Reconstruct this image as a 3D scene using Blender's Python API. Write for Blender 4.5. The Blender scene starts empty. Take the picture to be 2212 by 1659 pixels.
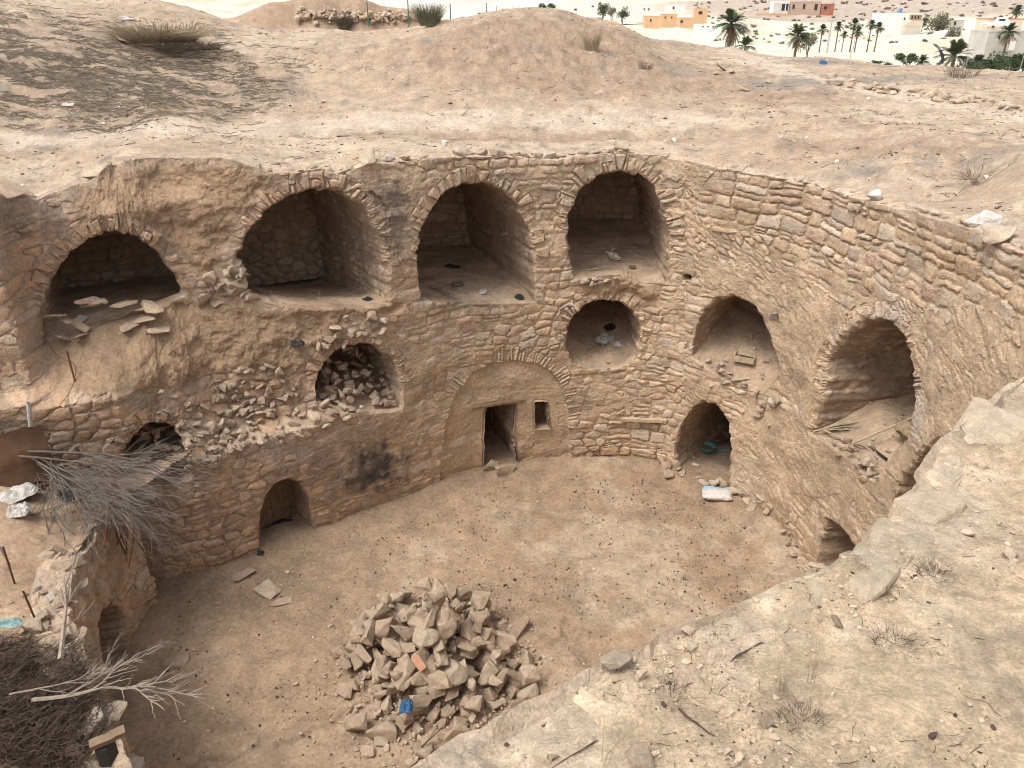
import bpy, bmesh, math, random
import numpy as np
from mathutils import Vector, Matrix, Euler, Quaternion

# ---------------------------------------------------------------- camera, world, sun
SC = bpy.context.scene
COL = SC.collection
EYE = np.array([0.0, 0.0, 9.5])
PITCH = math.radians(25.9)
cd = bpy.data.cameras.new('camera')
cam = bpy.data.objects.new('camera', cd); COL.objects.link(cam)
cam.location = EYE; cam.rotation_euler = (math.pi/2-PITCH, 0, 0)
cd.sensor_width = 36.0; cd.lens = 36.0*769.3/1024.0
cd.clip_start = 0.05; cd.clip_end = 20000
SC.camera = cam

W_ = bpy.data.worlds.new('World'); SC.world = W_; W_.use_nodes = True
SUN_EL, SUN_AZ = math.radians(62), math.radians(-122)      # azimuth clockwise from +Y
nt = W_.node_tree; nt.nodes.clear()
sky = nt.nodes.new('ShaderNodeTexSky'); sky.sky_type = 'NISHITA'; sky.sun_disc = False
sky.sun_elevation = SUN_EL; sky.sun_rotation = SUN_AZ; sky.dust_density = 4.0; sky.air_density = 1.0; sky.ozone_density = 0.6
bg = nt.nodes.new('ShaderNodeBackground'); bg.inputs['Strength'].default_value = 0.15
ow = nt.nodes.new('ShaderNodeOutputWorld')
hs = nt.nodes.new('ShaderNodeHueSaturation'); hs.inputs['Saturation'].default_value = 0.22   # cloud-whitened sky
nt.links.new(sky.outputs[0], hs.inputs['Color']); nt.links.new(hs.outputs[0], bg.inputs[0]); nt.links.new(bg.outputs[0], ow.inputs[0])

sd = bpy.data.lights.new('sun', 'SUN'); sd.energy = 1.5; sd.angle = math.radians(24); sd.color = (1.0, 0.95, 0.86)
sun = bpy.data.objects.new('sun', sd); COL.objects.link(sun)
sdir = Vector((math.sin(SUN_AZ)*math.cos(SUN_EL), math.cos(SUN_AZ)*math.cos(SUN_EL), math.sin(SUN_EL)))
sun.rotation_euler = sdir.to_track_quat('Z', 'Y').to_euler(); sun.location = (0, 0, 60)
SC.view_settings.view_transform = 'Standard'; SC.view_settings.look = 'None'
SC.view_settings.exposure = 0.63; SC.view_settings.gamma = 1.0
SC.cycles.filter_width = 1.05
SC.cycles.max_bounces = 8; SC.cycles.diffuse_bounces = 7

rng = np.random.default_rng(7)
random.seed(7)

# ---------------------------------------------------------------- numpy helpers
_perm = np.random.default_rng(99).permutation(512).astype(np.int64)
_perm = np.concatenate([_perm, _perm, _perm])
_g = np.random.default_rng(5).normal(size=(512, 3)); _g /= np.linalg.norm(_g, axis=1)[:, None]; _g = _g.astype(np.float32)
def perlin(x, y, z=0.0):
    x = np.asarray(x, np.float32); y = np.asarray(y, np.float32); z = np.zeros_like(x)+np.float32(z) if np.isscalar(z) else np.asarray(z, np.float32)
    xi, yi, zi = np.floor(x), np.floor(y), np.floor(z)
    fx, fy, fz = x-xi, y-yi, z-zi
    xi = xi.astype(np.int64) & 511; yi = yi.astype(np.int64) & 511; zi = zi.astype(np.int64) & 511
    u, v, w = [f*f*f*(f*(f*6-15)+10) for f in (fx, fy, fz)]
    def g(a, b, c):
        h = _perm[_perm[_perm[(xi+a) & 511]+((yi+b) & 511)]+((zi+c) & 511)]
        gg = _g[h]
        return gg[..., 0]*(fx-a)+gg[..., 1]*(fy-b)+gg[..., 2]*(fz-c)
    x0 = g(0,0,0)*(1-u)+g(1,0,0)*u; x1 = g(0,1,0)*(1-u)+g(1,1,0)*u
    x2 = g(0,0,1)*(1-u)+g(1,0,1)*u; x3 = g(0,1,1)*(1-u)+g(1,1,1)*u
    return (x0*(1-v)+x1*v)*(1-w)+(x2*(1-v)+x3*v)*w
def fbm(x, y, z=0.0, oct=4, gain=0.5, seed=0.0):
    s = 0; a = 1.0; f = 1.0
    for k in range(oct):
        s = s+a*perlin(x*f+seed+k*17.3, y*f-seed*1.7+k*9.1, (z*f if not np.isscalar(z) else z)+seed*0.37+k*3.7)
        a *= gain; f *= 2.03
    return s*1.6
def sstep(a, b, x):
    t = np.clip((x-a)/(b-a), 0, 1); return t*t*(3-2*t)
def hash1(i, seed=0):
    i = np.asarray(i).astype(np.int64)
    v = (i*73856093 ^ (i >> 3)*19349663 ^ (seed+11)*83492791) & 0xffffff
    v = (v*1103515245+12345) & 0x7fffffff
    v = (v ^ (v >> 11))*2654435761 & 0x7fffffff
    return (v & 0xfffff)/float(0xfffff)

# ---------------------------------------------------------------- the photograph's measured rays
PS = 1024/2212.
def ray(px, py):
    x = (px*PS-512)/769.3; up = (384-py*PS)/769.3
    c, s = math.cos(PITCH), math.sin(PITCH)
    return np.array([x, c+s*up, -s+c*up])
def aty(px, py, y): r = ray(px, py); return EYE+r*(y/r[1])
def atz(px, py, z): r = ray(px, py); return EYE+r*((z-EYE[2])/r[2])
def topx(P):
    c, s = math.cos(PITCH), math.sin(PITCH)
    d = np.asarray(P)-EYE
    f = d[..., 1]*c-d[..., 2]*s; up = d[..., 1]*s+d[..., 2]*c; f = np.maximum(f, 1e-3)
    return (d[..., 0]/f*769.3+512)/PS, (384-up/f*769.3)/PS

# ---------------------------------------------------------------- object helpers
def tag(o, label=None, cat=None, group=None, kind=None):
    if label: o['label'] = label
    if cat: o['category'] = cat
    if group: o['group'] = group
    if kind: o['kind'] = kind
    return o
def empty(name, loc=(0,0,0), rz=0.0):
    o = bpy.data.objects.new(name, None); o.location = loc; o.rotation_euler = (0, 0, rz); o.empty_display_size = 0.2
    COL.objects.link(o); return o
def wmat(o):
    return (wmat(o.parent) @ o.matrix_parent_inverse @ o.matrix_basis) if o.parent else o.matrix_basis.copy()
def link(name, me, parent=None, loc=None):      # geometry and loc are given in world space, also for a part
    o = bpy.data.objects.new(name, me); COL.objects.link(o)
    if parent: o.parent = parent; o.matrix_parent_inverse = wmat(parent).inverted()
    if loc is not None: o.location = loc
    return o
def npmesh(name, V, Q, mat=None, col=None, parent=None, smooth=True, loc=None, mats=None, midx=None):
    """V (n,3); Q list/array of quads or tris (or a tuple of both)"""
    V = np.asarray(V, np.float32)
    Qs = Q if isinstance(Q, tuple) else (Q,)
    Qs = [np.asarray(q, np.int32) for q in Qs if len(q)]
    me = bpy.data.meshes.new(name)
    me.vertices.add(len(V)); me.vertices.foreach_set('co', V.ravel())
    nl = sum(q.size for q in Qs); nf = sum(len(q) for q in Qs)
    me.loops.add(nl); me.loops.foreach_set('vertex_index', np.concatenate([q.ravel() for q in Qs]))
    me.polygons.add(nf)
    sizes = np.concatenate([np.full(len(q), q.shape[1], np.int32) for q in Qs])
    st = np.concatenate([[0], np.cumsum(sizes)[:-1]]).astype(np.int32)
    me.polygons.foreach_set('loop_start', st)
    try: me.polygons.foreach_set('loop_total', sizes)
    except Exception: pass
    me.polygons.foreach_set('use_smooth', np.full(nf, smooth))
    if midx is not None: me.polygons.foreach_set('material_index', np.asarray(midx, np.int32))
    me.update(calc_edges=True); me.validate()
    if col is not None:
        a = me.color_attributes.new('Col', 'FLOAT_COLOR', 'POINT')
        c = np.ones((len(V), 4), np.float32); c[:, :3] = col
        a.data.foreach_set('color', c.ravel())
    for m in (mats or ([mat] if mat else [])): me.materials.append(m)
    return link(name, me, parent, loc)
def compact(V, Q, *attrs):
    used = np.unique(Q); m = np.full(len(V), -1, np.int64); m[used] = np.arange(len(used))
    return (V[used], m[Q]) + tuple(a[used] for a in attrs)
def bm_obj(name, bm, mat, parent=None, smooth=False, loc=None):
    me = bpy.data.meshes.new(name); bm.normal_update(); bm.to_mesh(me); bm.free()
    for p in me.polygons: p.use_smooth = smooth
    for m in (mat if isinstance(mat, (list, tuple)) else [mat]): me.materials.append(m)
    return link(name, me, parent, loc)

# ---------------------------------------------------------------- materials
def newmat(name, rough=0.9, spec=0.15):
    m = bpy.data.materials.new(name); m.use_nodes = True
    n = m.node_tree; b = n.nodes['Principled BSDF']; b.inputs['Roughness'].default_value = rough
    b.inputs['Specular IOR Level'].default_value = spec
    return m, n, b
def nd(n, t, **kw):
    x = n.nodes.new(t)
    for k, v in kw.items():
        if k in x.inputs: x.inputs[k].default_value = v
        else: setattr(x, k, v)
    return x
def noise(n, scale, detail=5, rough=0.6, coord=None, dist=0.0):
    t = nd(n, 'ShaderNodeTexNoise', Scale=scale, Detail=detail, Roughness=rough, Distortion=dist)
    if coord: n.links.new(coord, t.inputs['Vector'])
    return t.outputs['Fac']
def ramp(n, fac, stops):
    r = n.nodes.new('ShaderNodeValToRGB'); e = r.color_ramp.elements
    while len(e) > len(stops): e.remove(e[-1])
    while len(e) < len(stops): e.new(0.5)
    for k, (p, c) in enumerate(stops):
        e[k].position = p; e[k].color = (c[0], c[1], c[2], 1) if not np.isscalar(c) else (c, c, c, 1)
    n.links.new(fac, r.inputs['Fac']); return r.outputs['Color']
def mulc(n, a, b, fac=1.0, mode='MULTIPLY'):
    m = n.nodes.new('ShaderNodeMix'); m.data_type = 'RGBA'; m.blend_type = mode
    m.inputs[0].default_value = fac if np.isscalar(fac) else 1.0
    if not np.isscalar(fac): n.links.new(fac, m.inputs[0])
    for s, i in ((a, 6), (b, 7)):
        if hasattr(s, 'links'): n.links.new(s, m.inputs[i])
        else: m.inputs[i].default_value = (s[0], s[1], s[2], 1)
    return m.outputs[2]
def bump(n, b, h, dist, strength=1.0, prev=None):
    x = nd(n, 'ShaderNodeBump', Strength=strength, Distance=dist); n.links.new(h, x.inputs['Height'])
    if prev: n.links.new(prev, x.inputs['Normal'])
    n.links.new(x.outputs[0], b.inputs['Normal']); return x.outputs[0]
def earth_mat(name, fine=1.0, bscale=1.0, contrast=0.35, cracks=0.0):
    """colour comes from the mesh's own colour attribute, broken up by fine grain"""
    m, n, b = newmat(name, 0.95, 0.1)
    a = nd(n, 'ShaderNodeVertexColor', layer_name='Col')
    g = n.nodes.new('ShaderNodeNewGeometry'); P = g.outputs['Position']
    k = contrast
    c = mulc(n, a.outputs['Color'], ramp(n, noise(n, 2.3*fine, 8, 0.7, P), [(0.38, 1-k*.7), (0.62, 1+k*.55)]))
    c = mulc(n, c, ramp(n, noise(n, 17*fine, 8, 0.75, P, .4), [(0.38, 1-k), (0.62, 1+k*.7)]))
    c = mulc(n, c, ramp(n, noise(n, 110*fine, 4, 0.7, P), [(0.38, 1-k*.9), (0.62, 1+k*.6)]))
    n.links.new(c, b.inputs['Base Color'])
    p = bump(n, b, noise(n, 11*fine, 10, 0.72, P, .5), 0.04*bscale/fine, 0.75)
    if cracks:
        vo = nd(n, 'ShaderNodeTexVoronoi', feature='DISTANCE_TO_EDGE', Scale=cracks)
        mp = n.nodes.new('ShaderNodeMapping'); mp.inputs['Scale'].default_value = (1, 1, 1.7)
        wv = nd(n, 'ShaderNodeTexNoise', Scale=4.0, Detail=4.0); n.links.new(P, wv.inputs['Vector'])
        ad = n.nodes.new('ShaderNodeVectorMath'); ad.operation = 'MULTIPLY_ADD'; n.links.new(wv.outputs['Color'], ad.inputs[0]); ad.inputs[1].default_value = (.35,)*3; n.links.new(P, ad.inputs[2])
        n.links.new(ad.outputs[0], mp.inputs['Vector']); n.links.new(mp.outputs[0], vo.inputs['Vector'])
        p = bump(n, b, ramp(n, vo.outputs['Distance'], [(0.0, 0.0), (0.045, 1.0)]), 0.02, 0.35, p)
    bump(n, b, noise(n, 60*fine, 6, 0.7, P), 0.009*bscale/fine, 0.75, p)
    return m
M_WALL = earth_mat('masonry', 1.0, 1.0, 0.22, cracks=5.0)
M_EARTH = earth_mat('dry_earth', 1.0, .8, 0.24)
def rock_mat(name, stops, fine=1.0):
    m, n, b = newmat(name, 0.92, 0.12)
    oi = n.nodes.new('ShaderNodeObjectInfo'); tc = n.nodes.new('ShaderNodeTexCoord'); P = tc.outputs['Object']
    c = ramp(n, oi.outputs['Random'], stops)
    c = mulc(n, c, ramp(n, noise(n, 5*fine, 7, 0.7, P, 0.6), [(0.3, 0.72), (0.7, 1.22)]))
    c = mulc(n, c, ramp(n, noise(n, 45*fine, 5, 0.7, P), [(0.3, 0.8), (0.7, 1.15)]))
    n.links.new(c, b.inputs['Base Color'])
    p = bump(n, b, noise(n, 12*fine, 8, 0.65, P, 0.3), 0.05/fine, 0.6)
    bump(n, b, noise(n, 70*fine, 4, 0.6, P), 0.01/fine, 0.6, p)
    return m
M_ROCK = rock_mat('limestone_rubble', [(0.0, (.42,.315,.225)), (0.3, (.47,.36,.26)), (0.55, (.45,.33,.245)), (0.75, (.51,.405,.30)), (1.0, (.43,.345,.26))])
M_PALE = rock_mat('pale_stone', [(0.0, (.52,.40,.29)), (0.4, (.58,.46,.35)), (0.7, (.50,.40,.32)), (1.0, (.62,.53,.43))])
M_CHALK = rock_mat('white_chalk', [(0.0, (.70,.64,.57)), (1.0, (.78,.72,.66))])
def plain(name, c, rough=0.8, var=0.25, scale=8, bmp=0.005, spec=0.2, metal=0.0):
    m, n, b = newmat(name, rough, spec); b.inputs['Metallic'].default_value = metal
    tc = n.nodes.new('ShaderNodeTexCoord'); P = tc.outputs['Object']
    f = ramp(n, noise(n, scale, 6, 0.65, P), [(0.3, 1-var), (0.7, 1+var*0.8)])
    n.links.new(mulc(n, c, f), b.inputs['Base Color'])
    if bmp: bump(n, b, noise(n, scale*4, 5, 0.6, P), bmp, 0.7)
    return m

# ---------------------------------------------------------------- curves and wall surfaces
def catmull(P, step=0.05, corner=()):
    P = np.asarray(P, float); out = []; idx = []
    for i in range(len(P)-1):
        p0 = P[max(i-1, 0)]; p1 = P[i]; p2 = P[i+1]; p3 = P[min(i+2, len(P)-1)]
        n = max(2, int(np.linalg.norm(p2-p1)/step))
        t = np.linspace(0, 1, n, endpoint=False)[:, None]
        out.append(0.5*((2*p1)+(-p0+p2)*t+(2*p0-5*p1+4*p2-p3)*t*t+(-p0+3*p1-3*p2+p3)*t**3)); idx.append(i+t[:, 0])
    out.append(P[-1:]); idx.append([len(P)-1])
    return np.vstack(out), np.concatenate(idx)
class Surf:
    def __init__(s, ctrl, prof):
        C, I = catmull(ctrl)
        seg = np.linalg.norm(np.diff(C, axis=0), axis=1); s.u = np.concatenate([[0], np.cumsum(seg)]); s.C = C; s.I = I
        T = np.gradient(C, axis=0); T /= np.linalg.norm(T, axis=1)[:, None]
        N = np.stack([-T[:, 1], T[:, 0]], 1)
        k = np.hanning(45); k /= k.sum()
        Np = np.stack([np.convolve(np.pad(N[:, j], 22, mode='edge'), k, 'valid') for j in range(2)], 1)
        s.N = Np/np.linalg.norm(Np, axis=1)[:, None]; s.T = np.stack([s.N[:, 1], -s.N[:, 0]], 1)
        s.zs = np.linspace(-0.5, 9.5, 201)
        idx = np.array(sorted(prof)); tab = np.array([np.interp(s.zs, [p[0] for p in prof[i]], [p[1] for p in prof[i]]) for i in idx])
        s.tab = np.array([np.interp(s.I, idx, tab[:, j]) for j in range(len(s.zs))]).T      # (nu, nz)
        s.ztop = None
    def cu(s, u): return np.stack([np.interp(u, s.u, s.C[:, 0]), np.interp(u, s.u, s.C[:, 1])], -1)
    def nu(s, u):
        n = np.stack([np.interp(u, s.u, s.N[:, 0]), np.interp(u, s.u, s.N[:, 1])], -1); return n/np.linalg.norm(n, axis=-1)[..., None]
    def off(s, u, z):
        a = np.interp(u, s.u, np.arange(len(s.u))); b = np.clip((z-s.zs[0])/(s.zs[1]-s.zs[0]), 0, len(s.zs)-1.001)
        a0 = np.clip(a.astype(int), 0, len(s.u)-2); b0 = b.astype(int); fa = a-a0; fb = b-b0; t = s.tab
        return (t[a0, b0]*(1-fa)+t[a0+1, b0]*fa)*(1-fb)+(t[a0, b0+1]*(1-fa)+t[a0+1, b0+1]*fa)*fb
    def at(s, u, z, extra=0.0):
        u = np.asarray(u, float); z = np.asarray(z, float); n = s.nu(u); p = s.cu(u)+n*(s.off(u, z)+extra)[..., None]
        return np.concatenate([p, z[..., None]], -1)
    def hit(s, px, py, tmin=6.5, tmax=30.0):
        r = ray(px, py); t = np.linspace(tmin, tmax, 2700); P = EYE+r*t[:, None]
        sub = slice(None, None, 2); C = s.C[sub]; N = s.N[sub]; U = s.u[sub]
        d = P[:, None, :2]-C[None]; D = (d**2).sum(-1); k = D.argmin(1)
        dd = d[np.arange(len(t)), k]; sg = (dd*N[k]).sum(-1)
        uu = U[k]+(dd*s.T[sub][k]).sum(-1)
        f = sg-s.off(uu, P[:, 2])
        ok = np.where((f[1:] > 0) & (f[:-1] <= 0))[0]
        if not len(ok): return None
        i = ok[0]; w = -f[i]/(f[i+1]-f[i]+1e-9)
        Pq = P[i]*(1-w)+P[i+1]*w
        return float(uu[i]*(1-w)+uu[i+1]*w), float(Pq[2]), Pq
    def path(s, pts):
        o = [s.hit(*p) for p in pts]; return np.array([[a[0], a[1]] for a in o if a is not None])

CTRL = [(-10.5,9.2),(-8.4,10.2),(-7.2,10.75),(-6.4,11.1),(-5.64,11.4),(-4.9,12.0),(-3.9,12.75),(-2.5,13.7),(-1.6,14.35),(-.6,14.95),
        (.4,15.25),(1.6,15.45),(2.7,15.5),(3.4,15.25),(3.9,14.75),(4.8,14.0),(5.25,13.2),(5.42,12.5),(5.6,11.4),(5.8,10),(5.85,8.5),
        (5.7,7.2),(5.16,5.95),(4.13,4.85),(2.72,3.80),(1.98,3.12),(1.20,2.27),(.55,1.92),(-.08,1.51),(-1,.9),(-3,-.15),(-6,-1),(-11,-2)]
z0 = [(0,0),(9,.1)]
PROF = {0:[(0,0),(4.0,0),(4.08,.35),(4.4,.5),(7.3,.75),(9,.8)], 1.72:[(0,0),(4.0,0),(4.08,.35),(4.4,.5),(7.3,.85),(9,.9)],
        1.95:[(0,0),(3.9,0),(3.95,.25),(4.55,1.15),(5.6,1.3),(6.6,1.2),(7.3,1.3),(9,1.4)], 2.6:[(0,0),(3.9,0),(3.98,.12),(4.75,1.3),(6.5,1.45),(7.3,1.9),(9,2)], 3:[(0,0),(3.85,0),(3.95,.12),(4.75,1.4),(6.5,1.5),(7.3,2.0),(9,2.1)],
        4:[(0,0),(2.7,0),(2.95,.35),(4.0,.75),(4.8,1.4),(6.5,1.6),(7.3,2.1),(9,2.2)],
        5:[(0,0),(2.4,0),(2.6,.45),(2.95,.75),(4.3,1.0),(4.8,1.35),(6.5,1.5),(7.3,1.85),(9,2)],
        6:[(0,0),(2.4,0),(2.6,.3),(3,.45),(4.3,.65),(7.3,.9),(9,1)], 7:[(0,0),(2.4,.05),(4,.2),(7.3,.35),(9,.4)],
        8:[(0,0),(7.3,.15),(9,.2)], 16:[(0,0),(7.3,.12),(9,.15)], 20:[(0,0),(7.3,.1),(9,.1)], 32:z0}
S1 = Surf(CTRL, PROF)
RIM = [(0,420),(80,432),(110,415),(190,395),(240,360),(300,343),(500,343),(580,375),(640,372),(690,362),(740,378),(790,352),(1000,340),(1200,343),
       (1340,328),(1440,340),(1500,350),(1600,370),(1700,387),(1790,412),(1850,428),(1950,450),(2050,475),(2100,490),(2160,515),(2212,545)]
rp = S1.path(RIM); o_ = np.argsort(rp[:, 0]); rp = rp[o_]
uN = S1.u[-1]; u20 = np.interp(20.5, S1.I, S1.u); u22 = np.interp(22.5, S1.I, S1.u); u24 = np.interp(24, S1.I, S1.u)
ZTU = np.concatenate([[0], rp[:, 0], [u20+.8, u22, u24, uN]]); ZTZ = np.concatenate([[rp[0, 1]], rp[:, 1], [7.3, 7.6, 7.78, 7.8]])
_k = np.argsort(ZTU); ZTU = ZTU[_k]; ZTZ = ZTZ[_k]
S1.ztop = lambda u: np.interp(u, ZTU, ZTZ)
C2 = [(-2.6,0.2),(-3.0,2.6),(-3.45,4.4),(-3.9,5.4),(-4.65,6.4),(-5.7,7.75),(-6.1,8.6),(-6.25,9.2),(-6.3,9.8),(-6.32,10.2),(-6.3,10.6)]
S2 = Surf(C2, {0:[(0,0),(3,.08)], 10:[(0,0),(3,.08)]})
S2.ztop = lambda u: 2.45+0.10*np.sin(u*1.7)+0.07*np.sin(u*4.1+1)-.2*sstep(S2.u[-1]-.8, S2.u[-1], u)

# ---------------------------------------------------------------- masonry pattern
class Course:
    """rubble laid in rough courses: returns per point (edge distance, stone id, local coordinates)"""
    def __init__(s, L, H, rowh=(.09,.27), w=(.15,.55), seed=1, z0=-0.6):
        r = np.random.default_rng(seed); s.zr = [z0]
        while s.zr[-1] < H: s.zr.append(s.zr[-1]+r.uniform(*rowh))
        s.zr = np.array(s.zr); s.rows = []
        for i in range(len(s.zr)):
            e = [-1.0]; k = (s.zr[min(i+1, len(s.zr)-1)]-s.zr[i]+.1)/.28
            while e[-1] < L+1: e.append(e[-1]+r.uniform(*w)*k)
            s.rows.append(np.array(e))
        s.seed = seed
    def __call__(s, u, z):
        i = np.clip(np.searchsorted(s.zr, z)-1, 0, len(s.zr)-2)
        z = z+.055*perlin(u*1.7, z*.6, 3.3+s.seed); i = np.clip(np.searchsorted(s.zr, z)-1, 0, len(s.zr)-2); dz = np.minimum(z-s.zr[i], s.zr[i+1]-z); d = dz.copy(); idn = np.zeros(u.shape, np.int64); cx = np.zeros(u.shape); cz = (s.zr[i]+s.zr[i+1])/2
        for k in np.unique(i):
            m = i == k; e = s.rows[k]; j = np.clip(np.searchsorted(e, u[m])-1, 0, len(e)-2)
            du = np.minimum(u[m]-e[j], e[j+1]-u[m])*.62
            split = hash1(k*997+j, s.seed+5) < .22          # two thin stones instead of one
            zz = z[m]; zm = s.zr[k]+(s.zr[k+1]-s.zr[k])*(.4+.2*hash1(j*31+k, s.seed+6))
            dzm = np.where(split, np.minimum(dz[m], np.abs(zz-zm)), dz[m])
            # round the corners
            rr = .05; a = np.clip(rr-du, 0, rr); b = np.clip(rr-dzm, 0, rr)
            d[m] = np.where((a > 0) & (b > 0), rr-np.sqrt(a*a+b*b), np.minimum(du, dzm))
            idn[m] = k*4001+j*2+(split & (zz > zm)); cx[m] = (e[j]+e[j+1])/2
        return d, idn, u-cx, z-cz
class Rubble:
    """irregular stones (jittered cells), wider than tall, optionally slanting"""
    def __init__(s, cell=(.26,.15), seed=3, shear=0.0): s.c = cell; s.seed = seed; s.sh = shear
    def __call__(s, u, z):
        x = (u+s.sh*z)/s.c[0]; y = z/s.c[1]; xi = np.floor(x).astype(np.int64); yi = np.floor(y).astype(np.int64)
        f1 = np.full(x.shape, 9.); f2 = np.full(x.shape, 9.); idn = np.zeros(x.shape, np.int64); ox = np.zeros(x.shape); oy = np.zeros(x.shape)
        for a in (-1,0,1):
            for b in (-1,0,1):
                h = (xi+a)*7919+(yi+b)*104729
                dx = xi+a+.12+.76*hash1(h, s.seed)-x; dy = yi+b+.12+.76*hash1(h, s.seed+1)-y
                wt = .75+.5*hash1(h, s.seed+2)
                dd = (np.abs(dx)**2.4+np.abs(dy)**2.4)**(1/2.4)/wt
                c1 = dd < f1; f2 = np.where(c1, f1, np.minimum(f2, dd)); f1 = np.where(c1, dd, f1)
                idn = np.where(c1, h, idn); ox = np.where(c1, -dx*s.c[0], ox); oy = np.where(c1, -dy*s.c[1], oy)
        return (f2-f1)*.5*min(s.c)*1.15, idn & 0xffffff, ox, oy

PAL = np.array((1.11,1.095,1.10))*np.array([(.50,.375,.255),(.53,.405,.28),(.46,.345,.24),(.55,.435,.32),(.48,.35,.255),(.52,.38,.255),(.46,.365,.28),(.57,.465,.355)])
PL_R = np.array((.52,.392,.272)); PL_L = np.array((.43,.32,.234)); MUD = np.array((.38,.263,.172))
def stone_shape(d, idn, lx, lz, px, pz, gap=.016, seed=0):
    r1, r2, r3 = hash1(idn, 21+seed), hash1(idn, 22+seed), hash1(idn, 23+seed)
    dd = d+.010*perlin(px*19, pz*19, 1.7)
    prof = sstep(gap*.3, gap*.3+.013, dd)*.85+.15*sstep(0, .07, dd)
    h = prof*(.018+.034*r1)+prof*np.clip(lx*(r2-.5)*.16+lz*(r3-.5)*.22, -.03, .03)
    fac = np.abs((px*2.3+pz*3.1+r1*9) % 1-.5)*.006*(r2 > .5)
    rough = perlin(px*11, pz*15, r1*30)*.010-np.abs(perlin(px*24, pz*30, r2*30))*.012+fac
    return h+prof*rough-(1-prof)*.075
def stone_col(idn, seed=0, left=None):
    k = (hash1(idn, 31+seed)*len(PAL)).astype(int) % len(PAL); c = PAL[k]*(0.90+.20*hash1(idn, 32+seed))[:, None]
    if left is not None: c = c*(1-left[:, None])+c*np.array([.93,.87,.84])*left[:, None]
    return c
def smax(a, b, k=.006):
    h = np.clip(.5+.5*(a-b)/k, 0, 1); return b*(1-h)+a*h+k*h*(1-h)

def seg_sdf(U, Z, poly, closed=True):
    """signed distance (negative inside) and arc length of the nearest boundary point"""
    P = np.asarray(poly, float); Q = np.roll(P, -1, 0)
    if not closed: P, Q = P[:-1], Q[:-1]
    L = np.linalg.norm(Q-P, axis=1); cum = np.concatenate([[0], np.cumsum(L)])
    best = np.full(U.shape, 1e9); s = np.zeros(U.shape); nx = np.zeros(U.shape); nz = np.zeros(U.shape); ins = np.zeros(U.shape, bool)
    for i in range(len(P)):
        ax, az = P[i]; bx, bz = Q[i]; ex, ez = bx-ax, bz-az; l2 = ex*ex+ez*ez+1e-12
        t = np.clip(((U-ax)*ex+(Z-az)*ez)/l2, 0, 1); qx = ax+t*ex; qz = az+t*ez; d = np.hypot(U-qx, Z-qz)
        m = d < best; best = np.where(m, d, best); s = np.where(m, cum[i]+t*L[i], s); nx = np.where(m, qx, nx); nz = np.where(m, qz, nz)
        c = ((az > Z) != (bz > Z)) & (U < (bx-ax)*(Z-az)/((bz-az) if bz != az else 1e-9)+ax); ins ^= c
    return np.where(ins, -best, best), s, nx, nz
def resample(P, ds):
    P = np.asarray(P, float); L = np.concatenate([[0], np.cumsum(np.linalg.norm(np.diff(P, axis=0), axis=1))])
    n = max(2, int(round(L[-1]/ds))); t = np.linspace(0, L[-1], n+1)
    return np.stack([np.interp(t, L, P[:, 0]), np.interp(t, L, P[:, 1])], 1)

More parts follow.
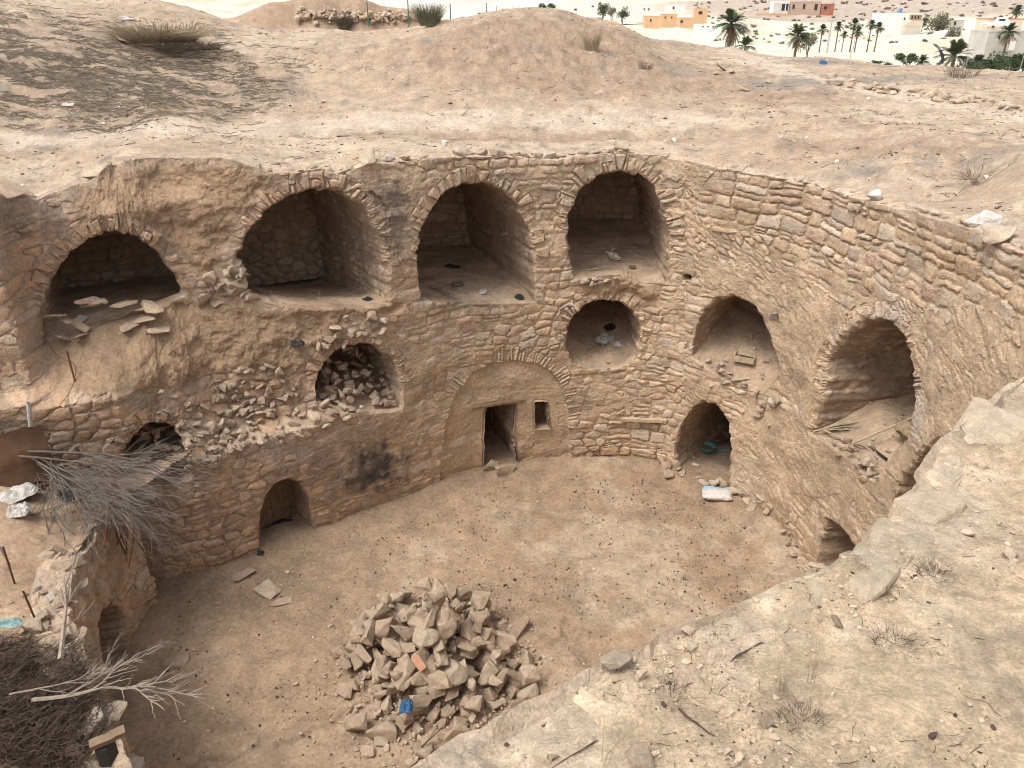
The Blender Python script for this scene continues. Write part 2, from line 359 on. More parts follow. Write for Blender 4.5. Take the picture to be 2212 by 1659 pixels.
# openings: arch = photo points from the left foot over the crown to the right foot, bot = points back along the sill (right to left)
OPEN = [
 dict(k='A', s=1, arch=[(90,750),(86,700),(88,650),(105,600),(150,545),(200,510),(245,497),(290,508),(330,535),(365,570),(390,605),(402,640)], bot=[(330,668),(240,695),(160,728)],
      D=3.0, rise=.85, junc=(280,603), ring=.30, label='dark collapsed vaulted chamber at upper left, earth slumping out of it'),
 dict(k='B', s=1, arch=[(505,612),(508,560),(530,510),(575,450),(620,420),(680,406),(740,412),(785,445),(815,500),(832,555),(838,610),(842,655)], bot=[(760,662),(680,664),(600,655),(545,635)],
      D=3.4, rise=.75, junc=(690,585), ring=.30, label='widest vaulted chamber of the upper row, back wall of fitted rubble'),
 dict(k='C', s=1, arch=[(908,650),(903,600),(898,555),(905,510),(930,450),(960,412),(1000,395),(1050,393),(1085,407),(1115,440),(1140,490),(1153,540),(1156,600),(1155,650)], bot=[(1080,652),(980,652)],
      D=3.6, rise=.55, junc=(1030,518), ring=.30, label='vaulted chamber in the middle of the upper row, above the blind arch'),
 dict(k='D', s=1, arch=[(1241,600),(1230,560),(1223,510),(1228,460),(1250,412),(1290,378),(1340,366),(1380,373),(1412,402),(1432,450),(1445,500),(1447,560),(1437,612)], bot=[(1390,612),(1340,592),(1290,596)],
      D=3.4, rise=.75, junc=(1330,470), ring=.32, label='tallest vaulted chamber of the upper row, next to the right corner'),
 dict(k='E', s=1, arch=[(683,868),(683,820),(700,780),(730,755),(770,741),(810,745),(843,768),(858,800),(864,840),(862,880)], bot=[(800,890),(740,892)],
      D=2.2, rise=.3, ring=.26, label='small arched recess full of rubble in the middle tier'),
 dict(k='F', s=1, arch=[(1235,785),(1222,750),(1220,725),(1230,690),(1260,658),(1300,644),(1340,650),(1368,670),(1383,700),(1386,740),(1376,775)], bot=[(1350,790),(1300,798),(1262,795)],
      D=2.6, rise=.7, ring=.27, label='round mouthed dark chamber below the tallest arch'),
 dict(k='G', s=1, arch=[(1495,768),(1500,715),(1515,675),(1550,645),(1590,638),(1628,655),(1652,695),(1670,745),(1686,795)], bot=[(1680,820),(1650,850),(1600,840),(1540,800)],
      D=1.9, rise=.55, ring=.0, label='arched recess with loose stones in the right wall'),
 dict(k='H', s=1, arch=[(1752,935),(1770,885),(1788,830),(1790,775),(1830,722),(1868,690),(1905,684),(1940,702),(1962,740),(1976,800),(1978,850),(1972,910),(1960,950)], bot=[(1935,975),(1915,1010),(1900,1040),(1860,1010),(1800,960)],
      D=2.3, rise=.45, ring=.26, label='large arched recess at far right with palm ribs on its floor'),
 dict(k='I', s=1, arch=[(560,1203),(560,1120),(568,1080),(590,1045),(620,1033),(648,1040),(664,1065),(672,1110),(680,1158)], bot=[],
      D=1.6, rise=.0, ring=.0, label='arched doorway with a wooden door at lower left'),
 dict(k='J', s=1, arch=[(1046,1022),(1046,950),(1050,878),(1116,874),(1110,940),(1122,1010)], bot=[], D=4.5, rise=.0, ring=.0, label='black rectangular doorway under the blind arch'),
 dict(k='K', s=1, arch=[(1156,929),(1155,869),(1184,867),(1187,927)], bot=[], D=.55, rise=.0, ring=.0, label='narrow upright window opening'),
 dict(k='L', s=1, arch=[(1468,1035),(1455,985),(1463,930),(1488,886),(1520,867),(1552,875),(1574,910),(1580,960),(1578,1055)], bot=[], D=4.6, rise=.0, ring=.0, label='dark arched doorway with basins inside'),
 dict(k='M', s=1, arch=[(1475,606),(1475,590),(1495,594),(1493,607)], bot=[], D=.5, rise=.0, ring=.0, label='small square hole in the wall near the corner'),
 dict(k='N', s=1, arch=[(262,1020),(262,975),(288,937),(318,915),(345,911),(375,920),(398,955),(410,1000),(414,1030)], bot=[(350,1052),(300,1040)],
      D=1.5, rise=.3, ring=.24, label='half blocked arch behind the branch pile'),
 dict(k='P', s=1, arch=[(1765,1212),(1775,1165),(1790,1118),(1815,1135),(1850,1180),(1870,1240)], bot=[], D=1.8, rise=.0, ring=.0, label='shadowed opening at the foot of the right wall'),
 dict(k='R', s=1, arch=[(1928,1085),(1950,1035),(1985,985),(2020,955),(2050,950),(2060,1010),(2030,1080)], bot=[], D=1.2, rise=.0, ring=.0, label='recess half hidden by the near rim'),
 dict(k='O', s=2, arch=[(212,1462),(210,1350),(220,1318),(240,1300),(264,1314),(276,1370),(290,1462)], bot=[], D=3.5, rise=.0, ring=.0, label='low dark doorway below the near left terrace'),
]
for o in OPEN:
    S = S1 if o['s'] == 1 else S2
    a = S.path(o['arch']); b = S.path(o['bot']) if o['bot'] else np.zeros((0, 2))
    if o['k'] in 'IJLOP': a[0, 1] = a[-1, 1] = .0
    a = resample(a, .035)
    r = np.random.default_rng(ord(o['k'])); n = len(a)             # knock the arris about, stone by stone
    T = np.gradient(a, axis=0); T /= np.linalg.norm(T, axis=1)[:, None]; Nn = np.stack([-T[:, 1], T[:, 0]], 1)
    amp = {'J':.012,'K':.01,'M':.008,'I':.012}.get(o['k'], .026)
    jj = np.repeat(r.uniform(-1, 1, n//3+2), 3)[:n]*amp+r.uniform(-1, 1, n)*amp*.3; jj[0] = jj[-1] = 0
    a = a+Nn*jj[:, None]
    o['a'] = a; o['b'] = b; o['poly'] = np.vstack([a, resample(np.vstack([a[-1:], b, a[:1]]), .06)[1:-1]])
BLIND = S1.path([(948,1050),(950,985),(962,905),(985,850),(1020,805),(1060,784),(1110,778),(1160,784),(1195,805),(1218,840),(1226,900),(1236,1000)])
BLIND[0, 1] = BLIND[-1, 1] = -.3
MUDS = [[(225,362),(300,345),(520,345),(600,378),(560,420),(520,465),(480,545),(455,600),(425,590),(400,560),(350,500),(280,460),(210,470),(175,480),(150,450),(180,400)],
        [(90,690),(240,680),(400,640),(470,640),(560,665),(640,690),(655,800),(640,860),(560,800),(470,800),(400,830),(330,850),(100,835)],
        [(620,655),(870,655),(850,690),(760,690),(700,730),(640,740)],[(1240,598),(1435,612),(1425,650),(1260,640)]]
BLK = [  # (px,py,rx,ry, stone exposure): where stones stand clear of the mud plaster
 (1850,520,420,110,1.25),(1100,690,330,90,.85),(1350,880,160,140,.9),(480,1190,160,120,.8),(1000,350,260,28,1.3),(1250,990,120,40,1.3),(60,600,90,260,.9),
 (1680,1150,60,90,1.1),(1560,430,150,70,1.1),(2100,640,160,150,.9),(860,560,70,160,.5),(540,870,130,80,1.2),(200,950,200,90,.9),(1200,560,60,200,.6),(1440,820,60,160,.7)]
def smooth_clean(px, py):
    return 0

def build_wall(S, u0, u1, du, dz, zmax, ops, name, mat, parent, seed, zmin=-.12, left_all=False, near=False):
    us = np.arange(u0, u1, du); zs = np.arange(zmin, zmax, dz); U, Z = np.meshgrid(us, zs, indexing='ij'); shp = U.shape
    U = U.ravel(); Z = Z.ravel()
    zt = S.ztop(U)
    if S is S1: zt = zt+.05*(hash1((U/.31).astype(int), 71)-.5)+.03*perlin(U*2.2, U*0, 4.)
    over = np.maximum(Z-zt, 0); Zc = np.minimum(Z, zt)
    P = S.at(U, Zc, extra=over); n2 = S.nu(U)
    px, py = topx(P)
    if near: px = px*0-9999; py = py*0-9999
    # ---- openings
    kill = np.zeros(len(U), bool); edge = np.full(len(U), 9.); snapU = U.copy(); snapZ = Zc.copy()
    ringd = np.full(len(U), 9.); ringid = np.zeros(len(U), np.int64); ringw = np.zeros(len(U)); rlx = np.zeros(len(U)); rlz = np.zeros(len(U)); ringop = np.full(len(U), -1)
    for oi, o in enumerate(ops):
        pl = o['poly']; m = (U > pl[:,0].min()-.55) & (U < pl[:,0].max()+.55) & (Zc > pl[:,1].min()-.4) & (Zc < pl[:,1].max()+.55)
        d, s, nx, nz = seg_sdf(U[m], Zc[m], pl)
        idx = np.where(m)[0]; ins = d < 0
        kill[idx[ins]] = True; e = d < edge[idx]; edge[idx[e]] = d[e]
        near_ = np.abs(d) < 1.2*max(du, dz); snapU[idx[near_ & ins]] = nx[near_ & ins]; snapZ[idx[near_ & ins]] = nz[near_ & ins]
        if o['ring'] > 0:
            Larch = np.linalg.norm(np.diff(o['a'], axis=0), axis=1).sum(); r = np.random.default_rng(ord(o['k'])+50)
            ed = [0.]
            while ed[-1] < Larch+.2: ed.append(ed[-1]+r.choice([.05,.07,.09,.12]))
            ed = np.array(ed); j = np.clip(np.searchsorted(ed, s)-1, 0, len(ed)-2); s = s+d*(.35*(hash1((s/.5).astype(int), 9)-.5)); j = np.clip(np.searchsorted(ed, s)-1, 0, len(ed)-2); wr = o['ring']*(.5+.7*hash1(j, ord(o['k'])))
            frac = s/Larch; zr = (Zc[m]-pl[:,1].min())/(np.ptp(pl[:,1]))
            q = (d > -.1) & (d < wr) & (s < Larch) & (frac > .16) & (frac < .86) & (hash1(j, 77) > .12)
            dd = np.minimum(np.minimum(s-ed[j], ed[j+1]-s), np.minimum(wr-d, d+.03))*.9
            g = idx[q]; ringd[g] = dd[q]; ringid[g] = (j*13+ord(o['k'])*701)[q]; ringw[g] = 1; rlx[g] = (s-(ed[j]+ed[j+1])/2)[q]; rlz[g] = (d-wr/2)[q]*.4; ringop[g] = oi
    # ---- blind arch ring
    rec = np.zeros(len(U))
    if S is S1 and not near:
        m = (U > BLIND[:,0].min()-.6) & (U < BLIND[:,0].max()+.6) & (Zc < BLIND[:,1].max()+.6)
        d, s, nx, nz = seg_sdf(U[m], Zc[m], BLIND); idx = np.where(m)[0]
        rec[idx] = sstep(.01, -.03, d+.03*perlin(s*7, s*0, 2.)+.02*perlin(s*23, s*0, 5.))
        _, s, _, _ = seg_sdf(U[m], Zc[m], BLIND, closed=False)
        Lb = np.linalg.norm(np.diff(BLIND, axis=0), axis=1).sum(); r = np.random.default_rng(3); ed = [0.]
        while ed[-1] < Lb+.2: ed.append(ed[-1]+r.uniform(.05,.10))
        ed = np.array(ed); j = np.clip(np.searchsorted(ed, s)-1, 0, len(ed)-2); wr = .14+.22*hash1(j, 5)
        q = (d > 0) & (d < wr) & (s/Lb > .32) & (s/Lb < .82) & (hash1(j, 78) > .2)
        g = idx[q]; ringd[g] = np.minimum(np.minimum(s-ed[j], ed[j+1]-s), np.minimum(wr-d, d+.02))[q]; ringid[g] = (j*17+90001)[q]; ringw[g] = .25
        rlx[g] = (s-(ed[j]+ed[j+1])/2)[q]; rlz[g] = (d-wr/2)[q]*.4; ringop[g] = 99
    # ---- stones
    wu = U+over*0+fbm(U*1.6, Zc*1.6, 1.1, 3)*.05+fbm(U*5, Zc*5, 8.1, 3)*.030; zz = Z-(0 if True else 0); wz = zz+fbm(U*.9, zz*.9, 5.5, 2)*.055+fbm(U*5, zz*5, 3.1, 3)*.026
    c1 = Course(S.u[-1], 9, seed=seed)(wu, wz); c2 = Rubble((.31,.185), seed=seed+9, shear=.0)(wu+.2*np.sin(wz), wz+.12*perlin(U*.8, U*0+3))
    c3 = Rubble((.20,.12), seed=seed+19, shear=.55)(wu, wz+.35*(wu-18))
    coursed = sstep(-.1, .1, fbm(U*.35, Zc*.5, 2.2, 2)-.22+1.3*np.exp(-((px-1850)/420)**2-((py-500)/120)**2)+.25*np.exp(-((px-1300)/300)**2-((py-900)/260)**2))
    cr = (px > 1480) & (px < 2400) & (coursed < .5)
    c4 = Course(S.u[-1], 9, rowh=(.13,.29), w=(.22,.58), seed=seed+5)(wu, wz); big = (coursed > .5) & (px > 1480)
    sel = lambda k: np.where(coursed > .5, np.where(big, c4[k], c1[k]), np.where(cr, c3[k], c2[k]))
    d, idn, lx, lz = sel(0), sel(1)+np.where(coursed > .5, 0, 500000), sel(2), sel(3)
    R = (ringw > 0)
    d = np.where(R, ringd, d); idn = np.where(R, ringid+900000, idn); lx = np.where(R, rlx, lx); lz = np.where(R, rlz, lz)
    H = stone_shape(d, idn, lx, lz, U, Zc, seed=seed)
    H = H+np.where(R, .022*ringw*sstep(0, .03, ringd)+.03*ringw*hash1(idn, 8)*sstep(0, .03, ringd), 0)
    # ---- plaster level
    ex = .20+.48*fbm(U*.55, Zc*.75, 3.3, 4)+.28*fbm(U*2.5, Zc*2.5, 1.3, 3)-.28*cr
    for (a, b, rx, ry, w) in BLK: ex = ex+(w-.35)*np.exp(-((px-a)/rx)**2-((py-b)/ry)**2)*1.1
    if near or S is S2: ex = ex+.5
    pl = .040-.048*ex+fbm(U*3.1, Zc*3.1, 4.4, 4)*.012
    pl = np.where(R, np.minimum(pl, .012+.03*fbm(U*1.2, Zc*1.2, 7., 2)), pl)
    pl = pl-.016*(hash1(idn, 55) > .84)
    pl = pl+rec*(.035+.03*fbm(U*1.3, Zc*1.3, 6.1, 3))
    rt_ = sstep(1450, 1700, px); grain = fbm(U*9, Zc*11, 6.6, 4)*(.008-.003*rt_)-np.abs(fbm(U*7, Zc*10, 2.6, 4))*(.013-.008*rt_)+np.where(cr, -np.abs(fbm((U+.5*Zc)*5, (Zc-.3*U)*10, 2.9, 3))*.008, 0)+.006
    mud = np.zeros(len(U))
    if not near:
        for mp in MUDS:
            m = (px > min(p[0] for p in mp)-60) & (px < max(p[0] for p in mp)+60) & (py > min(p[1] for p in mp)-60) & (py < max(p[1] for p in mp)+60)
            if m.any():
                dd, _, _, _ = seg_sdf(px[m], py[m], np.array(mp, float)); mud[m] = np.maximum(mud[m], sstep(12, -14, dd+12*fbm(U[m]*2.5, Zc[m]*2.5, 1.2, 3)))
        if S is S1: mud = np.maximum(mud, sstep(1.2, .7, (px-230)/100)*sstep(98, 108, px)*sstep(.0, .15, Zc-3.95)*sstep(5.1, 4.7, Zc))
    if S is not S1: mud = mud*0
    mh = fbm(U*1.7, Zc*1.9, 9.2, 5)*.09+np.abs(fbm(U*4, Zc*3, 5.2, 4))*.04
    tot = smax(H, pl+grain)
    isst = sstep(-.004, .006, H-pl)*(1-mud)
    tot = tot*(1-mud)+(mh+.02)*mud
    tot = tot+fbm(U*.7, Zc*.9, 12.2, 3)*.05                      # the wall's own unevenness
    ragged = sstep(.35, 0, Zc)                                    # eroded foot
    tot = tot-ragged*(.03+.05*np.abs(fbm(U*2.2, Zc*5, 3.2, 3)))*(1-sstep(0, .08, -Zc))
    tot = tot*(1-.35*rec)
    taper = sstep(.0, .045, edge); tot = tot*(.25+.75*taper)-.075*rec
    # ---- positions
    Pn = S.at(snapU, snapZ, extra=over)
    keepvert = ~kill
    bend = sstep(0, .12, over)                                    # over the top the bumps point up
    e = np.where(kill, 0, tot)
    Pn[:, :2] -= n2*(e*(1-bend))[:, None]; Pn[:, 2] += e*bend*1.0-(.07*sstep(u22-1.8, u22-.6, U)*sstep(0,.05,over) if S is S1 else 0)-.05*sstep(.25,.6,over)
    # ---- colours
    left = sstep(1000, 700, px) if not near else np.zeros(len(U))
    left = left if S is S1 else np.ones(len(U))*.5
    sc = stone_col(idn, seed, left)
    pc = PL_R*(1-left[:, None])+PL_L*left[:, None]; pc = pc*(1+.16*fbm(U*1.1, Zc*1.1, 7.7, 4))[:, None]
    mc = MUD*(1+.18*fbm(U*1.4, Zc*1.4, 2.9, 5))[:, None]
    pc = pc*(1-rec[:, None])+(PL_R*1.02*(1+.08*fbm(U*1.1, Zc*1.1, 7.7, 4))[:, None])*rec[:, None]
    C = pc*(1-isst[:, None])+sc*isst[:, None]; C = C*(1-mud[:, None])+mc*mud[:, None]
    dust = sstep(.9, .1, Zc)*.5; C = C*(1-dust[:, None])+C*np.array((.93,.88,.84))*dust[:, None]
    if S is S1 and not near:
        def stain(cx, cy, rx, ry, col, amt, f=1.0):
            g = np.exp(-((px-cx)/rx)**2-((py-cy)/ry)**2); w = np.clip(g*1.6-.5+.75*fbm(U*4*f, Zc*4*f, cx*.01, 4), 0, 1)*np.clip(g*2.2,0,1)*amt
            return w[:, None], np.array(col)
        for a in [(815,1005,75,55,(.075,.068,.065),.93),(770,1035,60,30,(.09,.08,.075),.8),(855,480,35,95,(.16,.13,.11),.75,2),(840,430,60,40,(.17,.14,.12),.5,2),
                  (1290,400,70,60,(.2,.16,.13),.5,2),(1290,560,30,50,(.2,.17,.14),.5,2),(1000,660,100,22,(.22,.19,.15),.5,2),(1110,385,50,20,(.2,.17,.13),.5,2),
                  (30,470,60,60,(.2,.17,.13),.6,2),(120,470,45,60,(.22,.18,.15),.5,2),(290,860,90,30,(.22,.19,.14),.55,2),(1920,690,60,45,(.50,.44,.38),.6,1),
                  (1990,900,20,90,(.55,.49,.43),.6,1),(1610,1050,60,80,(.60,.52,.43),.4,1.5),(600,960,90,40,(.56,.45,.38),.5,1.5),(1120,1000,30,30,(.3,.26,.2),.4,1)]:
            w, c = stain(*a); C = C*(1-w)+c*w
        C = C*(1+.10*perlin(U*1.0, Zc*.15, 8.))[:, None]
    # rain washed top
    w = sstep(.22, 0, zt-Zc)*.45; C = C*(1-w[:, None])+np.array((.54,.43,.33))*w[:, None]
    C = np.clip(C, .02, .75)
    # ---- faces
    nz_ = shp[1]; I = np.arange(len(U)).reshape(shp)
    A, B, Cq, Dq = I[:-1,:-1].ravel(), I[1:,:-1].ravel(), I[1:,1:].ravel(), I[:-1,1:].ravel()
    Q = np.stack([A, Dq, Cq, B], 1)
    dead = kill[Q].all(1)
    # also drop faces that hang over an opening by more than a cell
    K = ~dead; ring_f = (ringop[Q] >= 0).sum(1) >= 3
    V = Pn
    # lips: walk the open edges of the holes and extrude them into the rock
    Kg = K.reshape(shp[0]-1, shp[1]-1); ex_e = []
    h = Kg[:-1,:] != Kg[1:,:]; ii, jj = np.where(h)
    for i, j in zip(ii, jj):
        a, b = I[i+1, j], I[i+1, j+1]; ex_e.append((a, b) if Kg[i, j] else (b, a))
    v = Kg[:,:-1] != Kg[:,1:]; ii, jj = np.where(v)
    for i, j in zip(ii, jj):
        a, b = I[i, j+1], I[i+1, j+1]; ex_e.append((b, a) if Kg[i, j] else (a, b))
    if ex_e:
        E_ = np.array(ex_e); uq = np.unique(E_); mp = {k: i for i, k in enumerate(uq)}
        NV = V[uq].copy(); NV[:, :2] += n2[uq]*.30
        base = len(V); mapE = np.vectorize(mp.get)(E_)+base
        QL = np.stack([E_[:,0], E_[:,1], mapE[:,1], mapE[:,0]], 1)
        V = np.vstack([V, NV]); C = np.vstack([C, C[uq]])
    else: QL = np.zeros((0, 4), int)
    capw = .55-.42*sstep(u22-1.8, u22-.6, U) if S is S1 else np.full(len(U), .42)
    K &= ~((over[Q] > capw[Q]).all(1))
    main = Q[K & ~ring_f]; main = np.vstack([main, QL])
    v_, q_, c_ = compact(V, main, C); ob = npmesh(name, v_, q_, mat, c_, parent, smooth=False)
    ringobs = {}
    for oi in list(range(len(ops)))+[99]:
        mm = K & ring_f & ((ringop[Q] == oi).sum(1) >= 2)
        if mm.sum() > 20:
            v_, q_, c_ = compact(V, Q[mm], C); ringobs[oi] = npmesh('arch_ring', v_, q_, mat, c_, parent, smooth=False)
    left_over = K & ring_f
    for oi in list(range(len(ops)))+[99]: left_over &= ~((ringop[Q] == oi).sum(1) >= 2)
    return ob, ringobs

def niche(o, parent, mat):
    S = S1 if o['s'] == 1 else S2; a = o['a']; k = o['k']; D = o['D']; seed = ord(k)
    um = a[:,0].mean(); T3 = np.array([*(-np.array([-1,1])*S.nu(np.array([um]))[0][::-1]), 0.]); n = S.nu(np.array([um]))[0]; T3 = np.array([n[1], -n[0], 0.]); N3 = np.array([n[0], n[1], 0.])
    base = np.vstack([[a[0,0], a[0,1]-.5], a, [a[-1,0], a[-1,1]-.5]])          # legs run below the floor
    pth = resample(base, .03); ds = np.arange(-.012, D, .04); ds[0] = -.004
    if k in 'JK': ds = np.arange(.07, D, .04)
    SS, DD = np.meshgrid(np.arange(len(pth)), ds, indexing='ij'); shp = SS.shape; SSf = SS.ravel(); d = DD.ravel()
    P0 = S.at(pth[:,0], np.maximum(pth[:,1], np.interp(pth[:,0], [a[:,0].min(), a[:,0].max()], [a[0,1], a[-1,1]]) if a[0,0] < a[-1,0] else a[0,1])); P0[:,2] = pth[:,1]; t = np.gradient(pth, axis=0); t /= np.linalg.norm(t, axis=1)[:,None]; nin = np.stack([t[:,1], -t[:,0]], 1)
    P = P0[SSf]+N3*d[:,None]; s = SSf*.03
    rough = k in 'ABGHLNO'
    st = Course(60, 6, rowh=(.07,.15), w=(.15,.4), seed=seed)(s*0+d*1.0+5+.05*fbm(s*3,d*3,1.,3), s*1.0+.04*fbm(s*4,d*4,2.,3)) if not rough else Rubble((.24,.13), seed=seed)(d+3+.06*fbm(s*3,d*3,1.,3), s+.05*fbm(s*3,d*3,4.,3))
    H = stone_shape(*st, s+seed, d, seed=seed); pl = .02+.02*fbm(s*1.2, d*1.2, seed, 3); tot = smax(H, pl)+fbm(s*2.5, d*2.5, seed+.5, 4)*.02
    tot = tot*sstep(0, .06, d)+.0
    nin3 = nin[SSf][:,0][:,None]*T3+nin[SSf][:,1][:,None]*np.array([0,0,1.])
    P = P+nin3*(tot-.004)[:,None]
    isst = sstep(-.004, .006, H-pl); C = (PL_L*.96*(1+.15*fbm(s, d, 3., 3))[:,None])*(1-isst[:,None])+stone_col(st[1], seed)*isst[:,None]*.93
    I = np.arange(len(P)).reshape(shp); Q = np.stack([I[:-1,:-1].ravel(), I[1:,:-1].ravel(), I[1:,1:].ravel(), I[:-1,1:].ravel()], 1)
    if 'junc' in o:
        r_ = ray(*o['junc']); pc_ = S.at(np.array([um]), np.array([a[:,1].mean()]))[0]; tt = (D-.1-((EYE-pc_)@N3))/(r_@N3); o['rise'] = float((EYE+r_*tt)[2]-(a[0,1]+a[-1,1])/2)
    root = npmesh('vaulted_chamber' if D > 1 and k not in 'IJLO' else ('doorway' if k in 'IJLO' else 'wall_opening'), P, Q, mat, np.clip(C,.02,.7), parent)
    tag(root, o['label'])
    # back wall
    pc = S.at(np.array([um]), np.array([a[:,1].mean()]))[0]; w = np.ptp(a[:,0])/2+.35; z0, z1 = a[:,1].min()-.4, a[:,1].max()+.25
    al = np.arange(-w, w, .03); zz = np.arange(z0, z1, .03); A_, Z_ = np.meshgrid(al, zz, indexing='ij'); shp = A_.shape; A_ = A_.ravel(); Z_ = Z_.ravel()
    au = A_+.05*fbm(A_*2, Z_*2, seed, 3)+20; av = Z_+.06*fbm(A_*1.6, Z_*1.6, seed+3, 3)
    st = (Course(60, 9, rowh=(.1,.26), w=(.16,.5), seed=seed+1) if k in 'CDA' else Rubble((.30,.20), seed=seed+1))(au, av)
    H = stone_shape(*st, A_+seed, Z_, gap=.03, seed=seed); pl = (-.025 if k in 'ABCD' else .03)+.01*fbm(A_*2, Z_*2, seed, 3); tot = smax(H, pl)
    uu = um+A_; P = S.at(np.clip(uu, 0, S.u[-1]), np.clip(Z_, 0, 7.)); P = pc+T3*A_[:,None]; P[:,2] = Z_
    P = P+N3*(D-.08-tot)[:,None]
    # follow the curve of the wall so that the back stays D behind the mouth
    q0 = S.at(np.clip(uu, 0, S.u[-1]), np.full(len(uu), a[:,1].mean())); dev = ((q0-pc)@N3); P = P+N3*dev[:,None]*.6
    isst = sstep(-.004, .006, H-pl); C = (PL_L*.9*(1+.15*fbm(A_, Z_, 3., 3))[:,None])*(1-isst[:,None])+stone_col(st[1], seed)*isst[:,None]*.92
    I = np.arange(len(P)).reshape(shp); Q = np.stack([I[:-1,:-1].ravel(), I[:-1,1:].ravel(), I[1:,1:].ravel(), I[1:,:-1].ravel()], 1)
    npmesh('back_wall', P, Q, mat, np.clip(C,.02,.7), root)
    # floor
    A_ = np.arange(a[0,0]-um-.12, a[-1,0]-um+.12, .04) if a[-1,0] > a[0,0] else np.arange(-w, w, .04)
    hw = (a[-1,0]-a[0,0])/2; cc = (a[-1,0]+a[0,0])/2-um; HW = max(hw+.22, np.ptp(a[:,0])/2+.12)
    A_ = np.arange(-HW, HW+.03, .035); Dd = np.concatenate([[0.0], np.arange(.03, D+.45, .035)]); Ag, Dg = np.meshgrid(A_, Dd, indexing='ij'); shp = Ag.shape; Ag = Ag.ravel(); Dg = Dg.ravel()
    Ag = cc+Ag*((hw+.01)/HW+(1-(hw+.01)/HW)*sstep(0, .14, Dg))
    bl = np.vstack([a[:1], o['b'][::-1], a[-1:]]); bl = bl[np.argsort(bl[:,0])]
    zb = np.interp(um+Ag, bl[:,0], bl[:,1]); zm = (a[0,1]+a[-1,1])/2
    if k in 'GH': zin = zb+(zm-zb)*sstep(0, 1.1, Dg)*.75
    elif k == 'A': zin = zb*(1-sstep(0,.8,Dg))+zm*sstep(0,.8,Dg)
    else: zin = zb*(1-sstep(0,.5,Dg))+np.minimum(zm, zb+.1)*sstep(0,.5,Dg)
    z = zin+o['rise']*np.clip(Dg/D, 0, 1)**1.2+fbm(Ag*2+seed, Dg*2, 2., 4)*.035*sstep(0,.15,Dg)+.08*sstep(.4, .1, Ag-Ag.min())*sstep(0,.3,Dg)+.08*sstep(.4, .1, Ag.max()-Ag)*sstep(0,.3,Dg)
    P = S.at(np.clip(um+Ag, 0, S.u[-1]), zb)+N3*Dg[:,None]; P[:,2] = z-.004
    P = P-N3*(.012*(Dg == 0))[:,None]
    C = np.array((.46,.34,.24))*(1+.2*fbm(Ag*1.5+seed, Dg*1.5, 2., 5))[:,None]
    I = np.arange(len(P)).reshape(shp); Q = np.stack([I[:-1,:-1].ravel(), I[1:,:-1].ravel(), I[1:,1:].ravel(), I[:-1,1:].ravel()], 1)
    npmesh('chamber_floor', P, Q, M_EARTH, np.clip(C,.02,.7), root)
    o['frame'] = (pc, T3, N3, um, lambda aa, dd: None); o['root'] = root
    def floor_at(al, dp):
        zb_ = float(np.interp(um+al, bl[:,0], bl[:,1])); p = S.at(np.array([um+al]), np.array([zb_]))[0]+N3*dp
        if k in 'GH': zi = zb_+(zm-zb_)*float(sstep(0,1.1,np.array(dp)))*.75
        elif k == 'A': q = float(sstep(0,.8,np.array(dp))); zi = zb_*(1-q)+zm*q
        else: q = float(sstep(0,.5,np.array(dp))); zi = zb_*(1-q)+min(zm, zb_+.1)*q
        p[2] = zi+o['rise']*min(max(dp/D,0),1)**1.2; return p
    o['floor_at'] = floor_at
    return root

courtyard = empty('courtyard_wall', (0, 15.3, 0))
tag(courtyard, 'tall curved rubble and mud wall of the sunken courtyard, pierced by arched chambers and doorways', 'wall')
terr = empty('terrace_wall', (-6.2, 9.2, 0))
tag(terr, 'low broken rubble wall holding the near left terrace, with a dark doorway', 'retaining wall')
uA = .3; uB = float(np.interp(21.4, S1.I, S1.u))
_, rings = build_wall(S1, uA, uB, .0165, .0165, 7.9, [o for o in OPEN if o['s'] == 1], 'masonry', M_WALL, courtyard, 11)
build_wall(S1, uB-.05, uN, .05, .05, 7.95, [], 'near_masonry', M_WALL, courtyard, 12, near=True)
build_wall(S2, .2, S2.u[-1], .022, .022, 3.05, [o for o in OPEN if o['s'] == 2], 'masonry', M_WALL, terr, 31)
for o in OPEN: niche(o, courtyard if o['s'] == 1 else terr, M_WALL)

# ---------------------------------------------------------------- ground surfaces
def poly_sdf_xy(x, y, poly): return seg_sdf(x, y, poly)[0]
us_ = np.linspace(0, uN, 260)
_rim = S1.at(us_, S1.ztop(us_), extra=.30-.33*sstep(u22-1.6, u22-.4, us_))
PIT = np.vstack([_rim[:, :2], [(-16, -2.2), (-16, 8.0)]])                     # plan of the hole in the upper ground
# upper ground: heights measured off the photograph, spread by radial basis functions in (bearing, log distance)
GP = [(0,300,15.5),(300,285,16.5),(600,275,17.5),(1000,262,18.5),(1400,262,18.5),(1700,270,17.5),(2000,300,15),(2212,330,12.5),
 (0,240,17.5),(250,270,17.5),(500,240,19),(0,100,21),(0,0,25),(200,100,22),(200,12,27),(350,80,24),(330,8,28),(500,120,23),(450,42,27),
 (550,62,27),(700,68,27),(850,64,27.5),(1130,25,26),(1060,32,26),(1000,45,25.5),(1220,32,26),(1280,50,26),(1350,75,25.5),(930,58,26),(1130,110,23),(1130,215,20),(900,190,20.5),(1400,215,20),
 (1400,100,26),(1300,150,22.5),(1450,160,23),(1600,200,21),(1575,103,30),(1633,117,30),(1707,123,31),(1806,133,30),(1907,142,29),(2007,147,28),(2107,155,27),(2212,163,26),
 (1800,200,21),(2000,200,21),(2212,250,17),(2000,250,18),(1800,260,17.5),(2100,400,12.5),(1800,340,15),(1500,108,30),(750,160,22),(700,230,19.5),(1250,262,18.5)]
PTS = [aty(*p) for p in GP]
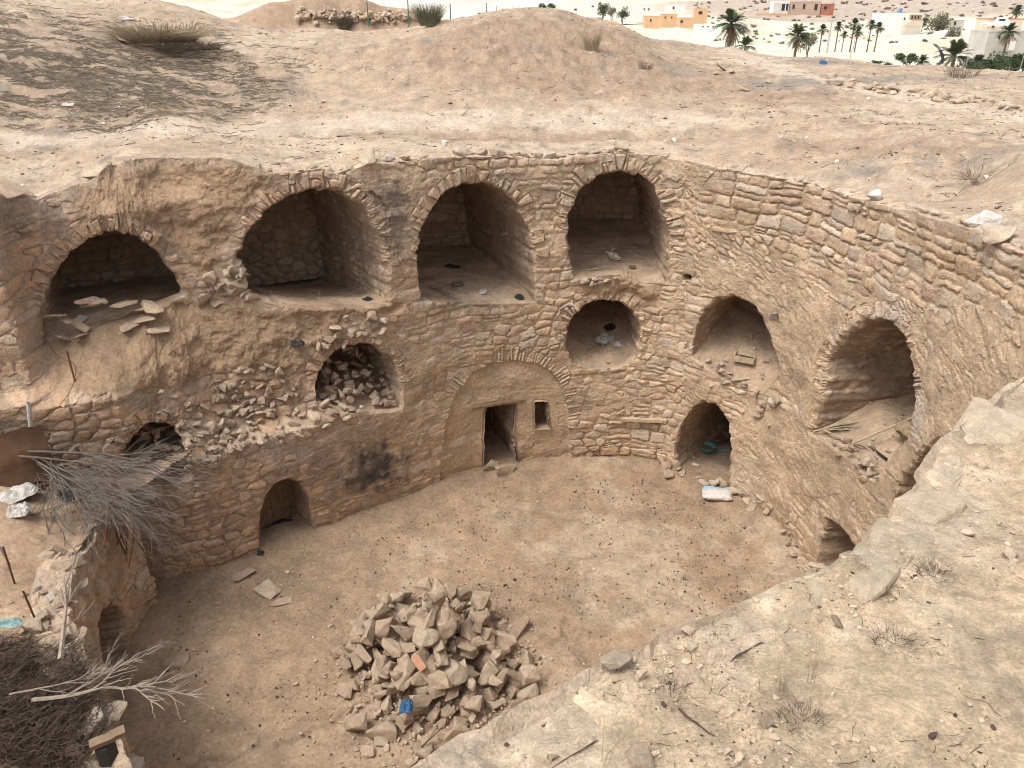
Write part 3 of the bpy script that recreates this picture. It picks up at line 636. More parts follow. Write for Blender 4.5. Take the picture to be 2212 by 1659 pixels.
for (px, y, z) in [(550,36,8.6),(700,34,8.35),(850,34,8.45),(600,55,8.7),(800,60,8.6),(350,38,9.3),(150,34,10.0),(-200,30,10.3),(-300,20,9.3),(1000,34,8.3),(1200,34,8.3),(1400,38,8.0),(1550,42,6.6),(1700,44,5.2),(1900,42,5.0),(2107,39,5.0),(2212,37,5.0),(2500,36,5.0),
                   (1000,55,7.6),(1300,55,6.0),(1600,60,4.0),(2000,60,3.8),(2400,60,3.8),(300,60,9.0),(-100,60,10)]:
    r = ray(px, 400); PTS.append(np.array([r[0]/r[1]*y, y, z]))
for x, y, z in [(1,.3,7.86),(0,.9,7.84),(3,1,7.82),(5,3,7.74),(2,1.5,7.84),(9,4,7.4),(9,9,7.3),(8.5,13,7.4),(-.6,.2,7.86),(14,9,7.4),(18,14,7.4),(14,2,7.6),(22,24,7.4),(12,17,7.5),(-9,13,7.0),(-12,12,7.2),(-14,15,7.5),(-18,10,7.6),(-18,-5,7.8),(0,-4,7.9),(8,-3,7.8),(-8,-5,7.8)]: PTS.append(np.array([x, y, z]))
for u in np.linspace(.5, S1.u[-1]-.3, 64): p = S1.at(np.array([u]), S1.ztop(np.array([u])), extra=np.array([.32]))[0]; PTS.append(p)
PTS = np.array(PTS)
def warp(x, y):
    r = np.hypot(x, y)+1e-6; L = np.log(1+r/2.2); return np.stack([x/r*L, y/r*L], -1)*3
_W = warp(PTS[:,0], PTS[:,1])
def phi(d): return np.sqrt(d*d+.04)*1.0
_D = np.linalg.norm(_W[:, None]-_W[None], axis=-1); _n = len(PTS)
_A = np.zeros((_n+3, _n+3)); _A[:_n,:_n] = phi(_D)-np.eye(_n)*.01; _A[:_n,_n] = 1; _A[:_n,_n+1:] = _W; _A[_n,:_n] = 1; _A[_n+1:,:_n] = _W.T
_b = np.concatenate([PTS[:,2], [0,0,0]]); _w = np.linalg.solve(_A, _b)
def hbase(x, y):
    x = np.asarray(x, float); y = np.asarray(y, float); q = warp(x.ravel(), y.ravel()); out = np.empty(len(q))
    for i in range(0, len(q), 20000):
        s = q[i:i+20000]; out[i:i+20000] = phi(np.linalg.norm(s[:,None]-_W[None], axis=-1))@_w[:_n]+_w[_n]+s@_w[_n+1:]
    return out.reshape(x.shape)
VP = np.array([(-14,90,6.5),(0,90,5.5),(14,90,4.2),(30,90,3.4),(48,90,3.2),(70,90,3.5),(-40,130,9),(0,150,4.6),(40,150,3.2),(80,140,4.0),(-60,220,14),(0,240,4.8),(60,220,3.6),(120,220,5.5),
               (0,400,5.6),(100,330,6.2),(160,300,7.6),(180,380,10.0),(230,330,9.5),(60,420,9.0),(120,480,16),(200,480,15.4),(280,440,14.4),(200,620,34),(120,620,26),(300,620,40),(0,700,5.0),(90,700,20),(0,1100,3),(120,900,44),(-200,500,8),(-200,1000,3),
               (500,900,90),(400,600,40),(300,1200,95),(0,1600,-5),(-600,1600,-5),(-300,2600,-20),(300,2600,-10),(0,62,6.4),(-20,62,8.6),(20,62,4.6),(45,62,4.0),(-50,62,10)])
_Dv = np.linalg.norm(warp(VP[:,0],VP[:,1])[:,None]-warp(VP[:,0],VP[:,1])[None], axis=-1); _wv = np.linalg.solve(_Dv+np.eye(len(VP))*1e-6, VP[:,2]-5)
def hfar(x, y):
    q = warp(np.ravel(x).astype(float), np.ravel(y).astype(float)); V = warp(VP[:,0],VP[:,1]); out = np.empty(len(q))
    for i in range(0, len(q), 20000): out[i:i+20000] = np.linalg.norm(q[i:i+20000,None]-V[None], axis=-1)@_wv+5
    return out.reshape(np.shape(x))
def height(x, y):
    x = np.asarray(x, float); y = np.asarray(y, float); r = np.hypot(x, y)
    k = sstep(42, 75, y); hn = hbase(x, y) if (k < 1).any() else 0.; hf = hfar(x, y) if (k > 0).any() else 0.
    h = hn*(1-k)+hf*k
    dp = np.clip(poly_sdf_xy(np.ravel(x), np.ravel(y), PIT).reshape(np.shape(x)), 0, 3) if (y.min() < 20) else 3.
    e = sstep(0, 1.2, dp)
    n = fbm(x*.45, y*.45, .3, 4)*.10*e*sstep(2, 9, r)+fbm(x*1.6, y*1.6, 4.3, 4)*.028*(.3+.7*e)*sstep(.5,4,r)+.3*fbm(x*.12, y*.12, 1., 3)*sstep(24, 40, r)*e
    n = n+(np.abs(fbm(x*3.3, y*3.3, 7.7, 4)))*.02*(.4+.6*e)+fbm(x*11, y*11, 1.7, 4)*.007*sstep(8, 5, r)
    mnd = np.exp(-((x-.6)/5.5)**2-((y-23.5)/3.2)**2)+.7*np.exp(-((x+12)/5)**2-((y-20)/4)**2)
    n = n+mnd*(np.abs(fbm(x*1.1, y*1.1, 3.1, 5))*.16+fbm(x*4, y*4, 2.1, 4)*.03)
    far = sstep(60, 160, r); n = n*(1-far)+far*(fbm(x*.02, y*.02, 3., 5)*1.4+fbm(x*.12, y*.12, 3., 4)*.25)
    n = n+.035*sstep(.25,.0,dp)*sstep(8,6,r)*(1+fbm(x*5,y*5,2.2,3))
    lip = (sstep(.9, .2, dp)*fbm(x*1.3, y*1.3, 6.2, 3)*.03)
    # shallow vehicle rut / bank between the rim and the mounds
    rut = np.exp(-((y-(17.4+.0*x-.012*(x-1)**2))/.35)**2)*sstep(-9, -6, x)*sstep(9, 6, x)
    bank = 1.7*np.exp(-(((x+9.5)/6.2)**2)**2)*sstep(47.2, 49.0, y+.8*perlin(x*.5, y*0, 2.))*sstep(64, 56, y)*(1+.3*perlin(x*.35, y*.1, 5.))
    return h+n+lip-.10*rut+bank
# polar grid centred on the standing point
va = np.concatenate([np.arange(-180, -46, 3.0), np.arange(-46, 46, .085), np.arange(46, 181, 3.0)]); va = np.radians(va)
rr = [.35]
while rr[-1] < 60: rr.append(rr[-1]+min(max(rr[-1]**2*.00072, .006*rr[-1] if rr[-1] < 3 else .010), .16))
while rr[-1] < 2600: rr.append(rr[-1]*1.012+.1)
rr = np.array(rr); Ag, Rg = np.meshgrid(va, rr, indexing='ij'); shp = Ag.shape
X = (np.sin(Ag)*Rg).ravel(); Y = (np.cos(Ag)*Rg).ravel()
near_m = Rg.ravel() < 22
dpt = np.full(len(X), 9.); dpt[near_m], _, nx_, ny_ = [v for v in seg_sdf(X[near_m], Y[near_m], PIT)][0:4] if True else None
NX = X.copy(); NY = Y.copy(); NX[near_m] = nx_; NY[near_m] = ny_
inside = dpt < 0
I = np.arange(len(X)).reshape(shp); Q = np.stack([I[:-1,:-1].ravel(), I[:-1,1:].ravel(), I[1:,1:].ravel(), I[1:,:-1].ravel()], 1)
Q = Q[~inside[Q].all(1)]
X = np.where(inside, NX, X); Y = np.where(inside, NY, Y)
u_, inv = np.unique(Q, return_inverse=True); X = X[u_]; Y = Y[u_]; Q = inv.reshape(Q.shape); dpt = dpt[u_]
Zt = height(X, Y)-.05*sstep(.12, 0, dpt)*sstep(7, 9, np.hypot(X, Y))
gpx, gpy = topx(np.stack([X, Y, Zt], -1)); R = np.hypot(X, Y)
# colour of the soil, patch by patch
PALE = np.array((.51,.405,.305)); TAN = np.array((.425,.325,.237)); BRN = np.array((.31,.216,.15)); GREY = np.array((.25,.215,.18)); WHITE = np.array((.80,.74,.64))
def ell(cx, cy, rx, ry): return np.exp(-(((X-cx)/rx)**2+((Y-cy)/ry)**2))
n1 = fbm(X*.5, Y*.5, 1.5, 6, .6); n2 = fbm(X*1.8, Y*1.8, 2.5, 5, .65); n3 = fbm(X*6, Y*6, 3.5, 4, .6)
C = TAN+(PALE-TAN)*sstep(-.35, .35, n1+.35*n2)[:,None]
br = np.clip(ell(.8,22.6,5.2,2.8)*1.6+ell(.5,17.3,6,.5)*.9+ell(-9,15.2,5,.8)*.6+ell(5.5,15.3,2.5,1.2)*.7+ell(8,14,2,2.5)*.5+ell(7,20.5,2.2,2.2)*.8+ell(3.5,25,3,2)*.5, 0, 1.1)
b_ = sstep(.25, .75, br*(.75)+.45*n2+.3*n1)*.75; C = C*(1-b_[:,None])+BRN*b_[:,None]
# straw covered slope of the left mound
st = sstep(.35, .6, np.clip(ell(-11,20,3.8,3.6)*1.5+ell(-8.3,20.2,2.6,2.0)*1.2+ell(-15,19,4,5), 0, 1.2)*.9+.16*n2)
w = st*sstep(-.35, .35, n2+.6*fbm(X*1.2, Y*5, 4., 4))*.6; C = C*(1-w[:,None])+np.array((.20,.165,.135))*w[:,None]; w = st*.35; C = C*(1-w[:,None])+BRN*w[:,None]
for cx, cy, rx, ry, a in [(7.3,22,1.6,1.0,.9),(9.5,23,1.6,.8,.8),(12,23,2.5,.7,.8),(10,26,2.5,.8,.8),(4.8,23.5,.6,1.2,.6),(8.3,13.6,.5,.5,.5),(6.2,14.2,.6,.5,.5),(9.2,11.8,.7,.4,.4),(-6,34,6,5,.9),(5,32,3,3,.7),
                          (3.2,1.9,.3,.2,.3),(4.2,3.3,.3,.2,.3)]:
    w = np.clip(ell(cx, cy, rx, ry)*1.8-.5+.8*n2, 0, 1)*a; C = C*(1-w[:,None])+GREY*1.1*w[:,None]
_gh = lambda px, py: (lambda r: (lambda P: P[np.where(P[:,2] < height(P[:,0], P[:,1]))[0][0]])(EYE+r*np.geomspace(8, 60, 900)[:,None]))(ray(px, py))
_trk = np.array([_gh(*q)[:2] for q in [(1575,110),(1624,124),(1674,146),(1741,166),(1808,180),(1908,200),(2008,219),(2108,233),(2212,252),(2300,268)]])
_trk2 = np.array([_gh(*q)[:2] for q in [(-200,318),(0,305),(300,288),(600,272),(1000,258),(1300,258),(1500,262)]])
_m = (R > 9) & (R < 50); tr = np.zeros(len(X)); d_ = seg_sdf(X[_m], Y[_m], _trk, closed=False)[0]; tr[_m] = sstep(.75, .3, np.abs(d_)+.25*n2[_m]); d_ = np.abs(seg_sdf(X[_m], Y[_m], _trk2, closed=False)[0]); tr[_m] = np.maximum(tr[_m], sstep(.85, .3, d_+.3*n2[_m])*.85)
track = tr
w = np.clip(track, 0, 1)*(.75+.2*n1); w = np.clip(w,0,1); C = C*(1-w[:,None])+np.array((.56,.46,.37))*w[:,None]
nr = sstep(7, 3, R); w = nr*.8; C = C*(1-w[:,None])+(np.array((.50,.385,.262))*(1+.15*n2+.10*n3)[:,None])*w[:,None]
w = nr*sstep(.3, .7, n2*.8+n3*.35)*.3; C = C*(1-w[:,None])+np.array((.27,.22,.18))*w[:,None]
w = sstep(.5, .1, dpt)*sstep(-.3,.3,n2)*.5*sstep(7,3,R); C = C*(1-w[:,None])+np.array((.60,.50,.40))*w[:,None]
# valley and hills: chalky ground painted extra pale as if in full sun, darker scrub ground
fr = sstep(45, 85, Y)
n4 = fbm(X*.03, Y*.03, 3., 5); n5 = fbm(X*.35, Y*.35, 5., 4)
n6 = fbm(X*.05, Y*.022, 7., 6, .65); VC = np.array((.74,.68,.55))*(1+.10*n4)[:,None]; w = np.clip(sstep(-.05,.35,n5+.5*n4)*.35+sstep(.02,.35,n6)*.45, 0, .7); VC = VC*(1-w[:,None])+np.array((.50,.41,.29))*w[:,None]
hl = sstep(300, 320, Y)*sstep(490, 470, Y)*sstep(60, 95, X); VC = VC*(1-hl[:,None])+(np.array((.47,.385,.31))*(1+.2*n5)[:,None])*hl[:,None]
C = C*(1-fr[:,None])+VC*fr[:,None]
w = np.clip(sstep(46.6,47.6,Y)*sstep(51.5,49,Y)*np.exp(-(((X+9.5)/6.4)**2)**2)*1.3+.3*n1*0,0,1); C = C*(1-w[:,None])+np.array((.38,.275,.195))*w[:,None]
C = C*(1+.05*n3)[:,None]
ground = npmesh('ground', np.stack([X, Y, Zt], -1), Q, M_EARTH, np.clip(C, .03, .85)); tag(ground, kind='structure')
def gz(x, y): return float(height(np.array([float(x)]), np.array([float(y)]))[0])
def ghit(px, py, t0=3., t1=900., n=1500):
    """where the sight line through a measured photo point meets the ground"""
    r = ray(px, py); t = np.geomspace(t0, t1, n); P = EYE+r*t[:,None]; f = P[:,2]-height(P[:,0], P[:,1]); ok = np.where((f[1:] < 0) & (f[:-1] >= 0))[0]
    if not len(ok): return None
    i = ok[0]; w = f[i]/(f[i]-f[i+1]); p = P[i]*(1-w)+P[i+1]*w; return p

# courtyard floor
xs = np.arange(-7.2, 8.6, .032); ys = np.arange(-2.6, 17.0, .032); Xf, Yf = np.meshgrid(xs, ys, indexing='ij'); shp = Xf.shape; Xf = Xf.ravel(); Yf = Yf.ravel()
uf = np.linspace(0.6, uN, 200); wl = S1.cu(uf)+S1.nu(uf)*.45; wl2 = S2.cu(np.linspace(0, S2.u[-1], 60))+S2.nu(np.linspace(0, S2.u[-1], 60))*.45
k0 = np.argmin(((wl-wl2[-1])**2).sum(1)); YARD = np.vstack([wl2[:], wl[k0:], ])
df = seg_sdf(Xf, Yf, YARD)[0]
def hyard(x, y, d=None):
    h = fbm(x*.45, y*.45, 9.1, 4)*.05+fbm(x*1.7, y*1.7, 3.1, 4)*.022+fbm(x*7, y*7, 1.2, 3)*.006
    for cx, cy, rr_, dp in [(-2.3,12.0,.45,.05),(-3.2,11.6,.35,.05),(-1.6,11.3,.3,.03),(-4.0,9.6,.4,.05),(-2.9,13,.4,.03),(.4,12.8,.35,.03),(-3.2,10.3,.35,.04),(-.9,13.4,.4,.03)]:
        q = ((x-cx)**2+(y-cy)**2)/rr_**2; h = h-dp*np.exp(-q)+dp*.5*np.exp(-(np.sqrt(q)-1.3)**2*6)
    e = (y-(7.6+.45*(x+4)+.25*fbm(x*1.2, y*1.2, 2., 3))); h = h-.07*sstep(.04, -.04, e)*sstep(1.5,.5,x)        # worn step of a lower surface
    e2 = (np.hypot(x-2.2, (y-9.9)*1.2)-1.35+.12*fbm(x*2, y*2, 4., 3)); h = h+.05*sstep(-.12, .05, e2)*np.exp(-np.clip(e2,0,9)*1.2)
    return h
hf_ = hyard(Xf, Yf)+.16*sstep(1.15, .35, -df)*(0.5+.5*np.clip(fbm(Xf*.8, Yf*.8, 6.1, 2)+.5,0,1))
I = np.arange(len(Xf)).reshape(shp); Q = np.stack([I[:-1,:-1].ravel(), I[1:,:-1].ravel(), I[1:,1:].ravel(), I[:-1,1:].ravel()], 1); Q = Q[~(df[Q] > .1).all(1)]
n1 = fbm(Xf*.5, Yf*.5, 8.5, 6, .6); n2 = fbm(Xf*2.2, Yf*2.2, 2.5, 5, .65)
C = np.array((.36,.258,.175))*(1+.15*n1)[:,None]
w = sstep(.1,.6,n1+.5*n2+1.2*np.exp(-((Xf-2.0)/1.8)**2-((Yf-12.2)/1.7)**2)-.3)*.85; C = C*(1-w[:,None])+np.array((.44,.345,.25))*w[:,None]
w = sstep(.15,.55,n2-.15*n1+.25*np.exp(-((Xf+.3)/2.2)**2-((Yf-7.6)/1.2)**2))*.5; C = C*(1-w[:,None])+np.array((.25,.185,.13))*w[:,None]
w = sstep(.0,-.1,(Yf-(7.6+.45*(Xf+4))))*.3*(Xf < 1); C = C*(1-w[:,None])+np.array((.47,.35,.25))*w[:,None]
V, Q, C = compact(np.stack([Xf, Yf, hf_], -1), Q, C)
yard = npmesh('courtyard_floor', V, Q, M_EARTH, C); tag(yard, kind='structure')
def yz(x, y):
    x = np.array([float(x)]); y = np.array([float(y)]); d = seg_sdf(x, y, YARD)[0]
    return float(hyard(x, y)[0]+.16*sstep(1.15,.35,-d)[0]*.6)

# near left terrace
xs = np.arange(-13, -2.2, .035); ys = np.arange(-2.5, 12.2, .035); Xf, Yf = np.meshgrid(xs, ys, indexing='ij'); shp = Xf.shape; Xf = Xf.ravel(); Yf = Yf.ravel()
ut = np.linspace(0, S2.u[-1], 80); e1 = S2.cu(ut)+S2.nu(ut)*.14; ut1 = np.linspace(0, np.interp(4.5, S1.I, S1.u), 40); e2_ = (S1.cu(ut1)+S1.nu(ut1)*.2)[::-1]
TER = np.vstack([e1, e2_, [(-13,9),(-13,-2.3)]]); dt = seg_sdf(Xf, Yf, TER)[0]; dw = np.abs(seg_sdf(Xf, Yf, e1, closed=False)[0])
def hterr(x, y, dw):
    return 2.34+.22*sstep(.1, 1.4, dw)+.10*(np.clip(-x-6.6, 0, 4))+fbm(x*.8, y*.8, 4.1, 4)*.07+np.abs(fbm(x*3, y*3, 2.2, 4))*.03
ht = hterr(Xf, Yf, dw)+.25*np.exp(-((Xf+8.2)/1.2)**2-((Yf-9.0)/.9)**2)
I = np.arange(len(Xf)).reshape(shp); Q = np.stack([I[:-1,:-1].ravel(), I[1:,:-1].ravel(), I[1:,1:].ravel(), I[:-1,1:].ravel()], 1); Q = Q[~(dt[Q] > .0).all(1)]
n1 = fbm(Xf*.9, Yf*.9, 8.5, 5); C = np.array((.50,.355,.245))*(1+.14*n1)[:,None]
w = sstep(.1,.5,fbm(Xf*2.2, Yf*2.2, 8.5, 5))*.5; C = C*(1-w[:,None])+np.array((.38,.25,.17))*w[:,None]
V, Q, C = compact(np.stack([Xf, Yf, ht], -1), Q, C)
tg = npmesh('terrace_ground', V, Q, M_EARTH, C); tag(tg, kind='structure')
def tz(x, y):
    x = np.array([float(x)]); y = np.array([float(y)]); d = np.abs(seg_sdf(x, y, e1, closed=False)[0]); return float(hterr(x, y, d)[0]+.25*math.exp(-((x[0]+8.2)/1.2)**2-((y[0]-9.0)/.9)**2))

# ---------------------------------------------------------------- stones
def rock_bm(seed, dims=(1,1,1), pts=15, cuts=2, rough=.055, boxy=.8, bevel=.05):
    r = np.random.default_rng(seed); bm = bmesh.new()
    for _ in range(pts):
        v = r.uniform(-1, 1, 3); e = np.abs(v).max() if r.random() < boxy else np.linalg.norm(v); v = v/max(e, .3)*r.uniform(.86, 1.0)
        bm.verts.new(v*np.array(dims)*.5)
    h = bmesh.ops.convex_hull(bm, input=bm.verts)
    bmesh.ops.delete(bm, geom=[g for g in h['geom_interior'] if isinstance(g, bmesh.types.BMVert)], context='VERTS')
    loose = [v for v in bm.verts if not v.link_faces]; bmesh.ops.delete(bm, geom=loose, context='VERTS')
    if bevel: bmesh.ops.bevel(bm, geom=bm.edges[:], offset=bevel*min(dims), segments=1, affect='EDGES')
    bmesh.ops.triangulate(bm, faces=bm.faces[:])
    if cuts:
        for _ in range(cuts): 
            bmesh.ops.subdivide_edges(bm, edges=[e for e in bm.edges if e.calc_length() > .12*max(dims)], cuts=1, use_grid_fill=True)
        co = np.array([v.co[:] for v in bm.verts]); nn = perlin(co[:,0]*4+seed, co[:,1]*4, co[:,2]*4)*rough*2.4+np.abs(perlin(co[:,0]*9+seed, co[:,1]*9, co[:,2]*9))*rough
        bm.normal_update()
        for v, k in zip(bm.verts, nn): v.co += v.normal*float(k)*min(dims)
    return bm
def rock_me(name, seed, mat, **kw):
    bm = rock_bm(seed, **kw); me = bpy.data.meshes.new(name); bm.to_mesh(me); bm.free(); me.materials.append(mat); return me
ROCKS = [rock_me('rubble_stone', 100+i, M_ROCK, dims=[(1,.8,.62),(1,.72,.5),(.9,.85,.7),(1,.6,.55)][i % 4], pts=[9,12,14,10][i % 4], boxy=.92, rough=.028, bevel=.035) for i in range(16)]
ROUGH = [rock_me('field_stone', 200+i, M_PALE, dims=[(1,.8,.6),(1,.66,.45),(1,.9,.5)][i % 3], pts=22, boxy=.35, rough=.05) for i in range(8)]
SLABS = [rock_me('stone_slab', 300+i, M_ROCK, dims=[(1,.62,.13),(1,.5,.1),(1,.8,.16)][i % 3], pts=16, boxy=.95, rough=.05, bevel=.1) for i in range(6)]
CHALKS = [rock_me('chalk_stone', 400+i, M_CHALK, dims=(1,.8,.6), pts=20, boxy=.4) for i in range(3)]
def put(name, me, loc, size, rot=None, label=None, cat='stone', group=None, mat=None, rg=random):
    o = bpy.data.objects.new(name, me); COL.objects.link(o); o.location = loc
    o.scale = (size,)*3 if np.isscalar(size) else size
    o.rotation_euler = rot if rot is not None else (rg.uniform(-.5,.5), rg.uniform(-.5,.5), rg.uniform(0,6.28))
    if label: tag(o, label, cat, group)
    return o

CHIPS = True
# the heap in the yard: stones dropped one after another on a height field
def heap(cx, cy, base, R, Hh, n, smin, smax_, name, label, cat, group, meshes, seed, shape=None, keep=None, flat=.75):
    r = np.random.default_rng(seed); g = .05; N = int(2.6*R/g); hm = np.zeros((2*N, 2*N)); out = []
    rg = random.Random(seed); tries = 0
    while len(out) < n and tries < n*30:
        tries += 1
        a = r.uniform(0, 6.283); q = (math.sqrt(r.random()) if len(out) < n*.45 else r.random()**.85*.85)*R; x, y = math.cos(a)*q, math.sin(a)*q
        sx, sy = shape(x, y) if shape else (x, y)
        s = r.uniform(smin, smax_)*(1.1 if q > R*.8 else 1.0); hx = s*.36
        i, j = int(x/g)+N, int(y/g)+N; k = max(1, int(hx/g)); w = hm[i-k:i+k+1, j-k:j+k+1]
        lo = np.percentile(w, 70)*.95; top = lo+s*flat*.5
        lim = Hh*max(0, 1-(q/R)**1.05)+s*.42
        if top > lim+.06: continue
        z = lo+s*flat*.30
        yy, xx = np.mgrid[-k:k+1, -k:k+1]; m = (xx**2+yy**2) <= k*k*1.15
        w[m] = np.maximum(w[m], z+s*flat*.28)
        out.append((sx, sy, z, s))
    for (x, y, z, s) in out:
        me = meshes[rg.randrange(len(meshes))]
        q = math.hypot(x, y)/R; side = 'left' if x < -.25*R else ('right' if x > .25*R else 'middle'); dep = 'far' if y > 0 else 'near'
        lb = 'tan block near the peak of the stone heap' if q < .30 else ('angular tan block on the %s %s flank of the stone heap' % (dep, side) if q < .72 else 'block at the %s %s foot of the stone heap' % (dep, side))
        put(name, me, (cx+x, cy+y, base(cx+x, cy+y)+z), (s*rg.uniform(.9,1.15), s*rg.uniform(.85,1.1), s*rg.uniform(.85,1.2)), (rg.uniform(-.7,.7), rg.uniform(-.7,.7), rg.uniform(0,6.28)), lb, cat, group)
    return out
heap(-1.25, 9.2, yz, 1.62, 1.5, 285, .22, .46, 'heap_stone', 'angular tan limestone block in the big heap on the courtyard floor', 'stone', 'stones heaped on the courtyard floor', ROCKS, 5, shape=lambda x, y: (x*1.0, y*1.02))

def onwall(S, px, py, push=0.0):
    h = S.hit(px, py); 
    if h is None: return None
    n = S.nu(np.array([h[0]]))[0]; p = h[2].copy(); p[:2] -= n*push; return p, n
def strew(S, poly, n, smin, smax_, meshes, name, label, cat, group, seed, push=.04, tilt=.6, zs=1.0):
    r = random.Random(seed); xs = [p[0] for p in poly]; ys = [p[1] for p in poly]; P = np.array(poly, float); k = 0; out = []
    while k < n:
        x, y = r.uniform(min(xs), max(xs)), r.uniform(min(ys), max(ys))
        if seg_sdf(np.array([x]), np.array([y]), P)[0][0] > 0: continue
        k += 1; h = onwall(S, x, y, push)
        if h is None: continue
        p, nn = h; s = r.uniform(smin, smax_)
        out.append(put(name, r.choice(meshes), (p[0], p[1], p[2]+s*.1), (s, s*r.uniform(.7,1), s*zs*r.uniform(.7,1.1)), (r.uniform(-tilt,tilt), r.uniform(-tilt,tilt), r.uniform(0,6.28)), label, cat, group))
    return out
LG = 'rubble fallen on the ledges of the left wall'
strew(S1, [(395,905),(560,850),(660,870),(850,880),(700,925),(560,965),(410,1005)], 105, .10, .26, ROCKS+ROUGH, 'fallen_stone', 'broken tan stone lying on the rubble ledge under the slumped earth face', 'stone', LG, 11, .05)
strew(S1, [(480,800),(560,775),(640,830),(650,890),(560,900),(430,900)], 46, .12, .26, SLABS+ROCKS, 'fallen_stone', 'slanting stone of the collapsed arch left of the rubble filled recess', 'stone', 'stones of the collapsed arch', 12, .05, .9)
strew(S1, [(690,700),(780,672),(850,700),(790,735),(720,760),(660,760)], 22, .14, .30, ROCKS+ROUGH, 'fallen_stone', 'loose stone piled above the rubble filled recess', 'stone', 'stones above the rubble filled recess', 13, .08)
strew(S1, [(330,840),(420,870),(470,1010),(420,1060),(390,960),(350,900)], 30, .12, .24, ROUGH+ROCKS, 'fallen_stone', 'broken stone banked against the half blocked arch', 'stone', 'stones banked beside the half blocked arch', 14, .04)
strew(S1, [(440,560),(500,560),(545,600),(550,650),(500,690),(430,650),(430,600)], 24, .16, .46, ROCKS, 'fallen_stone', 'large broken block on the pier between the two left chambers', 'stone', 'blocks of the broken pier', 15, .0, .4)
strew(S1, [(1250,598),(1300,588),(1340,592),(1345,606),(1250,618)], 10, .12, .24, ROUGH, 'fallen_stone', 'pale stone on the sill below the tallest chamber', 'stone', 'stones on the sill of the tallest chamber', 16, .04)
strew(S1, [(1500,775),(1560,790),(1640,850),(1690,860),(1660,930),(1600,880),(1530,830)], 26, .09, .24, ROUGH+ROCKS, 'fallen_stone', 'pale stone tumbled from the small recess of the right wall', 'stone', 'stones tumbled from the small right recess', 17, .03)
strew(S1, [(1780,930),(1900,960),(1930,1010),(1890,1060),(1840,1010),(1800,970)], 22, .08, .24, ROUGH+ROCKS, 'fallen_stone', 'pale stone tumbled below the far right recess', 'stone', 'stones tumbled from the far right recess', 18, .03)
OP = {o['k']: o for o in OPEN}
def strew_floor(k, n, d0, d1, smin, smax_, meshes, name, label, cat, group, seed, dz=0., arange=None, stack=0.0, tilt=.6):
    o = OP[k]; a = o['a']; um = a[:,0].mean(); w = np.ptp(a[:,0])/2-.1; r = random.Random(seed); out = []
    for i in range(n):
        al = r.uniform(*(arange or (-w, w))); d = r.uniform(d0, d1); s = r.uniform(smin, smax_); p = o['floor_at'](al, d)
        p = p+np.array([0,0,s*.18+dz+r.random()**.8*stack*min(1, max(0.12,(d-d0)/(d1-d0+.001)*1.3))*(1-.35*(al/w)**2)])
        out.append(put(name, r.choice(meshes), p, (s, s*r.uniform(.75,1), s*r.uniform(.7,1.1)), (r.uniform(-tilt,tilt), r.uniform(-tilt,tilt), r.uniform(0,6.28)), label, cat, group))
    return out
strew_floor('E', 90, .05, 1.2, .14, .30, ROCKS, 'recess_stone', 'stone of the heap that fills the small recess in the middle tier', 'stone', 'stones filling the middle recess', 21, stack=.95)
strew_floor('N', 50, .1, 1.0, .16, .30, ROCKS, 'blocking_stone', 'stone of the heap blocking the low arch behind the branches', 'stone', 'stones blocking the low arch', 22, stack=.85)
strew_floor('F', 26, .1, 1.6, .04, .12, ROUGH, 'pebble', 'small pale stone on the floor of the round mouthed chamber', 'stone', 'small stones in the round mouthed chamber', 23)
strew_floor('G', 20, .1, 1.0, .06, .16, ROUGH+CHALKS[:1], 'pebble', 'small stone on the floor of the small right recess', 'stone', 'small stones in the small right recess', 24)
strew_floor('H', 16, .2, 1.2, .07, .18, ROUGH, 'pebble', 'small pale stone on the floor of the far right recess', 'stone', 'small stones in the far right recess', 25)
strew_floor('B', 8, .3, 1.5, .05, .10, ROUGH, 'pebble', 'small stone on the floor of the widest chamber', 'stone', 'small stones in the widest chamber', 26)
strew_floor('C', 8, .3, 1.8, .05, .10, ROUGH, 'pebble', 'small stone on the floor of the middle chamber', 'stone', 'small stones in the middle chamber', 27)
strew(S1, [(190,650),(320,640),(380,690),(300,740),(220,720)], 9, .35, .62, SLABS, 'stone_slab', 'thin split slab half buried in the earth at the mouth of the dark left chamber', 'slab', 'slabs at the mouth of the left chamber', 31, .06, .35)
strew(S1, [(110,690),(190,660),(210,720),(130,740)], 6, .30, .5, SLABS, 'stone_slab', 'tilted grey slab along the left foot of the dark left chamber', 'slab', 'slabs by the left foot of the dark chamber', 32, .05, .7)
def onyard(px, py, dz=0.): p = atz(px, py, .0); z = yz(p[0], p[1]); p = atz(px, py, z); return np.array([p[0], p[1], z+dz])
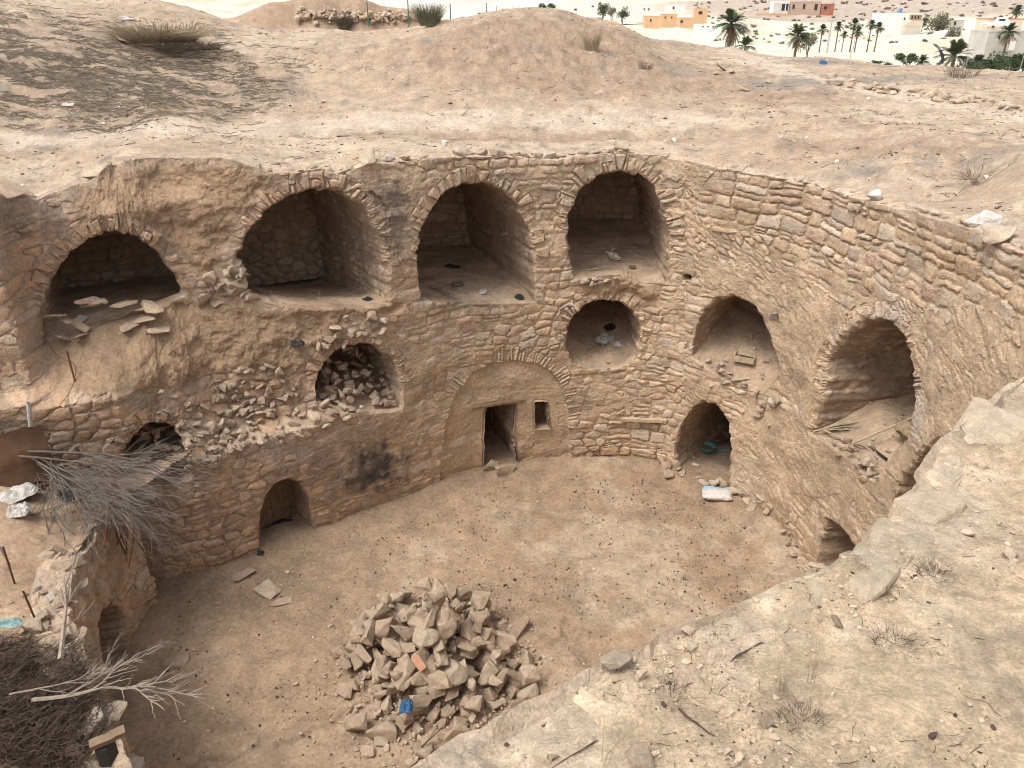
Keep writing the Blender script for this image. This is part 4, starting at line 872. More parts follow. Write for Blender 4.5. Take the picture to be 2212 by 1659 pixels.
for (px, py, s, mesh, lab, rot) in [
    (1058,1012,.42,ROCKS[1],'upright pointed stone leaning in the left side of the central doorway',(1.2,.2,.3)),
    (1092,1018,.62,ROCKS[3],'long flat topped stone lying across the sill of the central doorway',(.1,.1,.15)),
    (1445,1028,.38,ROUGH[1],'rounded stone at the left foot of the dark arched doorway',(.1,.2,.5)),
    (1440,1012,.36,ROCKS[2],'flat stone on top of the rounded one beside the dark arched doorway',(.1,-.1,1.5)),
    (1568,1052,.34,ROCKS[7],'tilted angular stone resting on the pale sack',(.5,.6,.4)),
    (1540,1048,.2,ROUGH[3],'small round stone left of the pale sack',(.1,.2,.5)),
    (528,1243,.45,SLABS[0],'flat slab by the wall below the wooden door',(.0,.05,.5)),
    (580,1278,.5,SLABS[2],'long narrow stone sunk in the floor below the wooden door',(.02,.02,-.75)),
    (608,1302,.42,SLABS[4],'squarish slab at the end of the sunken stone below the wooden door',(.1,.05,.3)),
    (475,1304,.2,SLABS[1],'small flat stone near the left wall of the courtyard',(.1,.05,.3)),
    (382,1432,.42,SLABS[5],'pale flat stone flush with the floor right of the low dark doorway',(.02,.0,.3))]:
    put('loose_stone', mesh, onyard(px, py, s*.08 if mesh in SLABS else s*.2), s, rot, lab)
r_ = random.Random(77)
for i in range(64):           # stones of the eroded wall foot on the right
    u = r_.uniform(15.6, 20.6); p = S1.at(np.array([u]), np.array([.1]))[0]; n = S1.nu(np.array([u]))[0]; s = r_.uniform(.14,.34); q = r_.uniform(-.08,.14)
    put('foot_stone', r_.choice(ROCKS+ROUGH), (p[0]-n[0]*q, p[1]-n[1]*q, .08+r_.uniform(0,.5)*(.14-q)*4), (s,s*.9,s*.8), None, 'stone crumbled out of the foot of the right wall', 'stone', 'crumbled stones along the foot of the right wall')
# rim stones
def rimstone(px, py, s, me, lab, dz=.0, rot=None, group=None):
    h = S1.hit(px, py+6) or S1.hit(px, py+16)
    if h is None: return
    u = h[0]; n = S1.nu(np.array([u]))[0]; z = float(S1.ztop(u)); p = S1.at(np.array([u]), np.array([z]), extra=np.array([.12]))[0]
    put('rim_stone', me, (p[0], p[1], z+s*.16+dz), (s, s*.8, s*.75), rot, lab, 'stone', group)
rimstone(1005,338,.52,ROUGH[0],'large pale boulder on the rim above the middle chamber'); rimstone(1040,340,.36,ROUGH[1],'smooth rounded stone right of the large rim boulder'); rimstone(1078,342,.38,ROUGH[3],'squat pale stone, third from the left on the rim above the middle chamber')
rimstone(800,352,.5,SLABS[2],'long flat slab on the rim between the second and third chambers'); rimstone(848,352,.34,ROUGH[4],'upright pale block on the rim right of the long slab'); rimstone(882,350,.30,ROUGH[5],'small pale block at the right end of the slab row on the rim')
rimstone(1345,326,.36,ROUGH[6],'pale stone on the crown of the tallest arch')
for i, px in enumerate(range(1110,1320,26)): rimstone(px, 342, r_.uniform(.2,.34), r_.choice(SLABS+ROUGH), 'low stone in the row along the far rim between the two right arches', .0, (r_.uniform(-.2,.2), r_.uniform(-.2,.2), r_.uniform(-.5,.5)), 'low stones along the far rim')
for i, px in enumerate(range(1500,2205,24)): rimstone(px, float(np.interp(px,[a[0] for a in RIM],[a[1] for a in RIM])), r_.uniform(.18,.40), r_.choice(ROUGH), 'weathered stone in the top course of the right wall', -.04, (r_.uniform(-.3,.3), r_.uniform(-.3,.3), r_.uniform(0,6)), 'stones along the right rim')
rimstone(1880,432,.46,CHALKS[0],'white chalky boulder on the right rim'); rimstone(2100,488,.5,CHALKS[1],'white chalky patch stone near the right end of the rim')
for i, px in enumerate(range(560,770,22)): rimstone(px, float(np.interp(px,[a[0] for a in RIM],[a[1] for a in RIM])), r_.uniform(.18,.32), r_.choice(ROUGH+ROCKS), 'rough stone along the rim over the widest chamber', -.05, None, 'stones along the rim over the widest chamber')
rimstone(195,398,.28,SLABS[3],'small yellowish slab on the earth rim at upper left'); rimstone(20,425,.6,SLABS[2],'thick lintel slab at the left end of the rim')

# ---------------------------------------------------------------- small geometry kit
class Geo:
    def __init__(s): s.V = []; s.Q = []; s.T = []; s.n = 0
    def add(s, V, Q=(), T=()):
        V = np.asarray(V, float)
        if len(Q): s.Q.append(np.asarray(Q)+s.n)
        if len(T): s.T.append(np.asarray(T)+s.n)
        s.V.append(V); s.n += len(V); return s
    def box(s, c, d, R=None):
        v = np.array([(x, y, z) for x in (-.5,.5) for y in (-.5,.5) for z in (-.5,.5)])*np.array(d)
        if R is not None: v = v@np.array(R).T
        return s.add(v+np.array(c), [(0,1,3,2),(4,6,7,5),(0,4,5,1),(2,3,7,6),(0,2,6,4),(1,5,7,3)])
    def tubes(s, P, R, k=4):
        """P (n,m,3) centre lines, R (n,m) radii"""
        P = np.asarray(P, float); R = np.asarray(R, float); n, m, _ = P.shape
        T = np.gradient(P, axis=1); T /= np.linalg.norm(T, axis=-1, keepdims=True)+1e-9
        up = np.where(np.abs(T[..., 2:3]) > .9, np.array([1., 0, 0]), np.array([0, 0, 1.])); A = np.cross(T, up); A /= np.linalg.norm(A, axis=-1, keepdims=True)+1e-9; B = np.cross(T, A)
        th = np.arange(k)*2*np.pi/k
        V = P[:, :, None]+R[:, :, None, None]*(A[:, :, None]*np.cos(th)[:, None]+B[:, :, None]*np.sin(th)[:, None])
        I = np.arange(n*m*k).reshape(n, m, k); J = np.roll(I, -1, 2)
        Q = np.stack([I[:, :-1], I[:, 1:], J[:, 1:], J[:, :-1]], -1).reshape(-1, 4)
        cap = [I[:, 0, ::-1], I[:, -1, :]] if k == 4 else []
        s.add(V.reshape(-1, 3), np.vstack([Q]+[c.reshape(-1, 4) for c in cap])); return s
    def tube(s, pts, r, k=6, sub=0):
        pts = np.asarray(pts, float)
        if sub: pts = catmull3(pts, sub)
        r = np.interp(np.linspace(0, 1, len(pts)), np.linspace(0, 1, len(r)), r) if not np.isscalar(r) else np.full(len(pts), r)
        return s.tubes(pts[None], r[None], k)
    def build(s, name, mat, parent=None, smooth=False, loc=None):
        V = np.vstack(s.V); q = np.vstack(s.Q) if s.Q else np.zeros((0,4),int); t = np.vstack(s.T) if s.T else np.zeros((0,3),int)
        return npmesh(name, V, (q, t), mat, None, parent, smooth, loc)
def catmull3(P, n):
    P = np.asarray(P, float); out = []
    for i in range(len(P)-1):
        p0 = P[max(i-1,0)]; p1 = P[i]; p2 = P[i+1]; p3 = P[min(i+2, len(P)-1)]; t = np.linspace(0, 1, n, endpoint=False)[:,None]
        out.append(.5*((2*p1)+(-p0+p2)*t+(2*p0-5*p1+4*p2-p3)*t*t+(-p0+3*p1-3*p2+p3)*t**3))
    return np.vstack(out+[P[-1:]])
def rotz(a): c, s = math.cos(a), math.sin(a); return np.array([[c,-s,0],[s,c,0],[0,0,1]])
def emat(rx, ry, rz): return np.array(Euler((rx, ry, rz)).to_matrix())

M_BARK = plain('grey_bark', (.33,.27,.22), .9, .3, 14, .004)
M_TWIG = plain('bleached_twig', (.165,.14,.12), .9, .3, 10, .002)
M_DARKTWIG = plain('dark_thorn', (.085,.06,.045), .95, .35, 9, .002)
M_STRAW = plain('dry_straw', (.40,.32,.225), .9, .35, 6, .0)
M_RUST = plain('rusty_iron', (.15,.065,.035), .85, .4, 30, .002)
M_WOOD = plain('weathered_wood', (.22,.155,.10), .85, .35, 7, .004)
M_PALEWOOD = plain('pale_wood', (.48,.38,.26), .85, .25, 9, .003)
M_BLACK = plain('black_plastic', (.03,.03,.032), .5, .2, 6, .004)
M_CLOTH = plain('dirty_white_cloth', (.56,.53,.49), .95, .3, 9, .03)
M_GREYPL = plain('grey_sheeting', (.42,.42,.40), .6, .2, 8, .006)
M_TEAL = plain('teal_plastic', (.10,.36,.36), .4, .08, 5, 0., .5)
M_TIN = plain('dull_aluminium', (.45,.45,.44), .45, .15, 9, .001, .5, .6)
M_FEED = plain('grain_feed', (.24,.13,.06), .95, .3, 60, .004)
M_BLUE = plain('blue_plastic', (.04,.11,.22), .5, .15, 8, .006)
M_BONE = plain('old_bone', (.60,.54,.42), .8, .2, 12, .003)
M_FROND = plain('palm_green', (.075,.105,.045), .7, .3, 3, 0.)
M_DEADFR = plain('dead_frond', (.20,.15,.09), .9, .3, 3, 0.)
M_TRUNK = plain('palm_trunk', (.16,.12,.09), .95, .35, 6, .03)
M_LEAF = plain('tree_leaf', (.055,.085,.035), .75, .4, 1.2, 0.)
M_LEAFG = plain('grey_green_leaf', (.18,.185,.115), .8, .35, 1.2, 0.)
M_SCRUB = plain('dry_scrub', (.16,.13,.095), .9, .35, 5, 0.)

# ---------------------------------------------------------------- branches, brush and litter
def bough(seed, base, tip, r0=.02, n1=9, n2=7, spread=.5, droop=.0, L2=.45):
    """one dead branch: main limb, side limbs and twigs as centre lines of one mesh"""
    r = np.random.default_rng(seed); base = np.array(base, float); tip = np.array(tip, float); ax = tip-base; L = np.linalg.norm(ax); g = Geo()
    t = np.linspace(0, 1, 9)[:,None]; w = np.cumsum(r.normal(0, .018*L, (9,3)), 0); main = base+ax*t+w*t; main[:,2] -= droop*L*t[:,0]**2
    g.tubes(main[None], (np.linspace(1,.35,9)*r0)[None], 5)
    def kids(line, rad, n, L, lo=.2):
        P = []; m = 7; seg = []
        for _ in range(n):
            f = r.uniform(lo, .98)*(len(line)-1); i = int(f); p = line[i]+(line[min(i+1,len(line)-1)]-line[i])*(f-i)
            d = line[min(i+1,len(line)-1)]-line[max(i-1,0)]; d = d/np.linalg.norm(d); e = r.normal(size=3); e -= d*(e@d); e /= np.linalg.norm(e)
            dd = d+e*r.uniform(spread*.5, spread*1.4); dd /= np.linalg.norm(dd); l = L*r.uniform(.5,1.2); s_ = np.linspace(0,1,m)[:,None]
            q = p+dd*l*s_+np.cumsum(r.normal(0,.03*l,(m,3)),0)*s_; q[:,2] -= droop*l*s_[:,0]**2*.8; seg.append(q)
        seg = np.array(seg); g.tubes(seg, np.linspace(1,.35,m)[None]*rad*np.ones((n,1)), 3 if rad < .006 else 4); return seg
    a = kids(main, r0*.5, n1, L*L2)
    for s_ in a: kids(s_, r0*.22, n2, L*L2*.5)
    return g
bp = [atz(*p) for p in [(20,965,3.25),(60,985,3.2),(110,960,3.2),(40,1010,2.9),(150,1010,2.9),(90,1040,2.8)]]
specs = [((60,975,3.35),(370,975,3.0),.022,'long arching dead branch, topmost of the pile, its twigs crossing the half blocked arch'),
         ((40,985,3.3),(330,1010,2.9),.02,'dead branch just below the topmost one, twigs fanned to the right'),
         ((60,980,3.2),(300,1060,2.8),.018,'grey branch sloping down through the middle of the branch pile'),
         ((70,990,3.2),(250,1090,2.75),.017,'slender branch drooping over the terrace edge'),
         ((90,985,3.1),(200,1110,2.75),.016,'short bushy branch hanging at the lower edge of the pile'),
         ((110,990,3.1),(120,1120,2.7),.018,'upright grey branch standing at the left of the pile'),
         ((130,1000,3.0),(290,1040,2.8),.015,'thin branch crossing the right end of the pile'),
         ((20,1130,2.6),(290,1045,3.0),.014,'single bare stick lying slanted below the branch pile'),
         ((80,1000,3.1),(225,1120,2.7),.014,'brittle twiggy branch at the bottom of the pile'),
         ((120,1010,2.95),(270,1075,2.8),.014,'fan shaped twiggy branch in the middle of the pile')]
for i, (a, b, r0, lab) in enumerate(specs):
    g = bough(500+i, atz(*a), atz(*b), r0, 4 if 'single' in lab else 12, 2 if 'single' in lab else 9, .40, .04, .5)
    tag(g.build('dead_branch', M_TWIG), lab, 'branch', 'dead branches piled on the terrace')
g = Geo(); r = np.random.default_rng(8)                                                   # twigs no one could count inside the pile
c0 = np.array([atz(p[0], p[1], 2.85) for p in [(r.uniform(60,260), 0) for _ in range(330)]])
st = []
for i in range(420):
    px = r.uniform(70, 270); py = 985+ (px-70)*.28+abs(r.normal(0,32)); a = atz(px, py, 2.72+abs(r.normal(0,.12))); ang = r.normal(-.55,.45); l = r.uniform(.25,.75); d = np.array([math.cos(ang), math.sin(ang), r.normal(-.12,.2)]); s_ = np.linspace(0,1,6)[:,None]
    st.append(a+d*l*s_+np.cumsum(r.normal(0,.02,(6,3)),0)*s_)
g.tubes(np.array(st), np.linspace(.0045,.002,6)[None]*np.ones((len(st),1)), 3); tag(g.build('brushwood', M_TWIG), 'tangle of fine grey twigs inside the branch pile', 'brushwood', kind='stuff')
# dark thorn brush at the lower left
g = Geo(); st = []
for i in range(3600):
    px = r.uniform(-70, 225); py = r.uniform(1400, 1665)
    if ((px-70)/165)**2+((py-1530)/150)**2 > 1.0+.15*math.sin(px*.11)*math.cos(py*.07): continue
    a = atz(px, py, 2.5); z = tz(a[0], a[1])+r.uniform(.0,.32)*(1-((px-70)/190)**2*.6); a[2] = z
    l = r.uniform(.12,.5); k = r.uniform(4,16)*r.choice([-1,1]); h = r.uniform(0,6.28); s_ = np.linspace(0,l,8); hh = h+k*s_*.6+.5*np.sin(s_*20+h)
    st.append(a+np.stack([np.cumsum(np.cos(hh))*l/8, np.cumsum(np.sin(hh))*l/8, np.sin(s_*9+h)*.05+r.normal(0,.2)*s_], -1))
g.tubes(np.array(st), np.linspace(.0055,.002,8)[None]*np.ones((len(st),1)), 3); tag(g.build('thorn_brush', M_DARKTWIG), 'dark tangled thorn brush heaped on the near left terrace', 'thorn brush', kind='stuff')
for i, (a, b, r0, n1, n2, lab) in enumerate([((70,1512,2.75),(345,1490,2.75),.026,9,6,'long bleached branch jutting from the thorn brush over the courtyard'),
        ((130,1425,2.85),(150,1255,3.05),.030,7,4,'thick grey forked branch standing upright beside the low dark doorway'),
        ((20,1500,2.8),(200,1455,2.85),.012,6,3,'thin pale branch lying across the thorn brush'),
        ((150,1500,2.8),(300,1405,2.8),.014,9,7,'twiggy grey branch fanned in front of the low dark doorway')]):
    g = bough(560+i, atz(*a), atz(*b), r0, n1, n2, .55, -.02, .4); tag(g.build('dead_branch', M_BARK), lab, 'branch')
# straw heap and dry tufts
def tuft(loc, n, h, spread, seed, mat, name, lab, cat, rad=.003, lean=(0,0), flop=.5):
    r = np.random.default_rng(seed); m = 6; s_ = np.linspace(0,1,m); P = np.zeros((n,m,3)); a = r.uniform(0,6.283,n); q = np.sqrt(r.random(n))*spread*.45; hh = h*r.uniform(.4,1.1,n); t = r.uniform(.1,flop,n)*hh*1.6; b = a+r.normal(0,.6,n)
    for k in range(3): pass
    P[...,0] = (np.cos(a)*q)[:,None]+(np.cos(b)*t)[:,None]*s_**1.5+lean[0]*s_; P[...,1] = (np.sin(a)*q)[:,None]+(np.sin(b)*t)[:,None]*s_**1.5+lean[1]*s_; P[...,2] = hh[:,None]*s_*(1-.25*s_*(t/(hh+.01))[:,None])
    P += r.normal(0,.012*h,(n,m,3))*s_[None,:,None]
    g = Geo(); g.tubes(P, (np.linspace(1,.4,m)*rad)[None]*np.ones((n,1)), 3); o = g.build(name, mat, loc=loc); tag(o, lab, cat); return o
def G(px, py): return ghit(px, py)
p = G(350,92)
if p is not None:
    o = tuft(p, 900, .6, 2.0, 1, M_STRAW, 'straw_heap', 'heap of dry straw and brush on the left mound', 'straw heap', .009, (.1,-.3), 1.3)
    tuft(p+np.array([1.0,-.7,-.15]), 500, .25, 1.8, 2, M_SCRUB, 'brush_heap', 'low dark brush trailing right of the straw heap', 'brush', .008, (0,-.2), 1.6)
p = G(2112,398)
if p is not None:
    g = Geo(); rr_ = np.random.default_rng(4); base = p
    for i in range(16):
        a = rr_.uniform(0,6.28); l = rr_.uniform(.35,.62); tip = base+np.array([math.cos(a)*l*.8+.12, math.sin(a)*l*.6, abs(rr_.normal(.28,.12))])
        b_ = bough(600+i, base+rr_.normal(0,.05,3)*np.array([1,1,.2]), tip, .008, 7, 5, .6, 0, .45); g.add(np.vstack(b_.V), np.vstack([q+o for q, o in zip(b_.Q, np.zeros(len(b_.Q), int))]))
    tag(g.build('dry_shrub', M_BARK), 'leafless grey shrub on the plain behind the right rim', 'shrub')
for (px, py, n, h, sp, m, lab, rad) in [(1278,108,130,.85,.5,M_STRAW,'tall clump of dry grass on the flank of the central mound',.008),(745,62,700,.95,1.0,M_SCRUB,'round dark shrub in the hollow behind the central mound',.012),
      (928,56,420,.85,.8,M_LEAFG,'grey green bush left of the central mound',.012),(1395,150,60,.3,.5,M_SCRUB,'low dead tuft on the path side right of the central mound',.006),
      (2075,168,90,.55,1.2,M_SCRUB,'sparse dry bush near the far right crest',.008),(1165,170,0,.2,.3,M_SCRUB,'',.005)]:
    p = G(px, py)
    if p is not None and n: tuft(p, n*2, h*.75, sp*.8, px, m, 'dry_bush', lab, 'bush', rad*.45, (0,0), .45)

# stuff: pebbles, litter, droppings
def blob_base(k=0):
    bm = rock_bm(900+k, (1,.8,.6), 11, 0, 0, .5, 0); bm.verts.ensure_lookup_table(); V = np.array([v.co[:] for v in bm.verts]); T = np.array([[v.index for v in f.verts] for f in bm.faces]); bm.free(); return V, T
BB = [blob_base(k) for k in range(4)]
def scatter(name, P, S, mat, lab, cat, seed, flat=1.0):
    r = np.random.default_rng(seed); g = Geo(); P = np.asarray(P)
    for k in range(4):
        m = np.arange(len(P)) % 4 == k; n = m.sum(); V, T = BB[k]
        if not n: continue
        th = r.uniform(0,6.283,n); c, s_ = np.cos(th), np.sin(th); R = np.zeros((n,3,3)); R[:,0,0]=c; R[:,0,1]=-s_; R[:,1,0]=s_; R[:,1,1]=c; R[:,2,2]=1
        VV = np.einsum('nij,vj->nvi', R, V*np.array([1,1,flat]))*np.asarray(S)[m][:,None,None]+P[m][:,None]
        g.add(VV.reshape(-1,3), T=(T[None]+np.arange(n)[:,None,None]*len(V)).reshape(-1,3))
    o = g.build(name, mat); tag(o, lab, cat, kind='stuff'); return o
r = np.random.default_rng(21)
def zs_(x, y): return height(np.asarray(x), np.asarray(y))
def nearpts(n, clus=1.0, rmax=7):
    a = np.radians(r.uniform(-38,42,n)); d = np.exp(r.uniform(math.log(1.0), math.log(rmax), n)); x = np.sin(a)*d; y = np.cos(a)*d; k = (fbm(x*2.2, y*2.2, 8.8, 3)+r.normal(0,.25,n) > .05*clus) & (seg_sdf(x, y, PIT)[0] > .01); return x[k], y[k]
x, y = nearpts(15000, 1); s_ = np.exp(r.normal(-4.55,.5,len(x))); scatter('gravel', np.stack([x,y,zs_(x,y)+s_*.15],-1), s_, M_PALE, 'small pale stones scattered over the near rim', 'gravel', 1)
x, y = nearpts(2600, 0); s_ = np.exp(r.normal(-4.9,.4,len(x))); scatter('dark_grit', np.stack([x,y,zs_(x,y)+s_*.1],-1), s_, M_DARKTWIG, 'dark crumbs of dung and bark on the near rim', 'grit', 2)
def farpts(n, y0, y1):
    y = y0+(y1-y0)*r.random(n)**1.3; x = r.uniform(-.72,.72,n)*y+r.normal(0,.5,n); k = (seg_sdf(x, y, PIT)[0] > .1) & (fbm(x*.6, y*.6, 2.8, 4)+r.normal(0,.3,n) > .0); return x[k], y[k]
x, y = farpts(9000, 9, 34); s_ = np.exp(r.normal(-3.35,.5,len(x))); scatter('gravel', np.stack([x,y,zs_(x,y)+s_*.12],-1), s_, M_ROCK, 'small stones scattered over the upper ground', 'gravel', 3)
x, y = farpts(700, 9, 34); s_ = np.exp(r.normal(-2.9,.4,len(x))); scatter('white_stones', np.stack([x,y,zs_(x,y)+s_*.12],-1), s_, M_CHALK, 'white chips strewn on the upper ground', 'chips', 4)
x, y = farpts(3000, 9, 34); s_ = np.exp(r.normal(-3.3,.5,len(x))); scatter('dark_crumbs', np.stack([x,y,zs_(x,y)+s_*.05],-1), s_, M_DARKTWIG, 'dark dung and litter on the upper ground', 'litter', 5, .6)
x = r.uniform(-6.2,5.6,5200); y = r.uniform(5,15.3,5200); k = (seg_sdf(x,y,YARD)[0] < -.35) & (fbm(x*.7,y*.7,5.8,3)+r.normal(0,.4,len(x))+.5*np.exp(-((x-3.2)/2)**2-((y-12)/2)**2) > .25); x, y = x[k], y[k]
s_ = np.exp(r.normal(-3.45,.3,len(x))); scatter('dung_pellets', np.stack([x,y,np.array([hyard(x,y)])[0]+s_*.2],-1), s_, M_DARKTWIG, 'dark dung pellets scattered on the courtyard floor', 'dung', 6)
x = r.uniform(-6.2,5.6,1500); y = r.uniform(5,15.3,1500); k = (seg_sdf(x,y,YARD)[0] < -.3); x, y = x[k], y[k]; s_ = np.exp(r.normal(-3.6,.45,len(x))); scatter('gravel', np.stack([x,y,hyard(x,y)+s_*.2],-1), s_, M_PALE, 'small pale chips on the courtyard floor', 'gravel', 7)
x = r.uniform(-9.5,-3,2600); y = r.uniform(3,10.8,2600); k = seg_sdf(x,y,TER)[0] < -.05; x, y = x[k], y[k]; s_ = np.exp(r.normal(-3.3,.5,len(x))); scatter('gravel', np.stack([x,y,hterr(x,y,np.abs(seg_sdf(x,y,e1,closed=False)[0]))+s_*.2],-1), s_, M_ROCK, 'crumbled stones on the near left terrace', 'gravel', 8)
a = r.uniform(0,6.283,900); q = 1.55+np.abs(r.normal(0,.33,900))-r.random(900)*.9; x = -1.25+np.cos(a)*q; y = 9.2+np.sin(a)*q; s_ = np.exp(r.normal(-2.95,.5,900)); scatter('stone_chips', np.stack([x,y,hyard(x,y)+s_*.2+.12*sstep(1.6,.9,q)],-1), s_, M_ROCK, 'broken chips spilled round the foot of the stone heap', 'chips', 9)
# straw and twig litter
def litter(name, x, y, zf, l0, l1, rad, mat, lab, seed, ang=None):
    r = np.random.default_rng(seed); n = len(x); z = zf(x, y); th = r.uniform(0,6.283,n) if ang is None else r.normal(ang[0], ang[1], n); l = r.uniform(l0,l1,n); t = np.linspace(-.5,.5,4); P = np.zeros((n,4,3))
    P[...,0] = x[:,None]+np.cos(th)[:,None]*l[:,None]*t+r.normal(0,.05,(n,4))*l[:,None]; P[...,1] = y[:,None]+np.sin(th)[:,None]*l[:,None]*t+r.normal(0,.05,(n,4))*l[:,None]
    P[...,2] = np.stack([zf(P[:,i,0], P[:,i,1]) for i in range(4)],-1)+rad*1.2+np.abs(r.normal(0,rad*2,(n,4))); g = Geo(); g.tubes(P, np.full((n,4), rad)*r.uniform(.6,1.3,(n,1)), 3); tag(g.build(name, mat), lab, 'litter', kind='stuff')
n = 15000; x = r.normal(-11,3.2,n); y = r.normal(20.2,2.2,n); k = (y > 16.6) & (fbm(x*.9,y*2,4.8,3)+.4*np.exp(-((x+10)/3.5)**2-((y-20)/2.2)**2) > .05) & (x < -5.5); litter('straw_litter', x[k], y[k], zs_, .08,.30,.006, M_SCRUB, 'dark straw and twigs matted over the left mound', 1, (0,.5))
x, y = farpts(2600, 9, 32); litter('twig_litter', x, y, zs_, .05,.2,.005, M_DARKTWIG, 'dry twigs scattered over the upper ground', 2, (0,.6))
x, y = nearpts(1300, .6); litter('twig_litter', x, y, zs_, .015,.06,.0008, M_DARKTWIG, 'fine dry twigs lying on the near rim', 3)
x, y = nearpts(700, .6); litter('straw_litter', x, y, zs_, .015,.06,.0008, M_STRAW, 'bits of straw lying on the near rim', 4)

# ---------------------------------------------------------------- terrace wall rubble and the pale slabs of the near edge
r_ = random.Random(5)
for i in range(150):
    u = r_.uniform(2.0, S2.u[-1]-.05); z = float(S2.ztop(u)); top = r_.random() < .6
    q = r_.uniform(-.05, .42) if top else -.03; zz = z+r_.uniform(-.06,.10) if top else z-r_.random()**1.5*1.5
    if OP['O']['a'][:,0].min()-.15 < u < OP['O']['a'][:,0].max()+.15 and zz < OP['O']['a'][:,1].max()+.2: continue
    p = S2.at(np.array([u]), np.array([min(zz, z)]), extra=np.array([q]))[0]; s = r_.uniform(.14,.36)
    put('wall_stone', r_.choice(ROCKS+ROUGH), (p[0], p[1], zz), (s,s*.9,s*.75), None, ('loose stone on the crest of the terrace wall' if top else 'stone jutting from the face of the terrace wall')+(' beyond the low dark doorway' if p[1] > 9.2 else (' above the low dark doorway' if p[1] > 8 else ' nearer than the low dark doorway')), 'stone', 'loose stones of the terrace wall')
edge = [(870,1650,.42,'pale pitted slab at the bottom edge of the picture, lowest on the near rim'),(905,1560,.0,''),(1030,1560,.34,'pale angular slab on the near rim directly right of the stone heap'),
        (1110,1500,.30,'flat pale stone between two slabs on the near rim'),(1230,1440,.46,'widest pinkish slab on the near rim, a sooty patch beside it'),(1330,1395,.10,'round whitish stone set on the near rim'),
        (1400,1355,.24,'yellowish flat stone on the near rim right of the round one'),(1500,1315,.38,'long pinkish slab of the near rim below the dark recess'),(1590,1290,.30,'ochre flat stone on the near rim, second from the long pinkish slab'),
        (1680,1240,.36,'grey pitted stone on the near rim by the foot of the right wall'),(1790,1200,.40,'large white streaked slab on the near rim by the shadowed opening'),(1860,1140,.30,'small white block on the near rim above the streaked slab'),
        (1930,1060,.42,'bleached slab on the near rim beside the half hidden recess'),(1985,985,.40,'grey veined slab on the near rim, right of the recess'),(2060,905,.55,'broad pale slab high on the near rim at the right'),(2140,850,.5,'weathered slab on the near rim near the right edge'),(2200,795,.5,'cream slab on the near rim at the right edge of the view')]
M_SLAB = rock_mat('bleached_slab', [(0.0, (.52,.41,.295)), (0.35, (.56,.45,.335)), (0.7, (.52,.42,.31)), (1.0, (.60,.50,.39))], 1.0)
EDGE = [rock_me('rim_slab', 700+i, M_SLAB, dims=[(1,.8,.24),(1,.62,.28),(1,.9,.22)][i % 3], pts=22, boxy=.7, rough=.085, cuts=3, bevel=.08) for i in range(6)]
for i, (px, py, s, lab) in enumerate(edge):
    if not s: continue
    p = atz(px, py, 7.76); rx = np.abs(np.linalg.norm(_rim[:, :2]-p[:2], axis=1)).argmin(); q = _rim[rx]; nn = S1.nu(np.array([us_[rx]]))[0]
    t = math.atan2(nn[1], nn[0])+math.pi/2
    zz = float(height(np.array([q[0]+nn[0]*.1]), np.array([q[1]+nn[1]*.1]))[0])
    rd = s < .2
    put('rim_slab', ROUGH[2] if rd else EDGE[i % 6], (q[0]+nn[0]*s*.20, q[1]+nn[1]*s*.20, zz+(.03 if rd else -.033)), (s*(.8+.35*(i % 3)/2), s*.72, s*(.8 if rd else .9)), (r_.uniform(-.05,.05), r_.uniform(-.05,.05), t+r_.uniform(-.25,.25)), lab, 'slab')
def nearp(px, py): return ghit(px, py, 1.2, 12., 2500)
for (px, py, s, me, lab) in [(1378,1645,.085,ROUGH[5],'rounded grey field stone half buried at the bottom of the near ground'),(1300,1412,.0,ROUGH[0],''),(1512,1527,.0,ROUGH[0],''),(1883,1267,.05,SLABS[1],'small tan flat stone lying on the near ground'),
     (1807,1345,.06,SLABS[0],'bluish dark slate chip on the near ground'),(1640,1240+60,.05,ROUGH[2],'pebble'),(1655,1560,.06,ROUGH[1],'long whitish pebble among the grit of the near ground')]:
    if not s or lab == 'pebble': continue
    p = nearp(px, py); put('loose_stone', me, p+np.array([0,0,s*.15]), s, (.1,.1,r_.uniform(0,3)), lab)
p = nearp(1500,1565); g = bough(640, p+np.array([-.035,.045,.008]), p+np.array([.035,-.045,.008]), .004, 2, 1, .3, 0, .3); tag(g.build('dry_stick', M_DARKTWIG), 'splintered dark stick lying on the near ground', 'stick')
for i, (px, py, n, h, lab) in enumerate([(1690,1495,7,.22,'few thin upright grass stems on the near ground'),(1755,1470,5,.2,'thin curved grass stems right of centre on the near ground'),(1300,1650,3,.30,'pair of long dry stems at the bottom of the near ground'),(1440,1500,24,.05,'low dead tuft left of the slate chip'),(1930,1390,40,.05,'flat dead tuft on the right of the near ground'),(1730,1560,50,.05,'dark dead tuft at the lower right'),(2020,1240,40,.045,'small twiggy tuft on the right of the near rim')]):
    p = nearp(px, py)
    if p is not None: tuft(p, n if n < 10 else n*3, h if n < 10 else .03, max(.05, .0) if n < 10 else .13, 70+i, M_STRAW if n < 10 else M_DARKTWIG, 'grass_tuft', lab, 'grass tuft', .0012 if n < 10 else .0007, (0,0), .25 if n < 10 else 1.2)

# ---------------------------------------------------------------- things in and around the courtyard
def sub(name, g, mat, root, **k): return g.build(name, mat, root, **k)
def place(root, loc, rz=0., s=1.0): root.location = loc; root.rotation_euler = (0,0,rz); root.scale = (s,s,s)
